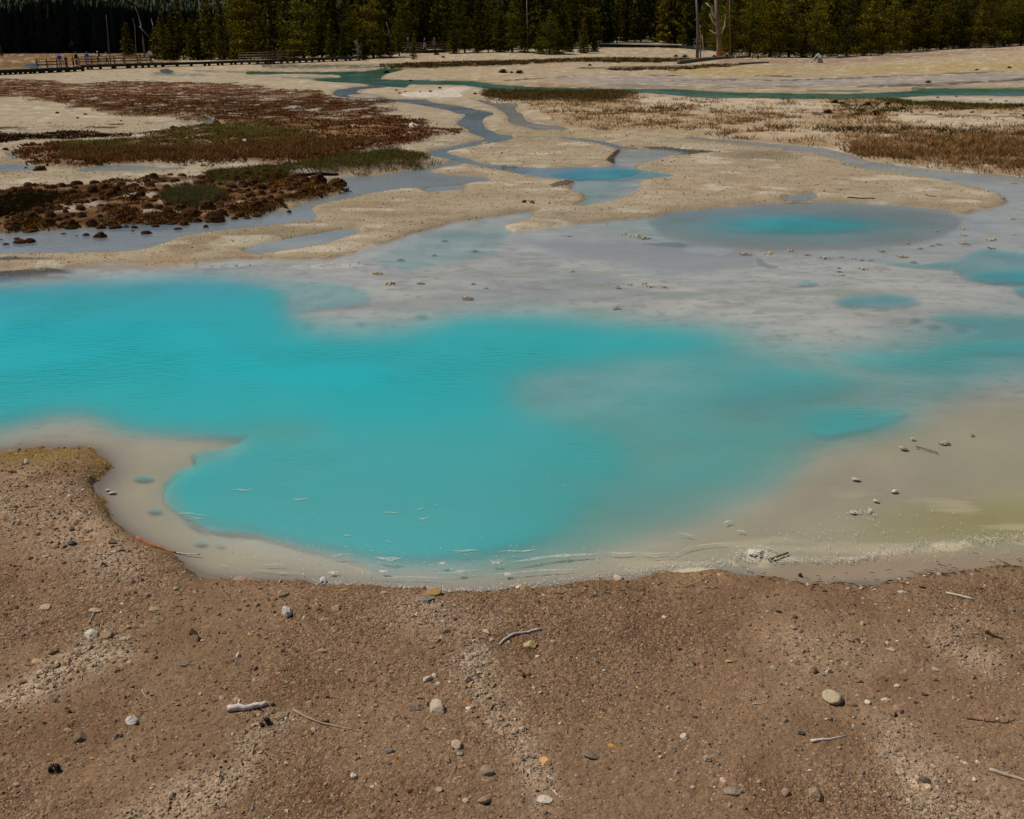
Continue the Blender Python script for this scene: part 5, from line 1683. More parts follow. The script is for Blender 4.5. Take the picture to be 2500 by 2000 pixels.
for (px, py, w) in pts:
    x, y = at(px, py)
    sc = w / FPX * (y * CP + CAM_H * SP) * 0.5
    kind = R2.randrange(5)
    z0 = float(gz(x, y))
    z0 = max(z0, float(zb(x, y)) - 0.03)
    y += sc * 0.6
    o = link("moss_mound", MOUNDS[kind], None, (x, y, z0 + sc * 0.12), (0, 0, R2.uniform(0, 6.28)), (sc * R2.uniform(0.9, 1.25), sc * R2.uniform(0.85, 1.1), sc * R2.uniform(0.7, 1.15)), color=(R2.uniform(0.6, 1.0),) * 3)
    head = ("tiny " if w < 13 else "small " if w < 19 else "medium " if w < 27 else "big ") + ("tall domed", "round", "steep dark", "flat wide", "lumpy")[kind] + " moss mound"
    lab = fixed.get((px, py))
    if lab:
        fresh(lab)
    else:
        lab = pick_label(head, px, py, MOUND_MARKS, "brown moss mound in the crowded mound bed by the left stream")
    tag(o, lab, "moss mound", "brown moss mounds by the left stream")

# small dark shrubs
SHRUBS = []
for i in range(3):
    r = random.Random(300 + i)
    V, F, C = [], [], []
    for _ in range(420):
        a, e = r.uniform(0, 6.28), r.uniform(0.05, 1.4)
        rad = r.uniform(0.25, 1.0)
        p = Vector((math.cos(a) * math.cos(e) * rad, math.sin(a) * math.cos(e) * rad, math.sin(e) * rad * (0.8 + 0.3 * r.random())))
        d = (p + Vector((r.uniform(-.5, .5), r.uniform(-.5, .5), r.uniform(0, .9)))).normalized()
        s_ = d.cross(Vector((r.uniform(-1, 1), r.uniform(-1, 1), r.uniform(-1, 1)))).normalized()
        n = len(V)
        V += [tuple(p - s_ * 0.06), tuple(p + s_ * 0.06), tuple(p + d * r.uniform(0.2, 0.45))]
        c = np.array(t3((66, 66, 30))) * r.uniform(0.6, 1.3)
        C += [c * 0.8, c * 0.8, c * 1.2]
        F.append((n, n + 1, n + 2))
    SHRUBS.append(mesh_np("shrub", np.array(V), np.array(F), M_LEAF, False, [("tone", 'FLOAT_COLOR', np.array(C))]))
SHRUB_MARKS = [(1228, 178, "the trio of dark bushes"), (2150, 262, "the yellow-green mossy bend"), (2289, 240, "the lone bush on the white flat"), (2480, 255, "the row of bushes on the far-right flat"), (1400, 166, "the far brown grass band")]
for (px, py, w, col, lab) in [(1228, 180, 21, (.75, .7, .6), "left and largest bush of the dark trio on the far flat"), (1249, 180, 10, (.9, .8, .6), "smallest middle bush of the dark trio on the far flat"), (1268, 181, 19, (.75, .75, .6), "right bush of the dark trio on the far flat"),
                              (2289, 241, 8, (1, 1, .8), "lone dark bush on the white flat by the green stream"), (2384, 173, 9, (1, 1.1, 1), "dark bush alone on the grey right-hand slope"), (2464, 168, 11, (1.7, 1.6, 1.5), "pale grey bush near the right edge of the slope"),
                              (1082, 142, 10, (1.3, 1.2, .8), "yellowish low bush on sand below the railed walkway"), (1066, 135, 14, (1, 1, .8), "dark bush in front of the railed walkway post"), (2266, 204, 14, (1.6, 1.5, 1.4), "faint grey bush on the grey right-hand band"),
                              (1650, 140, 12, (1, 1, .8), None), (1672, 141, 14, (1, 1, .8), None), (1744, 141, 12, (1.2, 1.2, .8), None), (1440, 162, 10, (.7, .6, .6), None), (1003, 197, 9, (.7, .7, .6), None), (968, 223, 8, (.6, .8, .6), None), (975, 230, 8, (.6, .7, .6), None), (990, 226, 7, (.8, .7, .6), None),
                              (1074, 218, 10, (.9, .8, .6), None), (1051, 226, 9, (.9, .8, .6), None), (1026, 227, 7, (.9, .8, .6), None), (1160, 232, 10, (.9, .9, .6), None), (944, 178, 16, (.6, .6, .5), None)]:
    x, y = at(px, py)
    sc = w / FPX * (y * CP + CAM_H * SP) * 0.55
    o = link("bush", SHRUBS[R2.randrange(3)], None, (x, y, float(gz(x, y)) - 0.02), (0, 0, R2.uniform(0, 6)), (sc, sc, sc * 0.8), color=col)
    if lab:
        fresh(lab)
    tag(o, lab or pick_label("small dark bush", px, py, SHRUB_MARKS + TREE_MARKS[4:], "small dark bush on the far flats"), "bush", "scattered bushes on the flats")
for i in range(30):
    px, py = (R2.uniform(2020, 2210), R2.uniform(256, 288)) if i < 16 else (R2.uniform(2220, 2500), R2.uniform(236, 290))
    x, y = at(px, py)
    w = R2.uniform(12, 24) if i < 16 else R2.uniform(7, 13)
    sc = w / FPX * (y * CP + CAM_H * SP) * 0.5
    g_ = R2.uniform(0.7, 1.05)
    o = link("bush", SHRUBS[R2.randrange(3)], None, (x, y, float(gz(x, y)) - 0.03), (0, 0, R2.uniform(0, 6)), (sc * 1.2, sc, sc * 0.8), color=(g_, g_, g_ * 0.8))
    tag(o, pick_label("dark green shrub" if i < 16 else "small sparse shrub", px, py, SHRUB_MARKS, "dark shrub in the clump beside the green stream bend"), "bush", "shrubs by the green stream")

# ------------------------------------------------------------------ stones of the near bank
ST_ROUND = [lump_mesh("stone", 40 + i, 3, 1, 0.85, 0.7, 0.42, 2.2, M_STONE, 0.0, 7) for i in range(3)]
ST_ANG = [lump_mesh("stone", 50 + i, 3, 1, 0.85, 0.72, 0.30, 2.4, M_STONE, 0.0, 11, False) for i in range(5)]
ST_POINT = [lump_mesh("stone", 61 + i, 3, 1.05, 0.95, 1.1, 0.30, 2.2, M_STONE, 0.0, 9, False) for i in range(2)]
for me in ST_POINT:
    for v in me.vertices:
        t = min(1.0, max(0.0, (v.co.z + 0.6) / 1.6))
        v.co.x *= 1.1 - 0.5 * t
        v.co.y *= 1.1 - 0.5 * t
ST_SLAB = [lump_mesh("stone", 70 + i, 3, 1, 0.8, 0.34, 0.35, 2.0, M_STONE, 0.0, 7, False) for i in range(3)]
SHAPES = {"r": ST_ROUND, "a": ST_ANG, "p": ST_POINT, "s": ST_SLAB}
STONES = [  # px, py (centre), width px, shape, colour, label or colour word
    (706, 1533, 36, "p", (206, 192, 176), "big white pointed rock standing on the gravel below the pool"), (329, 1804, 33, "p", (214, 196, 184), "white pointed stone catching the sun near the bottom left"),
    (205, 1841, 38, "r", (126, 104, 80), "round brown rock with a dark shadow near the bottom left"), (174, 1822, 22, "s", (160, 134, 106), "flat tan stone touching the round brown rock"), (294, 1842, 18, "a", (118, 100, 92), "mauve-grey"),
    (57, 1814, 13, "r", (100, 88, 82), "dark grey"), (21, 1796, 24, "s", (140, 114, 86), "tan"), (55, 1779, 12, "a", (196, 108, 44), "orange"), (115, 1779, 10, "a", (200, 108, 44), "orange"), (123, 1788, 9, "a", (206, 124, 60), "orange"),
    (72, 1776, 12, "a", (190, 140, 96), "tan-orange"), (9, 1751, 24, "s", (206, 184, 166), "white slab stone cut by the left edge of the view"), (119, 1702, 28, "r", (156, 128, 94), "tan"), (253, 1788, 18, "s", (170, 128, 106), "pinkish"),
    (49, 1987, 18, "s", (140, 112, 90), "brown"), (156, 1976, 13, "a", (128, 118, 104), "grey"), (378, 1738, 12, "a", (150, 122, 84), "tan"), (183, 1360, 25, "a", (74, 78, 74), "slate-dark angular stone on the bank left of the pool"),
    (225, 1351, 22, "s", (188, 134, 98), "salmon-pink flat stone beside the slate-dark stone"), (343, 1376, 14, "a", (190, 132, 92), "orange-pink"), (77, 1397, 20, "r", (136, 108, 82), "brown"), (24, 1435, 18, "a", (170, 142, 112), "tan"), (39, 1492, 11, "a", (204, 186, 158), "cream"),
    (118, 1519, 25, "r", (204, 184, 152), "cream rounded stone left of the small grey twig"), (239, 1522, 32, "s", (184, 146, 112), "flat pinkish stone just above the small grey twig"), (385, 1521, 30, "s", (172, 144, 104), "flat tan"), (389, 1548, 34, "a", (158, 130, 96), "tan wedge-shaped rock left of the big white pointed rock"),
    (229, 1587, 37, "a", (202, 190, 166), "pale pitted rock like a broken skull on the left bank"), (268, 1588, 30, "r", (160, 128, 94), "brown rock leaning against the pale pitted rock"), (307, 1594, 26, "s", (196, 178, 150), "flat cream stone right of the pale pitted rock"), (337, 1599, 10, "a", (84, 82, 80), "dark"),
    (142, 1626, 30, "a", (142, 118, 84), "brown angular rock with shadow below the pale pitted rock"), (101, 1650, 28, "s", (196, 164, 110), "yellowish flat rock near the left edge of the bank"), (168, 1664, 18, "a", (150, 122, 84), "tan"), (694, 1484, 30, "r", (158, 132, 92), "large tan rock just behind the big white pointed rock"),
    (686, 1441, 15, "a", (178, 142, 80), "yellow-brown"), (822, 1523, 23, "r", (182, 156, 128), "pinkish"), (746, 1546, 14, "a", (204, 182, 154), "cream"), (615, 1586, 16, "a", (202, 150, 76), "orange"), (586, 1640, 18, "a", (190, 182, 170), "whitish"), (580, 1660, 18, "a", (140, 124, 106), "grey"),
    (456, 1660, 21, "r", (144, 120, 92), "tan"), (489, 1668, 16, "a", (130, 122, 92), "greenish"), (690, 1630, 18, "a", (126, 112, 104), "grey"), (787, 1629, 28, "s", (164, 138, 104), "flat tan"), (832, 1673, 20, "s", (176, 150, 120), "tan"), (548, 1745, 15, "a", (198, 174, 142), "cream"),
    (584, 1753, 19, "a", (192, 164, 122), "tan"), (495, 1735, 12, "a", (196, 174, 144), "cream"), (665, 1763, 19, "a", (134, 100, 78), "brown"), (791, 1411, 19, "r", (224, 218, 208), "white stone lying in the shallow water at the pool edge"), (596, 1411, 46, "s", (166, 134, 110), "long pinkish slab half in water at the pool edge"),
    (656, 1429, 9, "a", (36, 30, 28), "black"), (698, 1783, 42, "s", (142, 118, 88), "long tan slab between the thick stick and the thin branch"), (684, 1795, 30, "s", (156, 130, 98), "flat tan"), (799, 1803, 15, "r", (142, 118, 84), "brown"), (790, 1852, 13, "a", (166, 138, 76), "yellowish"),
    (830, 1874, 19, "r", (146, 120, 96), "brown"), (866, 1941, 21, "r", (216, 196, 168), "round white stone with a pink foot near the bottom edge"), (907, 1936, 16, "s", (160, 130, 98), "tan"), (912, 1969, 11, "a", (212, 190, 164), "white"), (725, 1963, 12, "a", (168, 138, 110), "tan"),
    (611, 1797, 14, "a", (160, 126, 86), "tan"), (695, 1727, 11, "a", (122, 118, 118), "bluish grey"), (547, 1843, 13, "a", (126, 112, 108), "grey"), (894, 1808, 13, "r", (170, 144, 108), "tan"), (626, 1867, 14, "a", (178, 156, 132), "pale"), (640, 1884, 13, "s", (168, 148, 120), "pale"),
    (1067, 1768, 54, "a", (188, 166, 142), "biggest crusty pale grey rock in the middle of the bank"), (1014, 1764, 56, "s", (136, 112, 88), "brown ledge stone jutting left of the biggest crusty rock"), (1026, 1741, 17, "a", (160, 138, 104), "tan"), (1146, 1771, 17, "s", (226, 222, 208), "white chip stone lying flat right of the biggest crusty rock"),
    (1146, 1783, 19, "r", (178, 148, 110), "tan"), (1186, 1730, 15, "a", (160, 134, 94), "tan"), (1214, 1758, 15, "a", (158, 140, 124), "grey"), (1272, 1758, 15, "a", (178, 150, 128), "pinkish"), (1319, 1732, 12, "a", (194, 176, 146), "cream"), (1116, 1866, 29, "r", (188, 160, 132), "round cream stone halfway below the biggest crusty rock"),
    (1126, 1885, 20, "s", (156, 138, 112), "grey"), (1094, 1904, 19, "a", (156, 124, 92), "brown"), (1128, 1915, 21, "s", (152, 124, 96), "brown"), (1190, 1922, 37, "r", (158, 134, 106), "long grey-brown stone pair near the bottom middle"), (1187, 1906, 16, "s", (168, 140, 110), "tan"),
    (1330, 1906, 33, "a", (214, 162, 100), "bright orange and cream rock on the pale gravel trail"), (1345, 1942, 18, "s", (214, 192, 168), "white"), (1326, 1964, 26, "s", (178, 146, 104), "tan slab below the bright orange and cream rock"), (1330, 1990, 42, "s", (202, 186, 168), "white crusty slab cut by the bottom edge of the view"),
    (1074, 1974, 19, "r", (172, 150, 126), "grey"), (1139, 1997, 21, "a", (198, 178, 148), "cream"), (1182, 1995, 36, "r", (160, 132, 104), "broad tan rock cut by the bottom edge of the view"), (1124, 1944, 12, "a", (188, 146, 112), "pinkish"), (1197, 1805, 19, "a", (184, 160, 124), "tan"), (1245, 1798, 9, "a", (150, 78, 48), "rust-red"),
    (1221, 1791, 10, "a", (144, 84, 56), "rust-red"), (1308, 1846, 9, "a", (202, 116, 50), "orange"), (952, 1880, 32, "s", (132, 120, 104), "grey wedge stone below the tip of the thin branch"), (1491, 1867, 25, "s", (206, 146, 58), "bright amber oval stone alone right of the pale trail"), (1444, 1886, 40, "s", (124, 104, 84), "dark grey-brown slab beside the bright amber stone"),
    (1669, 1843, 26, "a", (206, 184, 156), "square cream stone right of the bright amber stone"), (1723, 1895, 26, "p", (168, 146, 124), "grey pyramid-shaped stone below the square cream stone"), (1750, 1883, 14, "a", (160, 146, 128), "grey"), (1609, 1894, 11, "a", (214, 184, 160), "white-pink"), (1581, 1788, 13, "s", (204, 160, 124), "pinkish"),
    (1535, 1793, 15, "a", (170, 146, 124), "grey"), (1719, 1769, 16, "s", (148, 134, 116), "grey"), (1627, 1771, 11, "a", (168, 158, 138), "grey"), (1722, 1860, 12, "a", (202, 152, 90), "yellow-orange"), (1688, 1963, 14, "a", (204, 186, 158), "white"), (1761, 1947, 21, "a", (208, 176, 148), "cream-pink"),
    (1786, 1972, 42, "s", (148, 130, 108), "large layered grey rock near the bottom edge"), (1639, 1949, 14, "s", (196, 156, 122), "pinkish"), (1612, 1847, 8, "a", (158, 70, 34), "rust-red"), (1424, 1755, 10, "a", (200, 178, 150), "cream"), (1471, 1778, 9, "a", (72, 74, 80), "blue-black"), (1684, 1919, 12, "s", (120, 100, 94), "mauve"),
    (1743, 1981, 11, "a", (196, 150, 124), "pinkish"), (2026, 1742, 51, "r", (182, 162, 128), "largest cream boulder on the right half of the bank"), (2112, 1755, 16, "r", (216, 196, 170), "round white pebble right of the largest cream boulder"), (2089, 1740, 14, "r", (182, 152, 122), "tan"), (2154, 1748, 29, "s", (212, 172, 136), "pointed pink-cream stone right of the round white pebble"),
    (2186, 1772, 28, "r", (166, 126, 96), "smooth pinkish-brown stone right of the largest cream boulder"), (2075, 1761, 25, "s", (120, 96, 76), "flat dark brown stone tucked below the largest cream boulder"), (1914, 1803, 24, "a", (140, 120, 96), "grey-brown stone up-left of the pointed white stick"), (1904, 1812, 12, "a", (160, 142, 118), "grey"),
    (1947, 1828, 26, "a", (118, 96, 76), "dark brown stone up-left end of the pointed white stick"), (2183, 1715, 17, "a", (212, 186, 156), "cream"), (2077, 1813, 13, "a", (180, 170, 162), "pale grey"), (2147, 1883, 11, "p", (176, 166, 146), "pale grey"), (2096, 1931, 16, "r", (128, 114, 98), "grey"), (1914, 1981, 27, "r", (160, 124, 104), "pinkish-brown stone at the bottom edge left of the cream-tipped rock"),
    (1987, 1979, 47, "a", (152, 128, 96), "big cream-tipped brown rock near the bottom edge"), (1804, 1978, 12, "r", (150, 126, 106), "brown"), (2012, 1796, 10, "a", (212, 194, 168), "white"), (2491, 1711, 19, "s", (186, 142, 74), "golden flat stone at the right edge of the bank"), (2428, 1801, 14, "p", (216, 186, 128), "yellow-white pointed stone above the dark curved twig"),
    (2348, 1909, 14, "a", (208, 190, 174), "white"), (2377, 1905, 14, "a", (206, 194, 178), "white"), (2249, 1946, 34, "r", (116, 94, 76), "half-buried dark brown rock above two cream stones"), (2277, 1948, 19, "a", (160, 142, 122), "grey stone right of the half-buried dark brown rock"), (2294, 1955, 14, "a", (146, 124, 98), "tan"),
    (2232, 1966, 21, "a", (204, 172, 124), "left cream stone of the two below the half-buried rock"), (2256, 1967, 21, "a", (208, 184, 140), "right cream stone of the two below the half-buried rock"), (2381, 1887, 13, "s", (112, 98, 86), "grey"), (2194, 1476, 22, "s", (190, 184, 176), "upright narrow white slab stone near the right shoreline"),
    (1897, 1532, 17, "s", (34, 28, 26), "black shell-like stone alone on the right bank"), (1954, 1400, 13, "a", (36, 30, 28), "black stone on the wet silt at the right shoreline"), (1975, 1674, 33, "a", (156, 126, 94), "brown rock left of a small white stone above the cream boulder"), (2017, 1678, 19, "a", (212, 192, 166), "white stone above the largest cream boulder"),
    (2279, 1674, 23, "s", (170, 152, 128), "flat grey-tan stone in the far-right gravel"), (2244, 1678, 14, "a", (172, 154, 140), "grey"), (2100, 1560, 18, "a", (170, 140, 88), "yellowish tan stone alone in the middle of the right bank"), (1869, 1595, 14, "s", (204, 152, 112), "orange-pink"), (1776, 1646, 21, "s", (194, 136, 60), "orange flat stone on the right bank"),
    (2068, 1707, 12, "s", (206, 142, 84), "orange"), (2039, 1654, 15, "a", (140, 116, 80), "brown"), (2066, 1660, 21, "a", (158, 142, 114), "grey"), (2161, 1607, 18, "a", (196, 164, 112), "yellowish"), (2098, 1463, 14, "a", (196, 172, 134), "cream"), (1970, 1445, 15, "a", (194, 170, 136), "cream"), (2484, 1806, 10, "a", (180, 156, 124), "tan"),
    (1060, 1473, 40, "r", (170, 134, 74), "large golden-brown rock just below the pool edge"), (1047, 1494, 44, "s", (122, 116, 106), "grey flaky slab right below the large golden-brown rock"), (1153, 1520, 18, "a", (164, 126, 80), "brown"), (1296, 1607, 42, "a", (178, 152, 96), "square yellowish rock beneath the bent grey stick"),
    (1200, 1601, 16, "a", (182, 156, 128), "tan"), (1313, 1638, 13, "s", (210, 194, 164), "white"), (1346, 1648, 10, "a", (180, 130, 100), "pinkish"), (1043, 1692, 24, "a", (196, 172, 150), "pinkish-cream rock of the small cluster above the crusty rock"), (1062, 1684, 15, "a", (208, 190, 166), "cream"), (1072, 1703, 14, "s", (188, 172, 152), "pale"),
    (1100, 1703, 12, "r", (204, 178, 142), "cream"), (956, 1676, 15, "a", (176, 144, 114), "tan"), (916, 1652, 13, "r", (146, 130, 114), "grey"), (1511, 1407, 29, "r", (206, 176, 146), "rounded cream stone sitting in the foam line"), (1276, 1437, 25, "r", (176, 150, 108), "tan stone sitting on the pool edge"), (1266, 1447, 15, "a", (212, 196, 176), "small white stone touching the tan stone on the pool edge"),
    (1031, 1436, 19, "p", (196, 164, 144), "pink pointed stone at the water edge above the golden-brown rock"), (841, 1471, 27, "s", (160, 130, 80), "ochre flat stone below the pool edge"), (938, 1478, 24, "s", (186, 156, 122), "flat pinkish"), (1461, 1628, 17, "a", (150, 132, 112), "grey"), (1459, 1656, 9, "s", (50, 40, 34), "dark"),
    (70, 1152, 24, "a", (206, 190, 160), "pale lumpy rock on the mossy point left of the pool"), (58, 1158, 15, "a", (190, 168, 132), "cream"), (44, 1126, 8, "a", (204, 190, 160), "white"), (262, 1192, 16, "s", (194, 180, 164), "flat white stone in shallow water off the left bank"), (274, 1198, 18, "s", (180, 164, 148), "second flat pale stone in shallow water off the left bank"),
    (2184, 1195, 20, "s", (206, 194, 176), "white crusty stone standing in the shallows on the right"), (2140, 1217, 16, "s", (196, 180, 160), "smaller white stone in the shallows left of the white crusty stone"), (2084, 1246, 18, "s", (176, 162, 140), "flat pale stone in the right shallows"), (2208, 1088, 26, "s", (166, 144, 122), "wide flat brown stone in the rippled right shallows"),
    (2230, 1066, 14, "s", (170, 152, 132), "tan"), (2306, 1077, 30, "s", (176, 156, 134), "wide flat tan stone in the right shallows"), (2374, 1058, 14, "s", (166, 140, 116), "tan"), (2090, 1165, 20, "s", (184, 170, 146), "pale"), (1280, 498, 15, "r", (70, 60, 54), "left dark stone of the pair on the middle sand bar"), (1299, 499, 15, "r", (74, 62, 56), "right dark stone of the pair on the middle sand bar"),
    (1848, 1340, 44, "s", (202, 190, 168), "foam-crusted pale mound of sinter at the foam line")]
marks_st = []
for s in STONES:
    if len(s[5].split()) >= 4:
        ph = s[5]
        for cut in (" on the", " at the", " near the", " below", " beside", " just", " with", " in the", " standing", " right of", " left of", " alone", " lying", " catching", " touching", " cut by", " halfway", " sitting", " above", " beneath", " up-left", " between", " half in", " jutting", " tucked", " like", " leaning", " in shallow"):
            i = ph.find(cut)
            if i > 0:
                ph = ph[:i]
        marks_st.append((s[0], s[1], "the " + ph))
cnt = {}
for m in marks_st:
    cnt[m[2]] = cnt.get(m[2], 0) + 1
STICK_MARKS = [(610, 1772, "the thick bleached stick"), (800, 1812, "the thin curved branch"), (1275, 1590, "the bent grey stick"), (2020, 1848, "the pointed white stick"), (380, 1335, "the red-brown driftwood"), (2335, 1493, "the pale shore stick"), (2450, 1940, "the pole at the right edge"), (2418, 1592, "the dark bark strip"), (652, 1815, "the pine cone by the stick"), (141, 1927, "the left-hand pine cone")]
marks_st = [m for m in marks_st if cnt[m[2]] == 1 and len(m[2].split()) <= 7] + STICK_MARKS
R3 = random.Random(99)


def place_stone(px, py, w, shape, rgb, label, sink=0.36, group="stones lying on the near bank"):
    x, y = at(px, py + w * 0.12)
    sc = w / FPX * (y * CP + (CAM_H) * SP) * 0.52
    me = R3.choice(SHAPES["a" if shape == "p" else shape])
    zz = float(gz(x, y))
    if sample(wet, np.array([x]), np.array([y]))[0] > 0.5:
        zz = max(zz, float(zb(x, y)) - 0.01)
    hgt = {"r": 0.7, "a": 0.72, "p": 1.1, "s": 0.34}[shape] * sc
    if shape == "p":
        rot = (R3.uniform(-.1, .1), R3.uniform(-.1, .1), R3.uniform(0, 6.28))
    else:
        rot = (R3.uniform(-.2, .2), R3.uniform(-.2, .2), R3.uniform(-.5, .5) if shape == "s" else R3.uniform(0, 6.28))
    o = link("stone", me, None, (x, y, zz + hgt * (1 - 2 * sink) * 0.6), rot, (sc, sc, sc * (1.3 if shape == "p" else 1)), color=tuple(min(0.85, 1.35 * (c * 0.85 + 0.15 * sum(t3(rgb)) / 3 * q)) for c, q in zip(t3(rgb), (1.08, 1.0, 0.88))))
    return tag(o, label, "stone", group)


SIZEW = lambda w: "tiny" if w < 10.5 else "small" if w < 17 else "medium" if w < 26 else "large"
for (px, py, w, sh, rgb, lab) in STONES:
    if len(lab.split()) < 4:
        lab = pick_label(SIZEW(w) + " " + lab + " stone", px, py, marks_st, "small loose stone on the near gravel bank")
    else:
        fresh(lab)
    place_stone(px, py, w, sh, rgb, lab)
taken = [(s[0], s[1], s[2]) for s in STONES]
PAL = [((176, 148, 116), "tan"), ((150, 122, 94), "brown"), ((200, 178, 150), "cream"), ((206, 192, 172), "whitish"), ((136, 122, 106), "grey"), ((196, 146, 100), "orange-tan"), ((166, 132, 112), "pinkish"), ((170, 144, 92), "ochre")]
nmore = 0
while nmore < 100:
    px, py = R3.uniform(5, 2495), R3.uniform(1440, 1992)
    x, y = at(px, py)
    pl_ = float(sample(pale, np.array([x]), np.array([y]))[0])
    if sample(m_bank, np.array([x]), np.array([y]))[0] < 0.98 or R3.random() > 0.35 + pl_:
        continue
    w = R3.choice([9, 10, 11, 12, 13, 15, 17])
    if any(abs(px - a) < (w + c) * 0.7 and abs(py - b) < (w + c) * 0.6 for a, b, c in taken):
        continue
    taken.append((px, py, w))
    rgb, wd = R3.choice(PAL)
    rgb = tuple(min(235, max(40, c + R3.uniform(-12, 12))) for c in rgb)
    place_stone(px, py, w, R3.choice("aaars"), rgb, pick_label(SIZEW(w) + " " + wd + " stone", px, py, marks_st, "small loose stone on the near gravel bank"), 0.35)
    nmore += 1

# ------------------------------------------------------------------ sticks, twigs, cones
SG = "sticks lying on the near bank"


def stick_px(pts, wpx, wpx2, rgb, label, name="stick", knots=0):
    x, y = at(*pts[0])
    r0 = wpx / FPX * (y * CP + CAM_H * SP) * 0.5
    return log(pts, r0, r0 * wpx2 / wpx, rgb, label, name, "stick", 0.7, M_WOOD, knots, 3, SG)


stick_px([(562, 1777), (600, 1775), (640, 1770), (655, 1766)], 17, 13, (208, 190, 178), "thick short bleached stick lying on gravel left of centre", knots=2)
stick_px([(720, 1780), (745, 1794), (774, 1808), (828, 1821), (866, 1830), (897, 1840)], 7, 2.5, (164, 138, 120), "long thin curved branch right of the thick bleached stick", knots=2)
stick_px([(1220, 1613), (1232, 1601), (1254, 1589), (1287, 1582), (1321, 1576)], 6, 7, (188, 172, 162), "bent grey stick over the square yellowish rock", knots=3)
stick_px([(1975, 1855), (2020, 1849), (2063, 1839)], 8, 2, (208, 190, 172), "pointed white stick on the right half of the bank")
stick_px([(2405, 1927), (2450, 1940), (2530, 1962)], 9, 9, (178, 158, 138), "grey-brown pole running out of the right edge")
stick_px([(335, 1323), (365, 1330), (395, 1339), (430, 1348)], 13, 5, (164, 104, 72), "red-brown driftwood lying on the left shoreline", "driftwood")
stick_px([(428, 1347), (460, 1351), (488, 1352)], 4, 3, (196, 182, 166), "thin pale stick in the water beyond the red-brown driftwood")
stick_px([(2303, 1485), (2335, 1492), (2368, 1501)], 6, 6, (208, 192, 168), "pale shore stick near the right edge", knots=1)
stick_px([(2398, 1583), (2418, 1592), (2439, 1600)], 9, 5, (66, 46, 36), "dark bark strip on the right bank", "bark_strip")
stick_px([(2238, 1469), (2254, 1472)], 6, 5, (46, 36, 30), "short black stick near the right shoreline")
stick_px([(225, 1560), (231, 1545), (236, 1530)], 4, 4, (150, 140, 124), "small grey twig above the pale pitted rock", "twig")
stick_px([(353, 1725), (358, 1738), (367, 1750)], 3.5, 3, (150, 150, 132), "tiny greenish twig left of the thick bleached stick", "twig")
stick_px([(1833, 1763), (1853, 1760), (1873, 1755)], 3, 2.5, (190, 178, 160), "short pale twig left of the largest cream boulder", "twig")
stick_px([(1343, 1969), (1352, 1977), (1361, 1987)], 3, 2.5, (214, 200, 190), "white twig beside the crusty slab at the bottom edge", "twig")
stick_px([(1086, 1664), (1100, 1660), (1114, 1657)], 3, 2, (178, 164, 150), "thin grey twig above the small rock cluster in mid bank", "twig")
stick_px([(2351, 1797), (2399, 1806), (2442, 1810), (2468, 1801)], 3, 2, (64, 48, 38), "dark curved twig below the yellow-white stone", "twig")
stick_px([(1877, 1364), (1900, 1356), (1924, 1347)], 6, 5, (120, 102, 70), "brown stick lying in the shallow foam on the right")
stick_px([(2236, 1088), (2262, 1095), (2290, 1104)], 3.5, 2.5, (110, 94, 78), "thin brown stick in the rippled shallows on the right")
stick_px([(1352, 1481), (1376, 1482)], 4, 3, (58, 42, 34), "dark short twig below the foam line in mid bank", "twig")
stick_px([(1103, 1446), (1125, 1444), (1140, 1447)], 5, 4, (70, 54, 42), "dark driftwood sliver at the pool edge in mid bank", "driftwood")
stick_px([(2068, 487), (2100, 489), (2135, 489)], 3, 2.5, (66, 52, 42), "dark straight stick on the sand bar behind the round pool")
stick_px([(2258, 481), (2272, 484), (2286, 485)], 2.5, 2, (92, 78, 62), "small forked twig on the right sand bar", "twig", 1)
stick_px([(2412, 603), (2420, 606), (2432, 607)], 2.5, 2, (60, 48, 40), "small dark twig at the rim of the right blue pool", "twig")
for (px, py, lab) in [(652, 1816, "dark pine cone just below the thick bleached stick"), (141, 1927, "dark pine cone alone at the bottom left")]:
    x, y = at(px, py)
    sc = 11 / FPX * (y * CP + CAM_H * SP)
    Vc, Fc, Cc = [], [], []
    for i in range(90):
        f = i / 89.0
        th = i * 2.39996
        e = math.pi * (f - 0.5)
        rad = math.cos(e) * 0.85 + 0.12
        p = Vector((math.cos(th) * rad, math.sin(th) * rad, math.sin(e) * 1.15))
        d = Vector((math.cos(th), math.sin(th), 0.6 + 0.3 * math.sin(e)))
        s_ = Vector((-math.sin(th), math.cos(th), 0)) * 0.22
        n = len(Vc)
        q = p * 0.45
        Vc += [tuple(q - s_ * 0.5), tuple(q + s_ * 0.5), tuple(p + d * 0.16 + s_), tuple(p + d * 0.16 - s_)]
        c_ = np.array(t3((74, 62, 58)))
        Cc += [c_ * 0.4, c_ * 0.4, c_ * 1.5, c_ * 1.5]
        Fc.append((n, n + 1, n + 2, n + 3))
    o = link("pine_cone", mesh_np("pine_cone", np.array(Vc), np.array(Fc), M_VCOL, False, [("tone", 'FLOAT_COLOR', np.array(Cc))]), None, (x, y, float(gz(x, y)) + sc * 0.6), (1.2, 0.3, px * 0.1), (sc, sc, sc))
    tag(o, lab, "pine cone", "pine cones on the bank")
    fresh(lab)


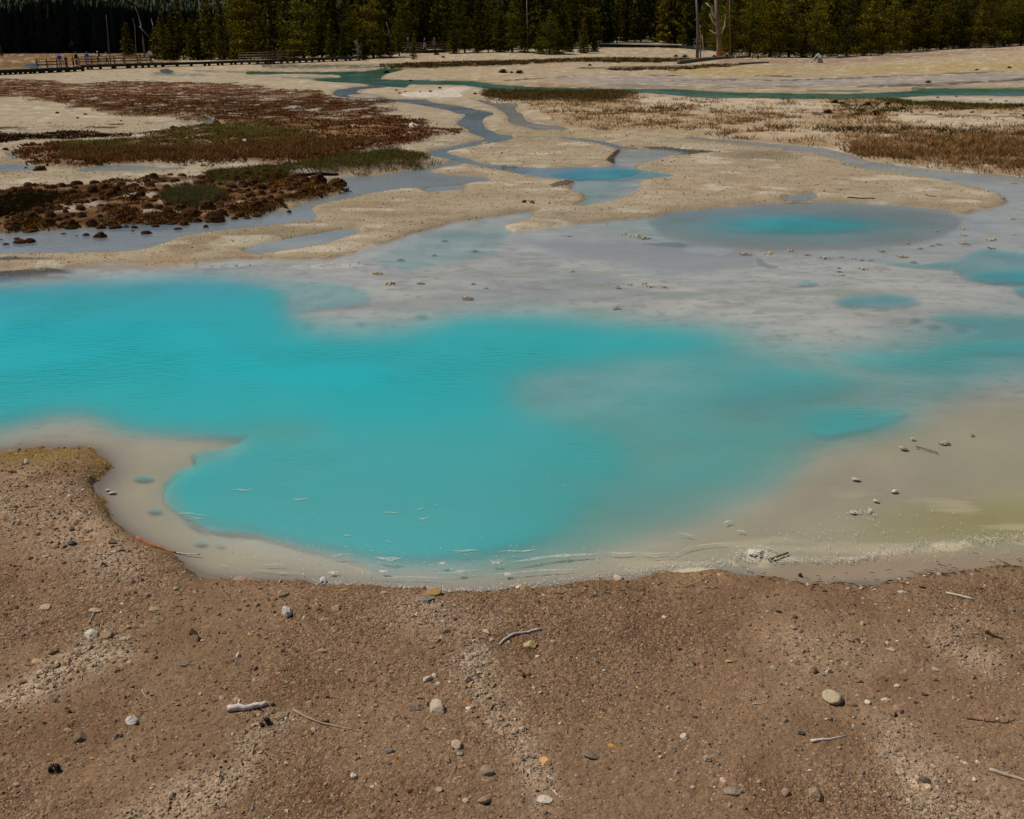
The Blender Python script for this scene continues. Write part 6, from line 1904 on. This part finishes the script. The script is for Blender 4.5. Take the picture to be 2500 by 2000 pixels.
# ------------------------------------------------------------------ loose grains: gravel, sinter chips, needle litter, foam
def grains(name, X, Y, W, tones, label, g, zoff=0.0, flat=0.6, mat=None, z=None):
    n = len(X)
    base = np.array([[1, 0, 0], [-1, 0, 0], [0, 1, 0], [0, -1, 0], [0, 0, 1], [0, 0, -1]], float)
    tri = np.array([[0, 2, 4], [2, 1, 4], [1, 3, 4], [3, 0, 4], [2, 0, 5], [1, 2, 5], [3, 1, 5], [0, 3, 5]])
    P = base[None] + g.uniform(-.38, .38, (n, 6, 3))
    a = g.uniform(0, 6.283, n)
    ca, sa = np.cos(a), np.sin(a)
    sx, sy, sz = W * g.uniform(0.4, 0.65, n), W * g.uniform(0.3, 0.5, n), W * g.uniform(0.2, 0.5, n) * flat
    x = P[..., 0] * sx[:, None]
    y = P[..., 1] * sy[:, None]
    Z = (gz(X, Y) if z is None else z) + zoff
    V = np.stack([X[:, None] + x * ca[:, None] - y * sa[:, None], Y[:, None] + x * sa[:, None] + y * ca[:, None], (Z + sz * 0.35)[:, None] + P[..., 2] * sz[:, None]], -1)
    F = tri[None] + 6 * np.arange(n)[:, None, None]
    C = np.repeat(tones[:, None, :], 6, 1)
    me = mesh_np(name, V.reshape(-1, 3), F.reshape(-1, 3), mat or M_VCOL, False, [("tone", 'FLOAT_COLOR', C.reshape(-1, 3))])
    return tag(link(name, me), label, None, None, "stuff")


gp = np.array([lin(c) for c in [(134, 104, 76), (112, 86, 62), (150, 122, 92), (188, 164, 136), (98, 76, 56), (160, 116, 76), (176, 104, 52), (120, 106, 92), (80, 62, 48)]])
dens = np.clip(m_bank * (0.50 + 0.9 * pale + 0.5 * fbm(gX * 1.6, gY * 1.6, 3, 131)), 0, 1).astype(np.float32)
X, Y, g = scatter(76000, (-140, 1080, 2640, 2060), dens, 1.0, 21)
dep = Y * CP + CAM_H * SP
pw = sample(pale, X, Y)
W = np.minimum(g.lognormal(math.log(3.9), 0.48, len(X)) * (1 + 1.2 * pw), 22) / FPX * dep
ci = g.choice(9, len(X), p=np.array([7, 6, 6, 3.6, 3, 1.2, 0.3, 1.2, 0.7]) / 29.0)
tn = gp[ci] * g.uniform(0.75, 1.2, (len(X), 1))
tn = tn * (1 - 0.8 * pw[:, None]) + lin((186, 162, 134)) * (g.uniform(0.7, 1.2, (len(X), 1)) * 0.8 * pw[:, None])
grains("gravel", X, Y, W, tn, "loose brown and pale gravel over the near bank", g, 0.0, 0.75)
sand_m = np.clip((1 - wet) * (1 - np.maximum.reduce([m_big, m_mead, m_front, m_strip, m_band, m_green])) * (1 - m_bank), 0, 1).astype(np.float32)
X, Y, g = scatter(52000, (0, 300, 2520, 700), sand_m, 1.5, 22)
dep = Y * CP + CAM_H * SP
W = np.minimum(g.lognormal(math.log(2.6), 0.35, len(X)), 9) / FPX * dep
ci = g.choice(4, len(X), p=[.3, .25, .27, .18])
tn = np.array([lin(c) for c in [(196, 174, 136), (170, 142, 104), (112, 90, 64), (216, 202, 176)]])[ci] * g.uniform(0.8, 1.15, (len(X), 1))
grains("sinter_chips", X, Y, W, tn, "pale sinter chips over the sand bars", g, 0.0, 0.7)
# dark needle litter on the right shoreline
g = np.random.default_rng(31)
mb = MB()
for i in range(190):
    if i < 150:
        px = 1800 + 720 * g.random() ** 0.9
        py = np.interp(px, [1800, 1950, 2140, 2300, 2520], [1405, 1425, 1425, 1405, 1385]) + g.normal(0, 20)
    else:
        px, py = g.uniform(1000, 1900), g.uniform(1440, 1500)
    x, y = at(px, py)
    L, a = g.uniform(0.015, 0.05), g.uniform(-.9, .5)
    z = max(float(gz(x, y)), float(zb(x, y)) - WATER_DROP) + 0.003
    mb.tube([(x - L * math.cos(a) * .5, y - L * math.sin(a) * .5, z), (x, y, z + 0.004), (x + L * math.cos(a) * .5, y + L * math.sin(a) * .5, z)], [0.0018, 0.0022, 0.0014], 4)
tag(link("needle_litter", mb.mesh("needle_litter", mat_plain("dark_needles", (44, 36, 28), 0.9, 0.3, 50))), "dark pine needle litter scattered along the right shoreline", None, None, "stuff")
# foam: bubbles along the shore and drifting specks
k = NT("foam_bubbles")
k.bsdf((0.66, 0.62, 0.54), 0.5, 0.4)
M_FOAM = k.m
fl = [(760, 1416, 6), (835, 1425, 9), (928, 1432, 8), (1009, 1434, 8), (1110, 1440, 7), (1206, 1438, 9), (1287, 1430, 11), (1409, 1417, 13), (1510, 1404, 13), (1600, 1392, 14), (1700, 1381, 16), (1770, 1372, 18), (1800, 1352, 16), (1830, 1338, 10),
      (1862, 1338, 9), (1880, 1352, 12), (1900, 1366, 9), (1960, 1362, 9), (2020, 1366, 9), (2080, 1364, 8), (2150, 1350, 9), (2210, 1338, 10), (2280, 1330, 9), (2360, 1318, 9), (2430, 1312, 9), (2500, 1306, 9), (2600, 1300, 9)]
FX, FY, FW = [], [], []
for (a, b) in zip(fl, fl[1:]):
    n = int(math.hypot(b[0] - a[0], b[1] - a[1]) * 2.0)
    t = g.random(n)
    FX += list(a[0] + (b[0] - a[0]) * t + g.normal(0, 4, n))
    FY += list(a[1] + (b[1] - a[1]) * t + g.normal(0, 1, n) * (a[2] + (b[2] - a[2]) * t) * 0.62)
    FW += list(np.minimum(g.lognormal(math.log(2.0), 0.4, n), 5))
for (bx0, by0, bx1, by1, n) in [(500, 1330, 1900, 1425, 420), (1850, 1290, 2500, 1370, 260), (620, 1260, 1300, 1400, 90), (1330, 1150, 1500, 1230, 16), (2000, 1240, 2350, 1310, 60)]:
    FX += list(g.uniform(bx0, bx1, n))
    FY += list(g.uniform(by0, by1, n))
    FW += list(g.uniform(1.6, 4.2, n))
for (cx, cy, rx, ry, n) in [(812, 1396, 9, 3, 40), (1080, 1374, 8, 3, 40), (1123, 1395, 8, 3, 40), (1212, 1373, 9, 4, 50), (1239, 1400, 10, 3, 50), (1846, 1350, 34, 14, 260), (935, 1393, 8, 3, 40), (2122, 1246, 12, 5, 40), (2088, 1250, 14, 4, 40)]:
    FX += list(cx + rx * g.normal(0, 0.6, n))
    FY += list(cy + ry * g.normal(0, 0.6, n))
    FW += list(g.uniform(1.8, 4.5, n))
X, Y = hit_many(np.array(FX), np.array(FY))
ok = sample(m_bank, X, Y) < 0.6
X, Y, W = X[ok], Y[ok], np.array(FW)[ok]
dep = Y * CP + CAM_H * SP
grains("foam", X, Y, W / FPX * dep, np.ones((len(X), 3)) * 0.6, "white foam bubbles along the pool edge", g, 0.0, 0.4, M_FOAM, zb(X, Y) - WATER_DROP + 0.002)
# pale film streaks floating on the near pool
Vs, Fs = [], []
for (x0, y0, x1, y1, w, dn) in [(563, 1197, 616, 1195, 3, 0), (713, 1218, 752, 1220, 4, 1), (934, 1253, 976, 1250, 3, 1), (1016, 1243, 1034, 1241, 3, 0), (1020, 1267, 1046, 1265, 5, 0), (1062, 1234, 1070, 1232, 4, 0), (1100, 1344, 1171, 1345, 6, 1),
                                (1213, 1348, 1317, 1342, 5, 0), (1240, 1371, 1468, 1349, 8, 0), (1468, 1349, 1560, 1350, 4, 0), (1560, 1350, 1640, 1352, 3, 0), (1640, 1352, 1710, 1330, 3, 0), (1560, 1356, 1660, 1360, 2, 0), (800, 1358, 870, 1353, 3, 0), (916, 1362, 982, 1366, 10, 0),
                                (836, 1306, 860, 1309, 4, 1), (940, 1322, 960, 1324, 3, 1), (1050, 1400, 1180, 1392, 3, 0), (1180, 1402, 1420, 1388, 3, 0), (900, 1408, 1100, 1412, 3, 0), (640, 1376, 700, 1380, 3, 0), (600, 1392, 760, 1400, 2, 0), (1760, 1276, 1790, 1272, 5, 1),
                                (1652, 1303, 1694, 1306, 4, 0), (1790, 1296, 1826, 1298, 4, 0), (1660, 1340, 1790, 1322, 2.5, 0), (420, 1252, 510, 1258, 3, 0), (468, 1262, 500, 1268, 3, 0)]:
    n = 14
    t = np.linspace(0, 1, n)
    cx = x0 + (x1 - x0) * t + 2.0 * np.sin(t * 5 + x0)
    cy = y0 + (y1 - y0) * t + 1.6 * np.sin(t * 7 + y0)
    hw = 0.5 * w * np.sin(np.pi * np.clip(t, 0.03, 0.97)) * g.uniform(0.4, 1.2, n)
    Xa, Ya = hit(cx, cy - hw)
    Xb, Yb = hit(cx, cy + hw)
    b = len(Vs)
    for i in range(n):
        zf = -WATER_DROP + 0.003 + 0.004
        Vs.append((Xa[i], Ya[i], zf))
        Vs.append((Xb[i], Yb[i], zf))
    for i in range(n - 1):
        Fs.append((b + 2 * i, b + 2 * i + 1, b + 2 * i + 3, b + 2 * i + 2))
k = NT("floating_film")
d_ = k.n("ShaderNodeBsdfDiffuse")
d_.inputs[0].default_value = (0.50, 0.55, 0.48, 1)
t_ = k.n("ShaderNodeBsdfTransparent")
nzf = k.noise(30, 4, k.pos(), 0.7)
mf = k.n("ShaderNodeMixShader")
k.l(k.ramp(nzf.outputs["Fac"], 0.35, 0.65, 0.15, 0.8), mf.inputs[0])
k.l(t_.outputs[0], mf.inputs[1])
k.l(d_.outputs[0], mf.inputs[2])
k.l(mf.outputs[0], k.out.inputs[0])
tag(link("foam_film", mesh_np("foam_film", np.array(Vs), np.array(Fs), k.m, True)), "thin pale film streaks drifting on the near pool", None, None, "stuff")

# ------------------------------------------------------------------ yellow crust rafts on the grey flats
CR = []
for i in range(4):
    r = random.Random(500 + i)
    nx_, ny_ = 22, 16
    gx_, gy_ = np.meshgrid(np.linspace(-1.3, 1.3, nx_), np.linspace(-1.1, 1.1, ny_))
    gx_ = gx_ + 0.05 * np.random.default_rng(i).normal(size=gx_.shape)
    hh_ = fbm(gx_ * 2.6 + 31 * i, gy_ * 3.2, 4, 600 + i) + 0.10 - 0.42 * (gx_ ** 2 / 1.3 + gy_ ** 2 / 0.9)
    top_ = smooth(-0.04, 0.10, hh_)
    zz_ = -1.5 * (1 - top_) + top_ * (0.28 + 0.35 * fbm(gx_ * 7, gy_ * 7, 2, 640 + i))
    V = np.stack([gx_, gy_, zz_], -1).reshape(-1, 3)
    ii = np.arange(nx_ * ny_).reshape(ny_, nx_)
    F = np.stack([ii[:-1, :-1], ii[:-1, 1:], ii[1:, 1:], ii[1:, :-1]], -1).reshape(-1, 4)
    c1_, c2_ = lin((222, 202, 152)), lin((168, 136, 84))
    mixn = smooth(-0.15, 0.15, fbm(gx_ * 9 + 3, gy_ * 9, 2, 660 + i)).reshape(-1, 1)
    C = (c1_ * mixn + c2_ * (1 - mixn)) * top_.reshape(-1, 1) + lin((160, 156, 146)) * (1 - top_.reshape(-1, 1))
    CR.append(mesh_np("crust_raft", np.array(V), np.array(F), M_VCOL, False, [("tone", 'FLOAT_COLOR', np.array(C))]))
RAFTS = [(1507, 697, 20), (1537, 693, 24), (1572, 690, 26), (1588, 697, 26), (1622, 698, 22), (1505, 748, 20), (1820, 619, 46), (1873, 616, 50), (1931, 610, 34), (1971, 619, 18), (2014, 627, 34), (2054, 625, 18), (2083, 629, 28), (2104, 632, 13), (2126, 633, 14), (2153, 611, 24),
         (2216, 591, 11), (2247, 604, 12), (2275, 597, 12), (2292, 594, 18), (2204, 625, 38), (2355, 593, 38), (2424, 583, 46), (2108, 654, 32), (2048, 651, 11), (2050, 660, 13), (2057, 669, 15), (2230, 637, 20), (921, 666, 40), (953, 690, 60), (1027, 690, 30), (1141, 726, 44), (1548, 574, 60),
         (1575, 580, 46), (1520, 570, 40), (2288, 561, 26), (2354, 557, 30), (2354, 572, 24), (2420, 584, 30), (2476, 446, 22), (2471, 533, 32), (2476, 571, 22), (1160, 610, 24), (1085, 585, 18), (1060, 620, 14), (1390, 575, 14), (1300, 560, 20), (1480, 545, 16), (978, 632, 22), (1155, 690, 12), (1186, 700, 10), (1510, 700, 12), (1398, 660, 12)]
RAFT_MARKS = [(1965, 545, "the round grey pool with a blue heart"), (2140, 740, "the small blue lens pool"), (1960, 692, "the dark little hole"), (2430, 640, "the right-hand blue pool"), (1560, 694, "the row of five rafts in mid flat"), (1240, 540, "the outflow channel mouth"), (800, 655, "the gravel spit"), (1180, 790, "the far rim of the big pool"), (2420, 500, "the tip of the right sand bar")]
for (px, py, w) in RAFTS:
    x, y = at(px, py)
    sc = w / FPX * (y * CP + CAM_H * SP) * 0.40
    o = link("crust_raft", CR[R3.randrange(4)], None, (x, y, float(zb(x, y)) - WATER_DROP + 0.01 * sc), (0, 0, R3.uniform(-.3, .3)), (sc, sc * 0.9, min(sc * 0.25, 0.05)))
    head = ("wide" if w > 34 else "medium" if w > 20 else "small") + " yellow crust raft"
    tag(o, pick_label(head, px, py, RAFT_MARKS, "yellow crust raft on the grey flats"), "crust raft", "yellow crust rafts on the grey flats")

# ------------------------------------------------------------------ visitors
def skin_mesh(name, verts, edges, radii, mat, root=0, sub=1):
    me = bpy.data.meshes.new(name + "_cage")
    me.from_pydata(verts, edges, [])
    o = bpy.data.objects.new(name + "_cage", me)
    COL.objects.link(o)
    m = o.modifiers.new("skin", 'SKIN')
    m.use_smooth_shade = True
    for i, sv in enumerate(me.skin_vertices[0].data):
        sv.radius = radii[i] if isinstance(radii[i], tuple) else (radii[i], radii[i])
        sv.use_root = (i == root)
    s = o.modifiers.new("sub", 'SUBSURF')
    s.levels = s.render_levels = sub
    dg = bpy.context.evaluated_depsgraph_get()
    out = bpy.data.meshes.new_from_object(o.evaluated_get(dg))
    out.name = name
    out.materials.clear()
    out.materials.append(mat)
    bpy.data.objects.remove(o)
    bpy.data.meshes.remove(me)
    return out


def body_parts(pose):
    """Body (one skin), shirt, trousers, shoes and hair for one pose; z up, facing +Y, 1.72 m tall."""
    st, ar = {"stand": (0.03, 0.06), "walk": (0.20, 0.16), "lean": (0.05, 0.26)}[pose]
    lean = 0.10 if pose == "lean" else 0.02
    v, e, r = [], [], []

    def add(p, rad, par=None):
        v.append(p)
        r.append(rad)
        if par is not None:
            e.append((par, len(v) - 1))
        return len(v) - 1
    pel = add((0, 0, 0.94), (0.135, 0.10))
    bel = add((0, lean * 0.4, 1.10), (0.125, 0.09), pel)
    che = add((0, lean, 1.30), (0.150, 0.10), bel)
    nck = add((0, lean + 0.01, 1.475), 0.055, che)
    hd = add((0, lean + 0.035, 1.57), (0.072, 0.088), nck)
    add((0, lean + 0.03, 1.67), (0.066, 0.078), hd)
    add((0, lean + 0.135, 1.565), 0.014, hd)
    L = {}
    for s in (-1, 1):
        sh = add((s * 0.185, lean, 1.41), 0.062, che)
        el = add((s * 0.245, lean - 0.03 + ar * 0.4, 1.14), 0.043, sh)
        wr = add((s * 0.235, lean + ar, 0.91), 0.030, el)
        pa = add((s * 0.232, lean + ar + 0.02, 0.84), (0.022, 0.036), wr)
        for q, (dy, L_) in enumerate([(-0.03, 0.075), (-0.01, 0.088), (0.01, 0.092), (0.03, 0.082)]):
            add((s * 0.228, lean + ar + 0.03 + dy, 0.84 - L_), 0.009, pa)
        add((s * 0.210, lean + ar + 0.07, 0.82), 0.010, pa)
        hp = add((s * 0.095, 0, 0.88), 0.088, pel)
        kn = add((s * 0.105, s * st * 0.5 + 0.03, 0.50), 0.058, hp)
        an = add((s * 0.105, s * st - 0.02, 0.09), 0.042, kn)
        add((s * 0.12, s * st + 0.15, 0.035), (0.042, 0.030), an)
        L[s] = (sh, el, wr, hp, kn, an)
    body = skin_mesh("body", v, e, r, M_CLOTH)

    def sub(chain_pts, chain_e, rad):
        return skin_mesh("garment", chain_pts, chain_e, rad, M_CLOTH)
    sv = [v[pel], v[bel], v[che], (0, lean + 0.005, 1.43)]
    se, sr = [(0, 1), (1, 2), (2, 3)], [(0.155, 0.125), (0.148, 0.115), (0.168, 0.125), 0.085]
    for s in (-1, 1):
        i = len(sv)
        sv += [v[L[s][0]], v[L[s][1]], tuple(np.array(v[L[s][1]]) * 0.3 + np.array(v[L[s][2]]) * 0.7)]
        se += [(2, i), (i, i + 1), (i + 1, i + 2)]
        sr += [0.082, 0.062, 0.048]
    shirt = sub(sv, se, sr)
    tv, te, tr = [(0, 0, 1.0), (0, 0, 0.93)], [(0, 1)], [(0.148, 0.115), (0.150, 0.118)]
    for s in (-1, 1):
        i = len(tv)
        tv += [v[L[s][3]], v[L[s][4]], tuple(np.array(v[L[s][5]]) + np.array((0, 0, 0.03)))]
        te += [(1, i), (i, i + 1), (i + 1, i + 2)]
        tr += [0.104, 0.076, 0.062]
    trousers = sub(tv, te, tr)
    shoes = MB()
    for s in (-1, 1):
        a = v[L[s][5]]
        shoes.tube([(a[0], a[1] - 0.06, 0.045), (a[0], a[1] + 0.05, 0.045), (s * 0.12, s * st + 0.19, 0.035)], [0.055, 0.052, 0.038], 8)
    hair = lump_mesh("hair", 5, 2, 0.088, 0.105, 0.085, 0.08, 2.0, M_CLOTH, 0.25)
    eyes = MB()
    for s in (-1, 1):
        eyes.tube([(s * 0.03, lean + 0.115, 1.60), (s * 0.03, lean + 0.126, 1.60)], [0.010, 0.007], 6)
    return body, shirt, trousers, shoes.mesh("shoes", M_CLOTH, True), hair, eyes.mesh("eyes", M_CLOTH), (0, lean + 0.022, 1.665)


POSES = {p: body_parts(p) for p in ("stand", "walk", "lean")}


def person(bw, px, off, h, yaw, pose, shirt, trousers, hair, label, hat=None, skin=(196, 150, 122), pack=None):
    along, height, total = bw
    best, bs = 1e9, 0
    for s in np.linspace(0, total, 160):
        p, d, b = along(s)
        q = p + b * off
        X = 1250 + FPX * q.x / (q.y * CP + (CAM_H - q.z) * SP)
        if abs(X - px) < best:
            best, bs = abs(X - px), s
    p, d, b = along(bs)
    q = p + b * off
    body, sh, tr, so, ha, ey, top = POSES[pose]
    root = empty("person", (q.x, q.y, p.z + height + 0.027), yaw)
    root.scale = (h / 1.74,) * 3
    tag(root, label, "person", "visitors on the boardwalks")
    fresh(label)
    link("body", body, root, color=t3(skin))
    link("shirt", sh, root, color=t3(shirt))
    link("trousers", tr, root, color=t3(trousers))
    link("shoes", so, root, color=t3((52, 48, 46)))
    link("eyes", ey, root, color=t3((30, 24, 22)))
    link("hair", ha, root, loc=(top[0], top[1] - 0.012, top[2] + 0.012), color=t3(hair))
    if hat:
        m = MB().tube([(0, 0, 0.02), (0, 0, 0.035)], [0.17, 0.165], 14).tube([(0, 0, 0.03), (0, 0, 0.10), (0, 0, 0.135)], [0.102, 0.095, 0.06], 12).mesh("hat", M_CLOTH, True)
        link("hat", m, root, loc=(top[0], top[1], top[2] + 0.0), color=t3(hat))
    if pack:
        m = MB().box((0, -0.17, 1.26), (0.30, 0.16, 0.42)).mesh("backpack", M_CLOTH)
        link("backpack", m, root, color=t3(pack))


person(BW_L, 151, 0.7, 1.70, 0.4, "stand", (22, 62, 176), (164, 138, 108), (40, 32, 28), "person in blue jacket and khaki trousers, leftmost on the boardwalk")
person(BW_L, 165, 1.7, 1.45, -0.3, "stand", (70, 26, 48), (52, 40, 44), (52, 36, 28), "small person in maroon jacket behind the one in blue and khaki")
person(BW_L, 191, 0.6, 1.86, 2.6, "stand", (22, 24, 22), (70, 84, 96), (120, 84, 60), "tall person in black jacket and jeans at the end of the low boardwalk")
person(BW_L, 201, 1.5, 1.45, 1.2, "stand", (232, 120, 30), (46, 34, 36), (90, 60, 40), "small person in orange shirt right beside the tall one in black")
person(BW_M, 217, 1.2, 1.75, -0.2, "stand", (26, 92, 196), (150, 158, 172), (40, 60, 110), "person in bright blue hooded top and grey trousers by the railing")
person(BW_M, 246, 1.0, 1.70, 1.7, "walk", (222, 214, 190), (26, 30, 34), (90, 70, 50), "person in white hat and cream top with dark trousers", hat=(232, 228, 214), pack=(30, 66, 52))
person(BW_M, 264, 0.9, 1.62, 1.9, "walk", (222, 196, 184), (28, 34, 36), (150, 110, 84), "person in pale pink top and dark trousers behind the railing")
person(BW_M, 344, 1.0, 1.45, -1.2, "lean", (30, 26, 30), (120, 160, 190), (26, 20, 20), "person in black top and light blue jeans leaning near the railing")
person(BW_M, 371, 0.5, 1.80, 0.2, "walk", (216, 222, 226), (20, 70, 66), (40, 30, 60), "person in white t-shirt and dark teal trousers, rightmost of the left group")
person(BW_F, 997, 1.0, 1.72, -1.4, "walk", (48, 132, 116), (150, 120, 110), (200, 196, 186), "person in teal coat and white hat left of the small dark pine", hat=(206, 220, 214), pack=(18, 30, 34))
person(BW_F, 1037, 0.9, 1.82, -1.2, "walk", (26, 40, 128), (206, 216, 214), (80, 52, 40), "person in dark blue jacket and white trousers on the railed walkway")
person(BW_F, 1063, 1.0, 1.72, 1.3, "lean", (86, 112, 126), (66, 62, 60), (150, 150, 150), "grey-haired person in slate blue jacket, rightmost on the railed walkway")
